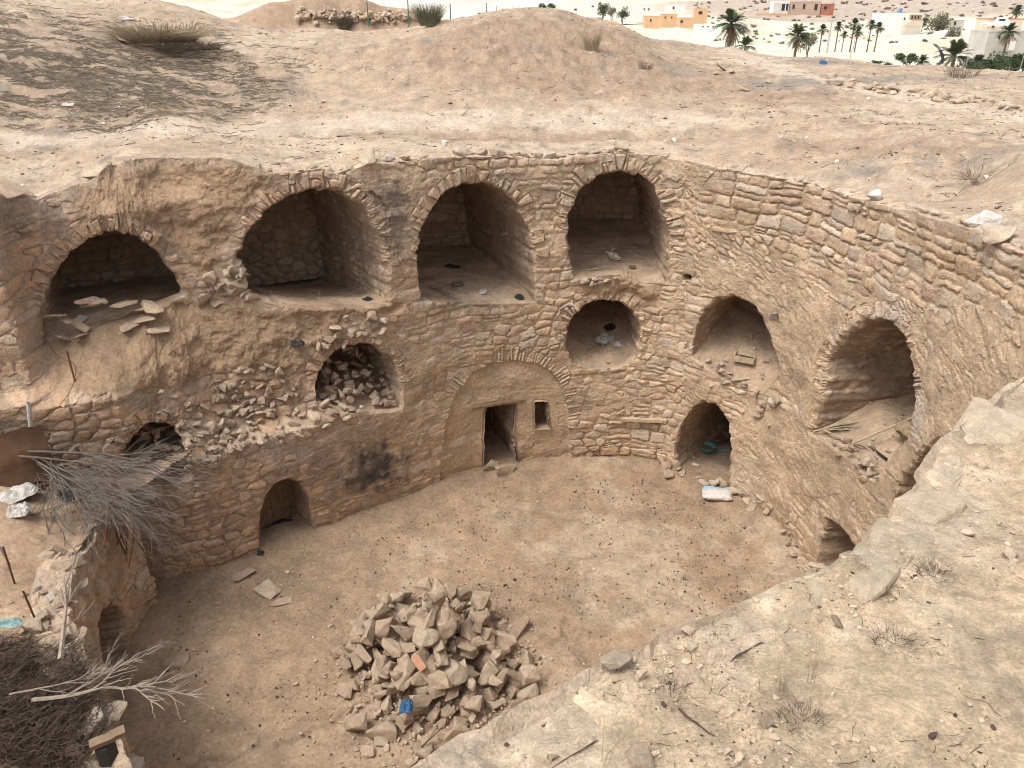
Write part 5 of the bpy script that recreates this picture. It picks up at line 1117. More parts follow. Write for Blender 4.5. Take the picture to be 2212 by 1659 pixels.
# wooden door inside the lower left doorway
o = OP['I']; pc, T3, N3, um, _ = o['frame']; ang = math.atan2(T3[1], T3[0])
door = empty('wooden_door'); tag(door, 'old plank door standing half open inside the lower left doorway', 'door')
g = Geo(); rr_ = random.Random(3)
for i in range(5): g.box((-.44+.195*i+.0975-.0, rr_.uniform(-.004,.004), .82), (.186, .035, 1.64))
sub('planks', g, M_WOOD, door)
g = Geo()
for z in (.3, 1.35): g.box((0, .035, z), (.95, .03, .11))
sub('batten', g, M_WOOD, door)
g = Geo(); g.box((-.3,-.025,.85), (.1,.02,.14)); g.tube([(-.3,-.03,.87),(-.3,-.07,.85),(-.3,-.03,.82)], .008, 5, 3); sub('latch', g, M_RUST, door)
g = Geo(); g.tube([(-.20,-.05,1.72),(-.21,-.055,.9),(-.18,-.05,.05)], .012, 5, 3)
p = pc+T3*.02+N3*.75; p[2] = .05; place(door, p, ang+.12)
rag = Geo(); 
def cloth(name, loc, w, d, h, mat, lab, cat, seed, rz=0., crumple=1.0, n=26, tilt=(0,0)):
    r = np.random.default_rng(seed); a, b = np.meshgrid(np.linspace(-1,1,n), np.linspace(-1,1,n), indexing='ij'); a = a.ravel(); b = b.ravel(); rad = 1-.25*np.abs(perlin(a*1.5+seed, b*1.5, 1.))-.12*(a*b)**2
    x = a*w/2*rad; y = b*d/2*rad; e = np.clip(1-np.maximum(np.abs(a), np.abs(b))**3, 0, 1)
    z = e**.5*h*(.45+.8*np.abs(fbm(a*1.1+seed, b*1.1, 2., 2))*crumple)+fbm(a*2.4+seed, b*2.4, 3., 3)*.22*h*crumple*e-np.abs(perlin(a*4+seed, b*4, 6.))*.35*h*e
    V = np.stack([x, y, z+.004], -1); V2 = V.copy(); V2[:,2] -= .006; I = np.arange(n*n).reshape(n,n); Q = np.stack([I[:-1,:-1].ravel(), I[1:,:-1].ravel(), I[1:,1:].ravel(), I[:-1,1:].ravel()], 1); N = n*n
    bd = list(I[:,0])+list(I[-1,1:])+list(I[-2::-1,-1])+list(I[0,-2:0:-1]); S_ = [(bd[i], bd[(i+1)%len(bd)], bd[(i+1)%len(bd)]+N, bd[i]+N) for i in range(len(bd))]
    ob = npmesh(name, np.vstack([V,V2]), np.vstack([Q, Q[:, ::-1]+N, S_]), mat, None, None, True); ob.location = loc; ob.rotation_euler = (tilt[0],tilt[1],rz); tag(ob, lab, cat); return ob
p = onyard(568, 1160, .01); cloth('black_rag', (p[0]+.25,p[1]+.55,.05), .45,.22,.05, M_BLACK, 'flat black rag at the threshold of the wooden door', 'rag', 3)
cloth('black_rag', onyard(563,1197,.02), .14,.12,.05, M_BLACK, 'small black scrap against the left foot of the door arch', 'rag', 4)
# central doorway: lintel board and the frame leaning in the dark; window grille
o = OP['J']; a = o['a']; zt = a[:,1].max(); pL = S1.at(np.array([a[:,0].min()-.22]), np.array([zt+.03]))[0]; pR = S1.at(np.array([a[:,0].max()+.14]), np.array([zt+.03]))[0]
def beam(name, A, B, w, h, mat, lab, cat, parent=None, seed=0):
    A, B = np.array(A,float), np.array(B,float); d = B-A; L = np.linalg.norm(d); ax = d/L; side = np.cross(ax, (0,0,1)); side /= np.linalg.norm(side)+1e-9; up = np.cross(side, ax); n = 9; r = np.random.default_rng(seed); g = Geo(); V = []
    for i, t in enumerate(np.linspace(0,1,n)):
        c = A+d*t+side*r.normal(0,.03)*w+up*r.normal(0,.03)*h; k = 1+r.normal(0,.05)
        V += [c+side*w/2*k+up*h/2*k, c-side*w/2*k+up*h/2*k, c-side*w/2*k-up*h/2*k, c+side*w/2*k-up*h/2*k]
    Q = [(i*4+j, i*4+(j+1)%4, i*4+4+(j+1)%4, i*4+4+j) for i in range(n-1) for j in range(4)]+[(3,2,1,0),(n*4-4,n*4-3,n*4-2,n*4-1)]
    ob = g.add(V, Q).build(name, mat, parent); 
    if lab: tag(ob, lab, cat)
    return ob
nj = S1.nu(np.array([a[:,0].mean()]))[0]; q3 = np.array([nj[0], nj[1], 0])
beam('door_lintel', pL+q3*.06, pR+q3*.06, .16, .05, M_WOOD, 'thin board lintel over the central black doorway', 'lintel')
pc, T3, N3, um, _ = OP['J']['frame']; fr = Geo()
for al in (-.12, .1): fr.tube([pc+T3*al+N3*.9+np.array([0,0,.1-pc[2]]), pc+T3*(al+.03)+N3*1.05+np.array([0,0,1.5-pc[2]])], .014, 5)
for z in (.5, 1.0): fr.tube([pc+T3*(-.3)+N3*.95+np.array([0,0,z-pc[2]]), pc+T3*.12+N3*.98+np.array([0,0,z+.03-pc[2]])], .010, 5)
tag(fr.build('iron_grille', M_RUST), 'thin iron grille leaning in the dark of the central doorway', 'grille')
pc, T3, N3, um, _ = OP['K']['frame']; g = Geo(); r = np.random.default_rng(4); st = []
for i in range(170):
    a0 = np.array([r.uniform(-.09,.10), r.uniform(.18,.26), r.uniform(-.28,.26)]); s_ = np.linspace(0,1,7); h = r.uniform(0,6.28); k = r.choice([-1,1])*r.uniform(4,7); hh = h+k*s_; l = .11
    st.append(pc+T3*(a0[0]+np.cumsum(np.cos(hh))*l/7)[:,None].clip(-.13,.13)+N3*(a0[1]+r.normal(0,.01)+.03*np.sin(s_*3+h))[:,None]+np.array([0,0,1.])*np.clip(a0[2]+np.cumsum(np.sin(hh))*l/7,-.30,.29)[:,None])
g.tubes(np.array(st), np.full((len(st),7),.004), 3); g.tube([pc+T3*-.10+N3*.15-np.array([0,0,.3]), pc+T3*-.09+N3*.15+np.array([0,0,.25])], .01, 5); tag(g.build('wire_netting', M_RUST), 'crumpled rusty netting stuffed in the narrow window', 'netting')
# basins, hen and sack of the right doorway
def basin(name, r0, r1, h, mat, loc, lab, fill=True, th=.012):
    root = empty(name); tag(root, lab, 'basin'); n = 28; th_ = np.arange(n)*2*np.pi/n
    prof = [(0,.0),(r0,.0),(r0+(r1-r0)*.55,h*.5),(r1,h),(r1+.018,h+.004),(r1+.012,h-.008),(r1-th,h-.006),(r0+(r1-r0)*.5-th,h*.5),(r0-th,th),(0,th)]
    V = []; Q = []; m = len(prof)
    for (R_, z) in prof: V += [(R_*math.cos(t)*(1+.0), R_*math.sin(t), z) for t in th_]
    for i in range(m-1):
        for j in range(n): Q.append((i*n+j, i*n+(j+1)%n, (i+1)*n+(j+1)%n, (i+1)*n+j))
    Geo().add(V, Q).build('bowl', mat, root, smooth=True)
    if fill:
        rr = np.linspace(0,1,7); V = []; Q = []; R_ = (r0+(r1-r0)*.5)-th*1.2
        for q in rr: V += [(R_*q*math.cos(t)*1.0, R_*q*math.sin(t), h*.45+.02*(1-q)+.012*perlin(np.array([q*3+math.cos(t)*2]), np.array([math.sin(t)*2]))[0]) for t in th_]
        for i in range(6):
            for j in range(n): Q.append((i*n+j, i*n+(j+1)%n, (i+1)*n+(j+1)%n, (i+1)*n+j))
        Geo().add(V, Q).build('feed', M_FEED, root, smooth=True)
    root.location = loc; return root
def inroom(px, py, z=.02): return atz(px, py, z+.07)
basin('teal_basin', .13, .185, .12, M_TEAL, inroom(1527,972,.05), 'teal plastic basin of feed, nearest in the dark arched doorway')
basin('metal_pan', .20, .30, .09, M_TIN, inroom(1547,945,.05), 'wide dull metal pan of feed behind the teal basin')
basin('metal_pot', .10, .14, .13, M_TIN, inroom(1502,952,.05), 'small dull metal pot left of the wide pan')
p = inroom(1560,965,.03); cloth('feed_sack', (p[0]-.05,p[1],.03), .6,.3,.03, M_GREYPL, 'flattened grey sack under the wide metal pan', 'sack', 8, .2)
def skin_body(name, verts, edges, radii, mat, parent=None, sub_=2, loc=(0,0,0)):
    me = bpy.data.meshes.new(name+'_base'); me.from_pydata(verts, edges, []); ob = bpy.data.objects.new(name, me); COL.objects.link(ob)
    m = ob.modifiers.new('s', 'SKIN'); 
    for i, v in enumerate(me.skin_vertices[0].data): v.radius = radii[i]; v.use_root = (i == 0)
    m.use_smooth_shade = True; ss = ob.modifiers.new('d', 'SUBSURF'); ss.levels = sub_; ss.render_levels = sub_
    dg = bpy.context.evaluated_depsgraph_get(); me2 = bpy.data.meshes.new_from_object(ob.evaluated_get(dg)); bpy.data.objects.remove(ob); me2.name = name; me2.materials.clear(); me2.materials.append(mat)
    for p_ in me2.polygons: p_.use_smooth = True
    return link(name, me2, parent)
M_HEN = plain('russet_feathers', (.24,.11,.05), .85, .35, 25, .004); M_HENL = plain('yellow_shank', (.45,.33,.12), .6, .1, 9, 0.); M_COMB = plain('red_comb', (.40,.03,.02), .5, .1, 9, 0.)
hen = empty('hen'); tag(hen, 'russet hen standing in the dark behind the wide metal pan', 'hen')
skin_body('body', [(0,0,.20),(.08,0,.215),(.14,0,.27),(.165,0,.33),(.195,0,.36),(-.09,0,.23),(-.16,0,.29),(-.22,0,.35)], [(0,1),(1,2),(2,3),(3,4),(0,5),(5,6),(6,7)],
          [(.085,.095),(.075,.085),(.045,.045),(.028,.028),(.026,.028),(.07,.08),(.035,.055),(.012,.035)], M_HEN, hen)
g = Geo(); g.tubes([[(.215,0,.362),(.232,0,.356),(.245,0,.350)]], [[.010,.007,.002]], 6); sub('beak', g, M_HENL, hen)
g = Geo(); g.box((.195,0,.395),(.05,.008,.028)); g.box((.212,0,.335),(.014,.012,.03)); sub('comb', g, M_COMB, hen)
for s_ in (-1,1):
    g = Geo(); g.tube([(0,.045*s_,.14),(-.012,.045*s_,.08),(.0,.045*s_,.01)], .008, 5)
    for d in (-.5,0,.5): g.tube([(0,.045*s_,.01),(.045,.045*s_+d*.05,.005)], .005, 4)
    g.tube([(0,.045*s_,.01),(-.025,.045*s_,.005)], .005, 4); sub('leg', g, M_HENL, hen)
for s_ in (-1,1):
    a_, b_ = np.meshgrid(np.linspace(0,1,8), np.linspace(-1,1,6), indexing='ij'); V = np.stack([.07-.24*a_, s_*(.088-.02*a_+.0*b_), .225+.05*b_*(1-a_*.7)+.035*a_], -1).reshape(-1,3); V2 = V.copy(); V2[:,1] += s_*.010*(1-np.abs(b_)).ravel(); I = np.arange(48).reshape(8,6)
    Q = np.stack([I[:-1,:-1].ravel(), I[1:,:-1].ravel(), I[1:,1:].ravel(), I[:-1,1:].ravel()], 1); Geo().add(V2, Q).build('wing', M_HEN, hen, smooth=True)
place(hen, inroom(1508,932,.05), 2.3)
# pale sack outside
def sack(loc, w, d, h, mat, lab, rz, seed=2):
    n = 22; a, b = np.meshgrid(np.linspace(0,2*np.pi,n,endpoint=False), np.linspace(0,1,13), indexing='ij'); tt = b*2-1; prof = (1-np.abs(tt)**3.2)**.45
    x = tt*w/2; y = np.sign(np.cos(a))*np.abs(np.cos(a))**.7*d/2*(.75+.25*prof); z = np.sin(a)*h/2*prof
    z = z+fbm(x*6+seed, y*6, 2., 3)*.03*h/.15; y = y+fbm(x*5, z*8+seed, 5., 3)*.03; z = np.maximum(z, -h*.36)+h*.36
    V = np.stack([x,y,z],-1).reshape(-1,3); I = np.arange(n*13).reshape(n,13); J = np.roll(I,-1,0); Q = np.stack([I[:,:-1].ravel(), J[:,:-1].ravel(), J[:,1:].ravel(), I[:,1:].ravel()],1)
    ob = npmesh('sack', V, Q, mat, None, None, True); ob.location = loc; ob.rotation_euler = (0,0,rz); tag(ob, lab, 'sack'); return ob
m, n, b = newmat('printed_sack', .7, .3); tc = n.nodes.new('ShaderNodeTexCoord'); sp = n.nodes.new('ShaderNodeSeparateXYZ'); n.links.new(tc.outputs['Object'], sp.inputs[0])
cm = ramp(n, sp.outputs['Y'], [(0.0, (.62,.56,.52)), (0.03, (.60,.54,.50)), (0.06, (.36,.50,.58)), (0.5, (.42,.52,.58))]); n.links.new(mulc(n, cm, ramp(n, noise(n, 14, 5, .6, tc.outputs['Object']), [(.35,.8),(.65,1.1)])), b.inputs['Base Color']); bump(n, b, noise(n, 20, 5, .6, tc.outputs['Object']), .02, .8)
p = onyard(1548,1072,.0); sack((p[0],p[1],p[2]+.0), .62,.44,.17, m, 'pale sack with a faded blue patch lying outside the dark arched doorway', -.15)
# chamber contents
fa = lambda k, al, d: OP[k]['floor_at'](al, d)
p = fa('C', -.55, .55); g = bough(700, p+np.array([-.35,.35,.05]), p+np.array([.25,-.25,.06]), .035, 5, 3, .8, 0, .35); tag(g.build('driftwood_branch', M_BARK), 'gnarled dry branch lying in the middle upper chamber', 'branch')
for k, al, d, w, dd, h, mat, lab, sd_ in [('C',.25,.35,.22,.16,.06,M_CLOTH,'small crumpled white scrap near the front of the middle chamber',11),('C',.95,.15,.22,.16,.10,M_BLACK,'dark crumpled scrap at the right foot of the middle chamber',12),('C',.2,2.0,.4,.14,.05,M_BLACK,'dark rag far back in the middle chamber',13),
        ('C',-.1,.9,.28,.2,.06,M_SCRUB,'brown clod in the centre of the middle chamber floor',14),('B',.75,.3,.2,.16,.03,M_BLACK,'small dark square scrap by the right wall of the widest chamber',15),('A',-.75,.6,.3,.2,.06,M_CLOTH,'crumpled light scrap at the left of the dark chamber',16),
        ('F',.25,.9,.34,.55,.16,M_GREYPL,'grey plastic sheet crumpled in the round mouthed chamber',17),('F',.48,.65,.20,.2,.10,M_CLOTH,'white scrap beside the grey sheet in the round mouthed chamber',18),('F',.42,1.3,.3,.2,.12,M_BLACK,'black bag at the back of the round mouthed chamber',19),
        ('G',.35,.15,.3,.12,.05,M_CLOTH,'white bone like scrap at the front of the small right recess',20),('H',.8,1.1,.55,.5,.35,M_BLUE,'blue grey sheet far back in the far right recess',21)]:
    cloth('scrap', fa(k, al, d), w, dd, h, mat, lab, 'scrap', sd_, sd_*.7)
p = fa('D', .1, 1.05); g = Geo(); r = np.random.default_rng(2)       # weathered skull shaped basket of bone
sk = empty('animal_skull'); tag(sk, 'bleached animal skull on the floor of the tallest chamber', 'skull')
skin_body('cranium', [(0,0,.09),(.10,0,.10),(-.12,0,.07),(-.22,0,.05)], [(0,1),(0,2),(2,3)], [(.075,.07),(.05,.05),(.045,.04),(.025,.02)], M_BONE, sk)
for s_ in (-1,1): g = Geo(); g.tube([(.06,.05*s_,.13),(.10,.12*s_,.17),(.05,.17*s_,.19)], [.02,.013,.005], 6, 4); sub('horn', g, M_BONE, sk, smooth=True)
g = Geo(); g.tube([(.04,.05,.03),(-.08,.035,.02),(-.2,.012,.015)], [.014,.012,.01], 5, 3); g.tube([(.04,-.05,.03),(-.08,-.035,.02),(-.2,-.012,.015)], [.014,.012,.01], 5, 3); sub('jaw', g, M_BONE, sk)
place(sk, p, 2.4, 1.0)
p = fa('D', .45, .55); g = Geo(); n_ = 16
V = [(R_*math.cos(t), R_*math.sin(t), z) for (R_, z) in [(0,0),(.07,0),(.075,.04),(.068,.045),(.06,.03),(0,.03)] for t in np.arange(n_)*2*np.pi/n_]; Q = [(i*n_+j, i*n_+(j+1)%n_, (i+1)*n_+(j+1)%n_, (i+1)*n_+j) for i in range(5) for j in range(n_)]
ob = g.add(V, Q).build('clay_lid', M_FEED, None, True); ob.location = p+np.array([0,0,.01]); tag(ob, 'small round reddish lid on the floor of the tallest chamber', 'lid')
p = fa('D', -.3, .45); g = Geo(); g.tube([p+np.array([-.25,-.05,.03]), p+np.array([.2,.08,.06])], .01, 5); tag(g.build('stick', M_PALEWOOD), 'short pale stick at the front of the tallest chamber', 'stick')
# open wooden box
bx = empty('wooden_box'); tag(bx, 'broken open wooden box on the floor of the small right recess', 'box')
for nm, c, d in [('side_board',(0,-.17,.06),(.42,.02,.12)),('side_board',(0,.17,.06),(.42,.02,.12)),('end_board',(-.2,0,.06),(.02,.32,.12)),('end_board',(.2,0,.045),(.02,.32,.09)),('bottom_board',(0,0,.012),(.38,.32,.012))]: sub(nm, Geo().box(c, d), M_PALEWOOD, bx)
sub('lid', Geo().box((.02,.12,.15),(.34,.26,.014), emat(.5,.1,.1)), M_PALEWOOD, bx)
place(bx, fa('G', .12, .55), -.45)
p = fa('G', .35, .22); beam('plank', p+np.array([-.3,-.02,.03]), p+np.array([.3,.1,.05]), .07,.02, M_PALEWOOD, 'thin pale board at the front of the small right recess', 'plank')
h = S1.hit(1340,903); h2 = S1.hit(1432,908); q3 = np.append(S1.nu(np.array([h[0]]))[0], 0); beam('timber', h[2]-q3*.05, h2[2]-q3*.02, .09,.07, M_PALEWOOD, 'pale curved timber embedded low in the wall near the corner', 'timber', seed=4)
h = S1.hit(1677,683); q3 = np.append(S1.nu(np.array([h[0]]))[0], 0); tv = np.array([q3[1],-q3[0],0]); g = Geo()
for i in range(6): g.tube([h[2]-q3*.03-tv*.12+np.array([0,0,-.10+.022*i]), h[2]-q3*(.10+.01*i)+tv*.13+np.array([0,0,.02+.02*i])], .012, 5)
tag(g.build('splintered_log', M_BARK), 'splintered grey beam end sticking out of the right wall', 'beam')
# far right recess: palm ribs, long pole, bundle
def whisk(A, B, n, sp, lab, seed):
    r = np.random.default_rng(seed); A, B = np.array(A), np.array(B); d = B-A; L = np.linalg.norm(d); s_ = np.linspace(0,1,6)[:,None]; P = [A+d*s_*r.uniform(.7,1.05)+r.normal(0,1,3)*np.array([1,1,.25])*sp*s_**1.4 for _ in range(n)]
    g = Geo(); g.tubes(np.array(P), np.full((n,6),.006), 3); g.tube([A-d*.05, A+d*.35], [.02,.014], 6); tag(g.build('palm_whisk', M_STRAW), lab, 'palm broom')
pa, pb = S1.hit(1760,937)[2], S1.hit(1842,922)[2]; whisk(pa+[0,0,.06], fa('H',-.55,.55)+np.array([0,0,.08]), 26, .11, 'fan of dry palm ribs at the left lip of the far right recess', 1)
whisk(fa('H',-.75,.12)+np.array([0,0,.08]), fa('H',.15,.25)+np.array([0,0,.08]), 22, .05, 'long bundle of dry palm ribs across the front of the far right recess', 2)
g = Geo(); g.tube([fa('H',-.1,-.02)+np.array([0,0,.03]), fa('H',.55,.9)+np.array([0,0,.55])], [.022,.016], 6); tag(g.build('pole', M_PALEWOOD), 'long pale pole leaning inside the far right recess', 'pole')
g = Geo(); g.tube([fa('H',.25,.35)+np.array([0,0,.05]), fa('H',.62,.35)+np.array([0,0,.06])], .022, 8); tag(g.build('dark_pipe', M_BLACK), 'short dark pipe behind the long pole', 'pipe')
sack(fa('H', .45, .95)+np.array([0,0,.03]), .75,.45,.36, plain('matted_wool', (.33,.25,.16), .98, .4, 12, .03), 'matted brown bundle at the back of the far right recess', .4, 9)
p = fa('H', .05, .9); g = Geo(); g.tube([p+np.array([-.05,-.1,.02]), p+np.array([.2,-.05,.09]), p+np.array([.5,.1,.05])], [.03,.035,.02], 6, 5); tag(g.build('torn_liner', M_CLOTH), 'curled pale rim of torn sheeting in front of the brown bundle', 'sheeting')
# blue rag and broken tile in the heap
def onheap(px, py): return atz(px, py, .42)
cloth('blue_rag', onheap(877,1528)+np.array([0,.03,-.03]), .20,.22,.10, M_BLUE, 'blue plastic rag wedged in the lower left of the stone heap', 'rag', 31)
ob = Geo().box((0,0,0),(.26,.12,.03), emat(.5,.3,-.9)).build('broken_tile', plain('terracotta', (.42,.22,.14), .85, .2, 12, .004)); ob.location = atz(905,1432,.80); tag(ob, 'broken reddish tile stuck between the stones of the heap', 'tile')
# ---- left terrace odds and ends
def onterr(px, py, dz=0.): p = atz(px, py, 2.45); z = tz(p[0], p[1]); p = atz(px, py, z); return np.array([p[0], p[1], z+dz])
for (px, py, h, lab, lean) in [(32,1263,.62,'rusty iron stake, leftmost of the two standing beside the terrace wall',(.0,.03)),(88,1365,.62,'rusty iron stake in front of the thorn brush',(-.08,.05)),(20,1215,.5,'leaning grey wooden peg at the left edge',(-.10,0)),(105,1150,.4,'short dark peg under the branch pile',(.02,0))]:
    p = onterr(px, py); g = Geo(); g.tube([p-np.array([0,0,.05]), p+np.array([lean[0],lean[1],h])], [.014,.013], 5); tag(g.build('stake', M_RUST if 'rusty' in lab else M_BARK), lab, 'stake')
h = S1.hit(165,820)[2]; g = Geo(); g.tube([h+np.array([0,-.05,-.05]), h+np.array([-.06,.05,.48])], .016, 5); tag(g.build('stake', M_RUST), 'rusty iron stake on the earth slope carrying barbed wire', 'stake')
bw = [S1.hit(*q) for q in [(100,735),(130,775),(166,795),(155,850),(110,905),(90,960),(130,1000)]]; pts = [b_[2]-np.append(S1.nu(np.array([b_[0]]))[0]*.10, -.08) for b_ in bw if b_]
g = Geo(); L_ = catmull3(pts, 9); g.tube(L_, .005, 4)
for q in L_[::5]: g.tube([q+np.array([-.02,0,.02]), q+np.array([.02,0,-.02])], .003, 3); g.tube([q+np.array([.02,0,.02]), q+np.array([-.02,0,-.02])], .003, 3)
tag(g.build('barbed_wire', M_RUST), 'rusty barbed wire strung from the stake on the earth slope', 'wire')
pts = [b_[2]-np.append(S1.nu(np.array([b_[0]]))[0]*.22, -.05) for b_ in [S1.hit(*q) for q in [(150,1010),(190,960),(250,940),(330,925),(380,905),(300,900),(230,915),(180,940),(200,1000)]] if b_]
g = Geo(); L_ = catmull3(pts, 9); g.tube(L_, .005, 4)
for q in L_[::5]: g.tube([q+np.array([-.02,0,.02]), q+np.array([.02,0,-.02])], .003, 3)
tag(g.build('barbed_wire', M_RUST), 'loose loops of barbed wire hanging over the half blocked arch', 'wire')
# bent reinforcing rods hanging over the terrace wall
a0 = atz(262,1065,2.75)
for i in range(7):
    r = np.random.default_rng(40+i); g = Geo(); p0 = a0+np.array([r.normal(0,.10), r.normal(0,.06), r.normal(0,.06)]); p1 = atz(262+r.normal(0,14), 1215+r.normal(0,14), 1.7); mid = (p0+p1)/2+np.array([r.normal(.03,.10), r.normal(-.03,.06), r.normal(.05,.05)])
    g.tube([p0+np.array([-.15+r.normal(0,.06),.05,.12]), p0, mid, p1], .010, 5, 7); tag(g.build('iron_rod', M_RUST, smooth=True), 'bent rusty rod hanging down over the terrace wall beside the branch pile', 'rod', 'rusty rods hanging over the terrace wall')
g = Geo(); g.tube([atz(236,1090,2.75), atz(225,1180,2.3)], .022, 6); tag(g.build('angle_iron', M_RUST), 'straight rusty bar beside the hanging rods', 'bar')
p = onterr(45,1010,.05); cloth('white_cloth', p+np.array([.0,.25,.12]), .85,.5,.12, M_CLOTH, 'torn white cloth bundled on the left end of the branch pile', 'cloth', 41, .4)
cloth('white_cloth', onterr(38,1075,.05), (.6),.42,.12, M_CLOTH, 'dirty white cloth hanging below the bundled one', 'cloth', 42, .9)
cloth('white_cloth', onterr(42,1110,.03), .30,.30,.14, M_CLOTH, 'lowest small white cloth at the left of the branches', 'cloth', 43, .2)
h = S1.hit(312,1072); cloth('white_rag', h[2]-np.append(S1.nu(np.array([h[0]]))[0]*.1, 0)+np.array([0,0,.02]), .42,.2,.12, M_CLOTH, 'small grey white rag on the wall below the half blocked arch', 'rag', 44, .3)
cloth('black_bag', onterr(150,1075,.02), .35,.3,.15, M_BLACK, 'black plastic bag under the branch pile', 'bag', 45)
cloth('teal_scrap', onterr(35,1388,.30), .30,.14,.08, plain('pale_teal', (.25,.38,.38), .6, .4, 9, .004), 'teal and white plastic scrap on top of the thorn brush', 'scrap', 46)
h = S1.hit(640,742); cloth('black_bag', h[2]-np.append(S1.nu(np.array([h[0]]))[0]*.06, 0), .26,.2,.1, M_BLACK, 'black plastic bag caught beside the stones above the rubble filled recess', 'bag', 47)
p = onterr(10,1060); ob = Geo().box((0,0,0),(.8,.6,.09), emat(.15,-.1,.4)).build('grey_flagstone', plain('flagstone', (.34,.33,.27), .9, .25, 5, .01)); ob.location = p+np.array([-.15,.5,.25]); tag(ob, 'grey green flagstone under the white cloth at the left edge', 'slab')
# rusty sheet leaning at the left edge
sh = empty('rusty_panel'); tag(sh, 'curved rusty metal sheet leaning against the wall at the left edge', 'panel')
a_, b_ = np.meshgrid(np.linspace(-1,1,14), np.linspace(0,1,10), indexing='ij'); V = np.stack([a_*.55*(1+.12*(1-b_)), .10*a_**2+.02*np.sin(b_*9), b_*.95+.05*np.sin(a_*3)], -1).reshape(-1,3); V2 = V+np.array([0,.012,0]); I = np.arange(140).reshape(14,10); Q = np.stack([I[:-1,:-1].ravel(), I[1:,:-1].ravel(), I[1:,1:].ravel(), I[:-1,1:].ravel()],1)
M_SHEET = plain('rusted_sheet', (.17,.10,.06), .8, .4, 4, .006)
Geo().add(V, Q).add(V2, Q[:, ::-1]).build('sheet', M_SHEET, sh, smooth=True); sub('bottom_rail', Geo().box((0,-.01,-.02),(1.25,.05,.05)), M_RUST, sh)
q = S1.hit(28,945); place(sh, (q[2][0], q[2][1]-.28, 2.72), .35)
ob = Geo().tube([atz(62,870,4.1), atz(66,920,3.7), atz(72,950,3.45)], [.035,.03,.02], 6, 4).build('white_post', M_CLOTH, smooth=True); tag(ob, 'peeling white stick beside the rusty sheet', 'stick')
h = S2.hit(236,1622) or (0,0,atz(236,1622,1.6)); q = np.array(h[2]); nn = np.append(S2.nu(np.array([h[0]]))[0], 0) if h[0] else np.array([-1,0,0]); g = Geo(); g.box(q+nn*.02, (.10,.16,.22)); tag(g.build('pocket_shade', M_BLACK), 'black box standing in for the dark of a hole under a wooden stub at the bottom left', 'dark hole')  # black box painted in place of the shade inside the hole
beam('wooden_stub', q+np.array([.0,.02,.17])-nn*.16, q+np.array([-.0,-.02,.15])+nn*.12, .10,.05, M_WOOD, 'wooden stub projecting above the dark hole at the bottom left', 'beam')

# ---------------------------------------------------------------- palms, trees and shrubs beyond the crest
def palm_meshes(seed, n=46, dead=26):
    r = np.random.default_rng(seed)
    def fronds(n, e0, e1, L0, L1, sag, lw, k=24):
        V = []; Q = []; c = 0
        for i in range(n):
            az = r.uniform(0,6.283); el = r.uniform(e0,e1); L = r.uniform(L0,L1); s = np.linspace(0,1,9); h = np.cos(el)*L*s; z = np.sin(el)*L*s-sag*L*s**2*(.6+.4*np.cos(el)); d = np.array([math.cos(az), math.sin(az), 0]); side = np.array([-d[1], d[0], 0])
            C = d*h[:,None]+np.array([0,0,1.])*z[:,None]; w = .018
            for a in range(8):
                V += [C[a]+side*w, C[a]-side*w, C[a+1]-side*w, C[a+1]+side*w]; Q.append((c,c+1,c+2,c+3)); c += 4
            for q in np.linspace(.16,.99,k):
                f = q*8; a = int(min(f,7)); p = C[a]+(C[a+1]-C[a])*(f-a); t = C[a+1]-C[a]; t = t/np.linalg.norm(t); l = lw*math.sin(math.pi*min(q*.9+.12,1))**.6*r.uniform(.8,1.1)
                for sgn in (-1,1):
                    v = side*sgn*.75+t*.75+np.array([0,0,r.uniform(-.15,.25)]); v /= np.linalg.norm(v); e = p+v*l; b = t*.022
                    V += [p-b, p+b, e+b*.3, e-b*.3]; Q.append((c,c+1,c+2,c+3)); c += 4
        return np.array(V), Q
    a = fronds(n, -.15, 1.45, .85, 1.05, .42, .26); b = fronds(dead, -1.35, -.55, .7, .95, .12, .14, 12)
    return a, b
def mk(name, V, Q, mat, smooth=False):
    o = npmesh(name, V, Q, mat, None, None, smooth); me = o.data; bpy.data.objects.remove(o); return me
PV = []
for i in range(3):
    a, b = palm_meshes(30+i); PV.append((mk('crown', a[0], a[1], M_FROND), mk('dead_fronds', b[0], b[1], M_DEADFR)))
def palm(px, py, R_px, dist, lab, k=0, dead=1.0, lean=0.0, name='palm_tree'):
    r = ray(px, py); c = EYE+r*(dist/r[1]); R = R_px*PS/769.3*dist/ (math.cos(PITCH)); gzv = float(hfar(np.array([c[0]]), np.array([c[1]]))[0]) if dist > 75 else gz(c[0], c[1]); gzv = min(gzv, c[2]-R*.3)
    root = empty(name, (c[0], c[1], gzv)); tag(root, lab, 'palm tree'); H = c[2]-gzv
    g = Geo(); n = 14; t = np.linspace(0,1,n)[:,None]; P = np.array([0,0,0])+np.array([lean,0,1.])*H*t; rr_ = R*.085*(1+.35*(1-t[:,0])**4+.10*np.where(np.arange(n) % 2, 1, -1)); g.tubes((P+np.array([c[0],c[1],gzv]))[None], rr_[None], 8); g.build('trunk', M_TRUNK, root, smooth=False)
    for me, nm, s in ((PV[k][0],'crown',1.), (PV[k][1],'dead_fronds',dead)):
        if s <= 0: continue
        o = bpy.data.objects.new(nm, me); COL.objects.link(o); o.parent = root; o.location = (lean*H, 0, H); o.scale = (R*s*1.05,)*3; o.rotation_euler = (0,0,k*1.3+px)
    return root
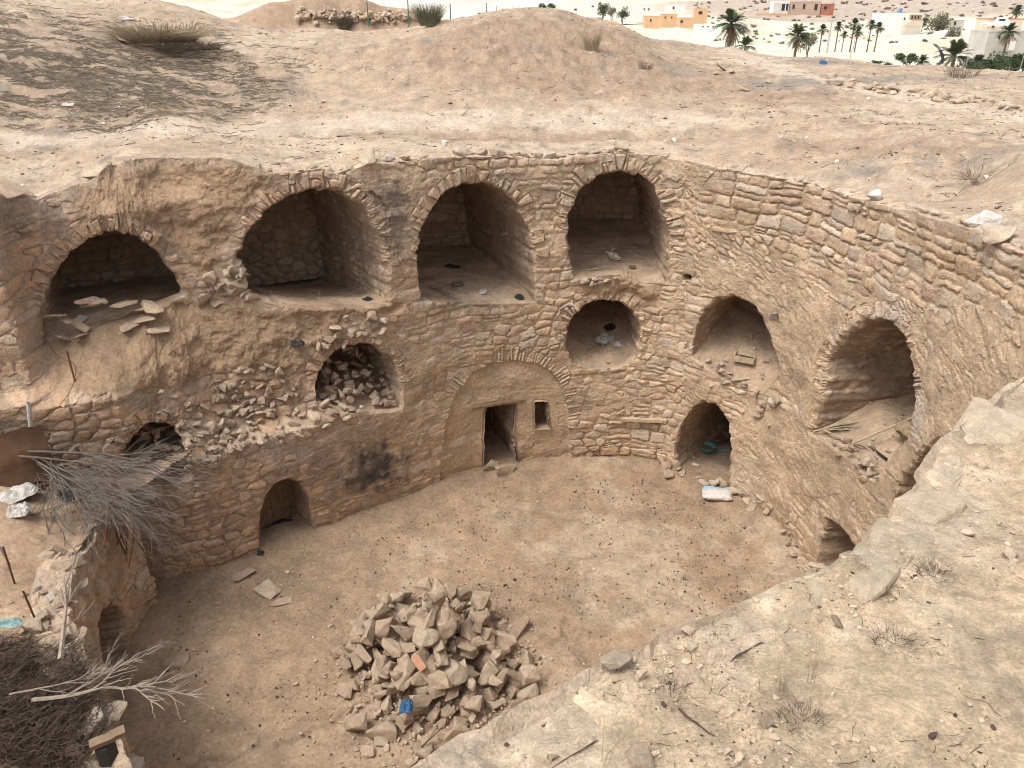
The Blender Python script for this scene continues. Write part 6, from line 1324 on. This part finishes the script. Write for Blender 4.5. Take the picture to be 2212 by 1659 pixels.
for a in [(1580,52,36,105,'tallest palm at the left of the row, drooping brown skirt under its crown',0,1.1),(1610,100,22,100,'low bushy young palm right beside the tallest palm',1,.0),(1723,76,27,95,'dense crowned palm with a thick trunk, second large palm from the left',2,1.1),
          (1777,64,12,150,'small distant palm beside the utility pole',1,.9),(1812,58,12,150,'slim distant palm, first of the thin grove',2,.9),(1824,75,9,150,'shortest palm of the thin grove',0,.8),(1846,52,13,150,'tall slim palm in the middle of the thin grove',1,.9),(1853,70,13,148,'lower palm in front of the tall slim one',2,.9),
          (1883,53,12,150,'slim palm, second from the right in the thin grove',0,.9),(1898,60,13,148,'rightmost palm of the thin grove',1,.9),(2198,24,14,190,'dark palm high up at the right edge',2,.8),(2180,68,21,110,'tall palm with a thick brown skirt before the grey block house',0,1.2),
          (2062,122,38,80,'big dark bushy palm behind the lamp post',1,.0),(2110,140,24,78,'dark bushy palm right of the biggest bushy one',2,.0),(1993,132,16,82,'small spiky palm between the dark bushes',0,.0)]: palm(*a)
def crown_me(seed, n=1500, leaf=.09, mat=M_LEAF, lobes=9, flat=.85):
    r = np.random.default_rng(seed); C = r.normal(0,.42,(lobes,3))*np.array([1,1,.6*flat]); Rl = r.uniform(.35,.6,lobes); P = []
    i = r.integers(0,lobes,n*2); d = r.normal(size=(n*2,3)); d /= np.linalg.norm(d,axis=1)[:,None]; p = C[i]+d*(Rl[i]*r.random(n*2)**.35)[:,None]; p = p[fbm(p[:,0]*2.2,p[:,1]*2.2,p[:,2]*2.2+seed,3) > -.25][:n]; n = len(p)
    a = r.normal(size=(n,3)); a /= np.linalg.norm(a,axis=1)[:,None]; b = np.cross(a, r.normal(size=(n,3))); b /= np.linalg.norm(b,axis=1)[:,None]; s = leaf*r.uniform(.6,1.3,n)[:,None]
    V = np.stack([p-a*s, p+b*s*.5, p+a*s, p-b*s*.5], 1).reshape(-1,3); return mk('crown', V, np.arange(n*4).reshape(n,4), mat)
CR = [crown_me(60+i) for i in range(3)]; CG = [crown_me(70+i, mat=M_LEAFG, leaf=.08) for i in range(2)]
def tree(px, py, w_px, h_px, dist, me, lab, name='tree', cat='tree', trunk=True):
    """px,py: middle of the crown"""
    r = ray(px, py); c = EYE+r*(dist/r[1]); s = PS/769.3*dist/math.cos(PITCH); g0 = float(hfar(np.array([c[0]]), np.array([c[1]]))[0]) if dist > 75 else gz(c[0], c[1]); root = empty(name, (c[0], c[1], min(g0, c[2]-h_px*s*.4))); tag(root, lab, cat)
    g0 = root.location[2]; H = max(c[2]-g0, .3); g = Geo(); rr_ = np.random.default_rng(int(px))
    g.tube([(c[0],c[1],g0-.2),(c[0]+.1,c[1],g0+H*.5),(c[0],c[1],g0+H)], [w_px*s*.05,w_px*s*.035,w_px*s*.02], 6, 3)
    for k in range(5): a = rr_.uniform(0,6.28); g.tube([(c[0],c[1],g0+H*.4),(c[0]+math.cos(a)*w_px*s*.3,c[1]+math.sin(a)*w_px*s*.3,g0+H+h_px*s*.1)], [w_px*s*.02,w_px*s*.008], 4)
    g.build('trunk', M_TRUNK, root)
    o = bpy.data.objects.new('crown', me); COL.objects.link(o); o.parent = root; o.location = (0,0,H); o.scale = (w_px*s*.62, w_px*s*.62, h_px*s*.75); o.rotation_euler = (0,0,px)
for a in [(1747,88,30,26,112,CG[0],'grey green bushy tree behind the thick trunked palm','tree','tree'),(2028,50,42,32,230,CG[1],'large round grey green tree right of the pale house','tree','tree'),(2061,76,24,26,190,CG[0],'smaller yellowish round tree below the large one','tree','tree'),(1994,48,14,18,232,CR[1],'small dark tree between the pale house and the large tree','tree','tree'),
          (1960,128,36,18,84,CR[0],'round dark green bush left of the small spiky palm','bush','bush'),(1893,136,16,9,86,CR[1],'low dark bush, leftmost of the dark green ones','bush','bush'),(1920,139,12,6,86,CR[2],'lowest small bush between the dark green ones','bush','bush'),
          (2110,146,40,22,76,CR[1],'dark green shrub right of the lamp post','bush','bush'),(2148,140,44,28,74,CR[2],'dark green shrub in front of the grey block house','bush','bush'),(2185,140,48,32,72,CR[0],'tall dark green shrub near the right edge','bush','bush'),(2212,135,30,34,74,CR[1],'dark green shrub cut by the right edge','bush','bush'),
          (1178,22,30,20,240,CR[0],'dark round tree just right of the central mound top','tree','tree'),(1190,28,22,15,235,CR[2],'paler tree in front of the dark round one','tree','tree'),(1303,22,16,24,260,CR[1],'slim dark tree among the white houses','tree','tree'),(1322,26,14,14,255,CG[0],'small olive tree right of the slim dark one','tree','tree'),(1345,30,18,14,250,CR[2],'low bush above the yellow wall','bush','bush')]: tree(*a)
r = random.Random(9)
SCR = [crown_me(80+i, 260, .14, M_SCRUB, 4, .6) for i in range(2)]
def hgh(px, py): return ghit(px, py, 40., 2500., 2500)
for i in range(210):                 # desert scrub on the slopes
    px = r.uniform(1500, 2212); py = r.uniform(2, 95); p = hgh(px, py)
    if p is None: continue
    o = put('scrub', SCR[i % 2], (p[0], p[1], p[2]+.1), tuple(np.array((1,1,.6))*r.uniform(.5,1.4)*(p[1]/250)), (0,0,r.uniform(0,6)), 'small grey brown desert scrub dotting the sunlit slopes', 'scrub', 'desert scrub on the far slopes')

# ---------------------------------------------------------------- houses of the village
def wallmat(name, c, var=.08): return plain(name, c, .9, var, .35, .02)
M_WHITEW = wallmat('whitewash', (.82,.80,.76)); M_BEIGE = wallmat('beige_render', (.66,.56,.45)); M_PINKW = wallmat('pinkish_block', (.52,.38,.29)); M_BRICK = wallmat('red_brick', (.42,.17,.11), .25); M_OCHRE = wallmat('ochre_render', (.66,.44,.26)); M_GREYB = wallmat('grey_block', (.50,.48,.44), .2); M_YELL = wallmat('yellow_wall', (.80,.62,.33)); M_DARKW = plain('dark_opening', (.035,.03,.028), .6, .1, 3, 0.); M_GLASSB = plain('blue_paint', (.12,.25,.45), .5, .1, 3, 0.)
def house(px0, px1, py_top, py_base, lab, mat, wins=(), dist=None, depth=None, yaw=0., parapet=True, doors=(), name='house', cat='house', side=None):
    """front face spans the measured extent; windows are given as fractions (x0,x1,y0,y1) of the front"""
    pm = (px0+px1)/2
    if dist is None:
        p = hgh(pm, py_base); dist = p[1] if p is not None else 250.
    r0 = ray(pm, py_base); base = EYE+r0*(dist/r0[1]); rt = ray(pm, py_top); ztop = (EYE+rt*(dist/rt[1]))[2]; sx = PS/769.3*dist/(math.cos(PITCH)+math.sin(PITCH)*((384-py_base*PS)/769.3))*0+abs((ray(px1,py_base)/ray(px1,py_base)[1]-ray(px0,py_base)/ray(px0,py_base)[1])[0])*dist
    W = sx/math.cos(yaw); H = max(ztop-base[2], .8); D = depth or W*.7; root = empty(name, tuple(base)); tag(root, lab, cat); R = rotz(yaw); f = lambda x, y, z: base+R@np.array([x,y,z])
    def bx(x0,x1,y0,y1,z0,z1,nm,m): g = Geo(); g.box(f((x0+x1)/2,(y0+y1)/2,(z0+z1)/2),(x1-x0,y1-y0,z1-z0),R); return g.build(nm, m, root)
    bx(-W/2,W/2,0,D,-2.5,H*.93,'wall',mat)
    g = Geo(); t = .18
    for (x0,x1,y0,y1) in [(-W/2-.04,W/2+.04,-.04,t),(-W/2-.04,W/2+.04,D-t,D+.04),(-W/2-.04,-W/2+t,t,D-t),(W/2-t,W/2+.04,t,D-t)]: g.box(f((x0+x1)/2,(y0+y1)/2,H*.965),(x1-x0,y1-y0,H*.07),R)
    g.build('parapet', side or mat, root)
    for (a,b,c,d) in wins:
        w = bx(-W/2+a*W,-W/2+b*W,-.03,.02,H*c,H*d,'window',M_DARKW); g = Geo(); g.box(f(-W/2+(a+b)/2*W,-.06,H*c-.05),((b-a)*W*1.2,.14,.08),R); g.build('sill', side or mat, w)
    for (a,b,d) in doors: bx(-W/2+a*W,-W/2+b*W,-.03,.02,.02,H*d,'door',M_DARKW)
    return root, f, W, H, D
# pinkish house with a columned porch and a brick wing
rt_, f, W, H, D = house(1704,1770,3,32,'pinkish block house on the slope with three dark windows, above the long ochre wall', M_PINKW, [(.08,.16,.45,.78),(.42,.50,.45,.80),(.80,.90,.35,.80)], dist=None)
house(1772,1800,8,30,'red brick wing adjoining the pinkish house', M_BRICK, [(.2,.45,.45,.75)], dist=rt_.location[1]+.3)
pr, f, W, H, D = house(1668,1702,2,30,'whitewashed porch with slender columns at the left of the pinkish house', M_WHITEW, [(.55,.75,.25,.78),(.82,.96,.25,.78)], dist=rt_.location[1])
for a in (.05,.2,.35,.5,.78,.97): g = Geo(); p0 = f(-W/2+a*W,-.5,0); g.tube([p0, p0+np.array([0,0,H*.82])], [.10,.09], 8); g.build('column', M_WHITEW, pr, smooth=True)
g = Geo(); g.box(f(0,-.5,H*.86),(W,.4,H*.09)); g.build('beam', M_WHITEW, pr)
house(1633,1702,29,42,'long plain ochre garden wall below the porch', M_OCHRE, [], dist=rt_.location[1]-3, depth=.5, name='garden_wall', cat='wall')
# pale cubic house with a deep balcony
b_, f, W, H, D = house(1905,1990,28,56,'pale cubic house with a deep shaded balcony, left of the large round tree', M_WHITEW, [(.52,.56,.45,.65)], dist=228)
g = Geo(); g.box(f(W*.31,-.05,H*.66),(W*.30,.12,H*.34)); rc = g.build('balcony', M_PINKW, b_)
for a in (.72,.8,.88): g = Geo(); g.box(f(-W/2+a*W,-.14,H*.66),(W*.03,.06,H*.2)); g.build('balcony_opening', M_DARKW, rc)
g = Geo(); g.box(f(W*.31,-.6,H*.87),(W*.34,1.2,H*.06)); g.build('canopy', M_BEIGE, b_)
g = Geo(); g.box(f(W*.30,-.5,H*.2),(W*.38,1.0,H*.44)); g.build('terrace', M_BEIGE, b_)
V = [f(-W*.05,-1.4,0),f(W*.16,-1.4,H*.45),f(W*.16,-.4,H*.45),f(-W*.05,-.4,0),f(W*.16,-1.4,0),f(W*.16,-.4,0)]; Geo().add(V, [(0,1,2,3)], [(0,4,1),(3,2,5)]).build('stair', M_BEIGE, b_)
g = Geo(); g.tube([f(-W*.02,2,H),f(-W*.02,2,H+1.1)], [.5,.5], 10); g.build('water_tank', M_GLASSB, b_)
s_ = house(2050,2081,43,56,'small grey shed with a collapsed dark roof right of the large round tree', M_GREYB, [(.3,.45,.1,.75)], dist=236, name='shed', cat='shed')
h_ = house(2132,2205,40,64,'low pinkish white house behind the tall skirted palm', M_BEIGE, [(.12,.2,.2,.6)], dist=176, side=M_BRICK)
k_ = house(2126,2230,66,112,'large unfinished grey block house at the right edge with a white framed window', M_GREYB, [(.22,.26,.6,.75),(.50,.58,.08,.45)], dist=112)
kr, f, W, H, D = k_; g = Geo(); g.box(f(-W*.5+.54*W,-.05,H*.27),(W*.12,.06,H*.46)); g.build('window_surround', M_WHITEW, kr)
# white pickup beside the low pinkish house
v = empty('white_truck'); tag(v, 'small white truck parked in front of the low pinkish house', 'truck'); 
g = Geo(); g.box((0,0,.75),(2.0,5.0,.35)); g.box((0,1.5,.95),(2.0,2.6,.5)); sub('bed', g, M_WHITEW, v)
V = [(-.98,-2.4,.6),(.98,-2.4,.6),(.98,.3,.6),(-.98,.3,.6),(-.95,-2.3,1.25),(.95,-2.3,1.25),(.95,.3,1.35),(-.95,.3,1.35),(-.85,-1.5,1.95),(.85,-1.5,1.95),(.85,.1,2.0),(-.85,.1,2.0)]
Geo().add(V, [(0,1,5,4),(1,2,6,5),(2,3,7,6),(3,0,4,7),(4,5,9,8),(5,6,10,9),(6,7,11,10),(7,4,8,11),(8,9,10,11)]).build('cab', M_WHITEW, v)
sub('windscreen', Geo().add([(-.8,-2.2,1.32),(.8,-2.2,1.32),(.74,-1.6,1.9),(-.74,-1.6,1.9)], [(0,1,2,3)]), M_DARKW, v)
for x in (-.97,.97): sub('side_window', Geo().box((x*.965,-.7,1.62),(.06,1.1,.38)), M_DARKW, v)
for x in (-.9,.9):
    for y in (-1.6,1.7):
        g = Geo(); g.tubes([[(x-.1,y,.38),(x+.1,y,.38)]], [[.38,.38]], 4); g = Geo(); g.tube([(x-.12,y,.38),(x+.12,y,.38)], [.38,.38], 14); sub('wheel', g, M_BLACK, v)
r0 = ray(2150,62); b0 = EYE+r0*(172/r0[1]); place(v, tuple(b0), 1.2)
# white and ochre houses of the village centre
for a in [(1232,1335,46,56,'long yellow garden wall in the middle of the village',M_YELL,[],'garden_wall','wall'),(1205,1262,34,47,'low white house behind the left end of the yellow wall',M_WHITEW,[(.2,.35,.2,.6),(.55,.8,.2,.6)],'house','house'),(1262,1300,38,48,'pinkish flat house left of the slim dark tree',M_PINKW,[(.1,.9,.15,.5)],'house','house'),
          (1392,1425,34,52,'terracotta cube house, left of the two orange ones',M_OCHRE,[(.35,.45,.3,.6)],'house','house'),(1428,1462,30,46,'terracotta house with two small windows, right of the orange pair',M_OCHRE,[(.2,.3,.4,.65),(.6,.7,.4,.65)],'house','house'),(1440,1480,8,28,'white house with an ochre upper storey above the orange pair',M_WHITEW,[(.3,.4,.4,.7)],'house','house'),
          (1380,1412,10,30,'tall white house with dark trees on its roof line',M_WHITEW,[(.3,.4,.4,.6),(.6,.7,.4,.6)],'house','house'),(1466,1500,38,52,'pair of ochre fronts low on the slope right of the orange houses',M_OCHRE,[(.1,.25,.2,.6)],'house','house'),(1335,1372,16,34,'white house half hidden by olive trees',M_WHITEW,[(.2,.3,.3,.6)],'house','house'),
          (1505,1560,52,66,'white farmhouse with three round windows above the grey earth heap',M_WHITEW,[(.2,.26,.5,.7),(.4,.46,.5,.7),(.6,.66,.5,.7)],'house','house'),(1500,1528,18,34,'flat ochre hut on the slope left of the tallest palm',M_OCHRE,[(.3,.6,.2,.6)],'house','house'),(1020,1060,24,34,'tiny white building left of the central mound top',M_WHITEW,[(.3,.5,.2,.6)],'house','house'),
          (1088,1108,20,28,'tiny flat white building right beside the mound crest',M_WHITEW,[],'house','house'),(1230,1262,14,26,'small white house high in the village left',M_WHITEW,[(.3,.5,.3,.6)],'house','house'),(1270,1296,8,18,'small white house at the top of the village',M_WHITEW,[(.3,.5,.3,.6)],'house','house')]:
    house(a[0],a[1],a[2],a[3],a[4],a[5],a[6],dist={'wall':210}.get(a[8], 235+ (60-a[3])*2.2), name=a[7], cat=a[8])
# poles, lamps and fence posts
def pole(px, py0, py1, dist, rad, lab, mat, cat='pole', name='utility_pole', arm=True):
    a = ray(px, py1); A = EYE+a*(dist/a[1]); b = ray(px, py0); B = EYE+b*(dist/b[1]); root = empty(name, tuple(A)); tag(root, lab, cat); g = Geo(); g.tube([A-np.array([0,0,1.]), np.array([A[0],A[1],B[2]])], [rad,rad*.7], 6); g.build('shaft', mat, root)
    if arm: g = Geo(); g.box((A[0],A[1],B[2]-.3),(1.6,.1,.12)); g.build('crossarm', mat, root)
    return A, B
pole(1788,40,100,140,.16,'slim lattice utility pole beside the small distant palm', M_GREYPL)
pole(1845+0,82,96,150,.05,'thin short post on the pale field', M_WOOD, 'post', 'post', False); pole(1848-12,108,128,60,.03,'thin leaning post standing before the crest',M_PALEWOOD,'post','post',False)
for (px, y0, y1, d, lab) in [(793,-4,11,44,'green fence post, leftmost on the far bank'),(882,-2,27,40,'tall green fence post on the far bank, second from the left'),(973,8,34,36,'green fence post right of the tall one'),(1051,6,24,60,'dark fence post near the central mound'),(1072,13,28,60,'shorter dark post beside the mound crest')]:
    A, B = pole(px, y0, y1, d, .035, lab, plain('green_post', (.08,.16,.12), .8, .2, 5, 0.), 'post', 'fence_post', False)
def lamp(px, pyh, pyb, dist, lab, flip=1):
    a = ray(px, pyb); A = EYE+a*(dist/a[1]); b = ray(px, pyh); B = EYE+b*(dist/b[1]); H = B[2]-A[2]; root = empty('street_lamp', tuple(A)); tag(root, lab, 'street lamp'); s = H/4.5
    g = Geo(); g.tube([A-np.array([0,0,1.5]), A+np.array([0,0,H*.7]), A+np.array([.2*s*flip,0,H*.9]), A+np.array([.9*s*flip,0,H])], [.07*s,.06*s,.05*s,.045*s], 8, 5); g.build('post', M_GREYPL, root, smooth=True)
    g = Geo(); c = A+np.array([1.25*s*flip,0,H+.06*s]); V = []; 
    for t in np.linspace(-1,1,7): w = .20*s*(1-abs(t)**2.5*.6); V += [c+np.array([t*.5*s*flip,-w,-.05*s+.05*s*t]), c+np.array([t*.5*s*flip,w,-.05*s+.05*s*t]), c+np.array([t*.5*s*flip,w*.6,.10*s*(1-t*t*.6)+.05*s*t]), c+np.array([t*.5*s*flip,-w*.6,.10*s*(1-t*t*.6)+.05*s*t])]
    Q = [(i*4+j, i*4+(j+1)%4, i*4+4+(j+1)%4, i*4+4+j) for i in range(6) for j in range(4)]+[(3,2,1,0),(24,25,26,27)]; g.add(V, Q).build('lamp_head', M_WHITEW, root, smooth=True)
lamp(2083,124,158,52,'white street lamp standing before the dark bushy palm'); lamp(2200,112,164,50,'street lamp partly cut off at the right edge')
# crow in flight
M_CROW = plain('black_plumage', (.018,.018,.022), .6, .2, 9, .0, .4); M_GREYF = plain('grey_plumage', (.14,.145,.15), .8, .15, 9, .0)
crow = empty('flying_crow'); tag(crow, 'hooded crow flying with wings spread in front of the far slope', 'crow')
skin_body('body', [(0,0,0),(.12,0,.01),(.18,0,.03),(.22,0,.035),(-.12,0,0),(-.2,0,.0)], [(0,1),(1,2),(2,3),(0,4),(4,5)], [(.06,.055),(.045,.045),(.035,.035),(.02,.02),(.045,.035),(.03,.012)], M_CROW, crow)
sub('beak', Geo().tubes([[(.235,0,.035),(.26,0,.03),(.285,0,.022)]], [[.013,.009,.002]], 6), M_CROW, crow)
def wing(sgn, up, nm, mat):
    V = []; Q = []; T = []; n = 9
    lead = [(.08,.04),(.13,.16),(.12,.28),(.03,.40),(-.06,.50)]
    for i, (x, y) in enumerate(lead): z = up*(y**1.1)*.9; c = [.20,.22,.22,.20,.10][i]; V += [(x,sgn*y,z+.006),(x-c,sgn*y,z-.004)]
    for i in range(4): Q.append((i*2,i*2+1,i*2+3,i*2+2))
    k = len(V)
    for j in range(5): x, y = .0-.055*j, .42+.02*j; z = up*y*.9; V += [(x,sgn*(y-.12),z),(x-.05,sgn*(y-.12),z),(x-.10,sgn*(y+.10-.02*j),z+up*.1)]; T.append((k+j*3,k+j*3+1,k+j*3+2))
    V2 = [(a,b,c-.008) for a,b,c in V]; g = Geo(); g.add(V, Q, T); g.add(V2, [q[::-1] for q in Q], [t[::-1] for t in T]); return sub(nm, g, mat, crow)
wing(1,.75,'wing',M_GREYF); wing(-1,-1.5,'wing',M_CROW)
sub('tail', Geo().add([(-.18,-.03,0),(-.18,.03,0),(-.38,.085,-.01),(-.40,-.085,-.01),(-.18,-.03,-.008),(-.18,.03,-.008),(-.38,.085,-.018),(-.40,-.085,-.018)], [(0,1,2,3),(7,6,5,4)]), M_CROW, crow)
r0 = ray(2032,110); crow.location = tuple(EYE+r0*(52/r0[1])); crow.rotation_euler = (0.15,-.15,.25); 
# rubble tips and small finds on the upper ground
r = random.Random(12)
for i in range(170):
    px = r.uniform(640, 935); py = 45+r.gauss(0,5)-abs(px-790)*.02; p = G(px, py)
    if p is None or p[1] < 29: continue
    s = r.uniform(.18,.5); put('rubble_block', r.choice(ROUGH if r.random() < .5 else ROCKS), (p[0],p[1],p[2]+s*.3+r.random()*.25), s, None, 'grey block in the rubble tip in the hollow behind the left rim', 'stone', 'blocks of the rubble tip behind the hollow')
for i, (px, py, s, lab) in enumerate([(1605,196,.42,'pale boulder on the plain right of the central mound'),(1436,256,.22,'small white rock by the rut behind the tallest chamber'),(1560,152,.35,'stone at the left of the cluster on the right slope'),(1582,158,.3,'whitish stone in the cluster on the right slope'),(1546,160,.28,'stone at the foot of the cluster on the right slope'),
        (1925,198,.45,'white stone beside the path near the right crest'),(1890,188,.3,'pale stone beside the path, left of the white one'),(1800,182,.5,'broad flat pale stone above the path'),(1980,268,.14,'dark lump lying alone on the right plain'),(262,90,.5,'yellowish slab lying below the straw heap'),(2150,520,.45,'grey flat stone near the right end of the rim'),(1660,180,.2,'small pale rock on the dark slope patch')]):
    p = G(px, py)
    if p is not None: put('field_stone', (SLABS+ROUGH)[i % 12] if 'slab' not in lab else SLABS[0], (p[0],p[1],p[2]+s*.15), s, None, lab)
for i in range(70):
    t = r.random(); px = 1780+t*430; py = 176+t*62+r.gauss(0,5); p = G(px, py)
    if p is not None: s = r.uniform(.12,.4); put('bank_stone', r.choice(ROUGH+SLABS), (p[0],p[1],p[2]+s*.1), s, None, 'pale stone along the low bank beside the path', 'stone', 'pale stones along the bank beside the path')
p = G(1778,139); cloth('blue_bag', p, .26,.2,.14, M_BLUE, 'blue plastic bag lying on the right crest', 'bag', 51)
for (px, py, w, mat, lab, sd_) in [(275,42,.4,M_CLOTH,'flat white scrap at the upper left of the straw heap',52),(325,55,.4,M_CLOTH,'white strip beside the straw heap',53),(268,38,.3,M_GREYPL,'pale plastic piece farthest left near the straw heap',54),(147,228,.3,M_CLOTH,'small white scrap on the lower left slope',55)]:
    p = G(px, py); 
    if p is not None: cloth('scrap', p, w, w*.5, .06, mat, lab, 'scrap', sd_)
# far mountains
def ridge(name, y, x0, x1, zf, c, seed, depth):
    xs = np.linspace(x0, x1, 160); ts = np.linspace(0, 1, 26); X_, T_ = np.meshgrid(xs, ts, indexing='ij'); top = zf(X_)*(1+.45*fbm(X_/ (depth*1.3), X_*0, seed, 5)); Z_ = top*np.sin(T_*math.pi/2)**.8+fbm(X_/depth*3, T_*2, seed+3, 5)*top*.16*np.sin(T_*math.pi); Y_ = y+T_*depth
    V = np.stack([X_, Y_, Z_-5], -1).reshape(-1,3); I = np.arange(len(V)).reshape(X_.shape); Q = np.stack([I[:-1,:-1].ravel(), I[1:,:-1].ravel(), I[1:,1:].ravel(), I[:-1,1:].ravel()],1)
    col = np.array(c)*(1+.15*fbm(V[:,0]/depth*4, V[:,1]/depth*4, V[:,2]/90, 4))[:,None]; o = npmesh(name, V, Q, M_EARTH, np.clip(col,0,.9)); tag(o, kind='structure'); return o
ridge('mountains', 3800, -4500, 3500, lambda x: 130+120*np.exp(-((x-150)/500)**2)+100*np.exp(-((x+900)/700)**2), (.62,.56,.60), 3., 1500)
ridge('hills', 1500, -1700, 900, lambda x: 42+25*np.exp(-((x+300)/260)**2)+30*np.exp(-((x-500)/200)**2), (.72,.66,.58), 8., 500)

# ---------------------------------------------------------------- the air: far things fade a little
hz = Geo().box((0, 1900, 190), (9000, 7800, 620)).build('haze', None); tag(hz, 'thin dry haze in the air of the valley', 'haze', kind='stuff')
m = bpy.data.materials.new('thin_haze'); m.use_nodes = True; n = m.node_tree; n.nodes.clear(); vo = n.nodes.new('ShaderNodeVolumePrincipled'); vo.inputs['Color'].default_value = (.93,.93,1,1); vo.inputs['Density'].default_value = .00013; vo.inputs['Anisotropy'].default_value = .2
mo = n.nodes.new('ShaderNodeOutputMaterial'); n.links.new(vo.outputs[0], mo.inputs['Volume']); hz.data.materials.append(m)
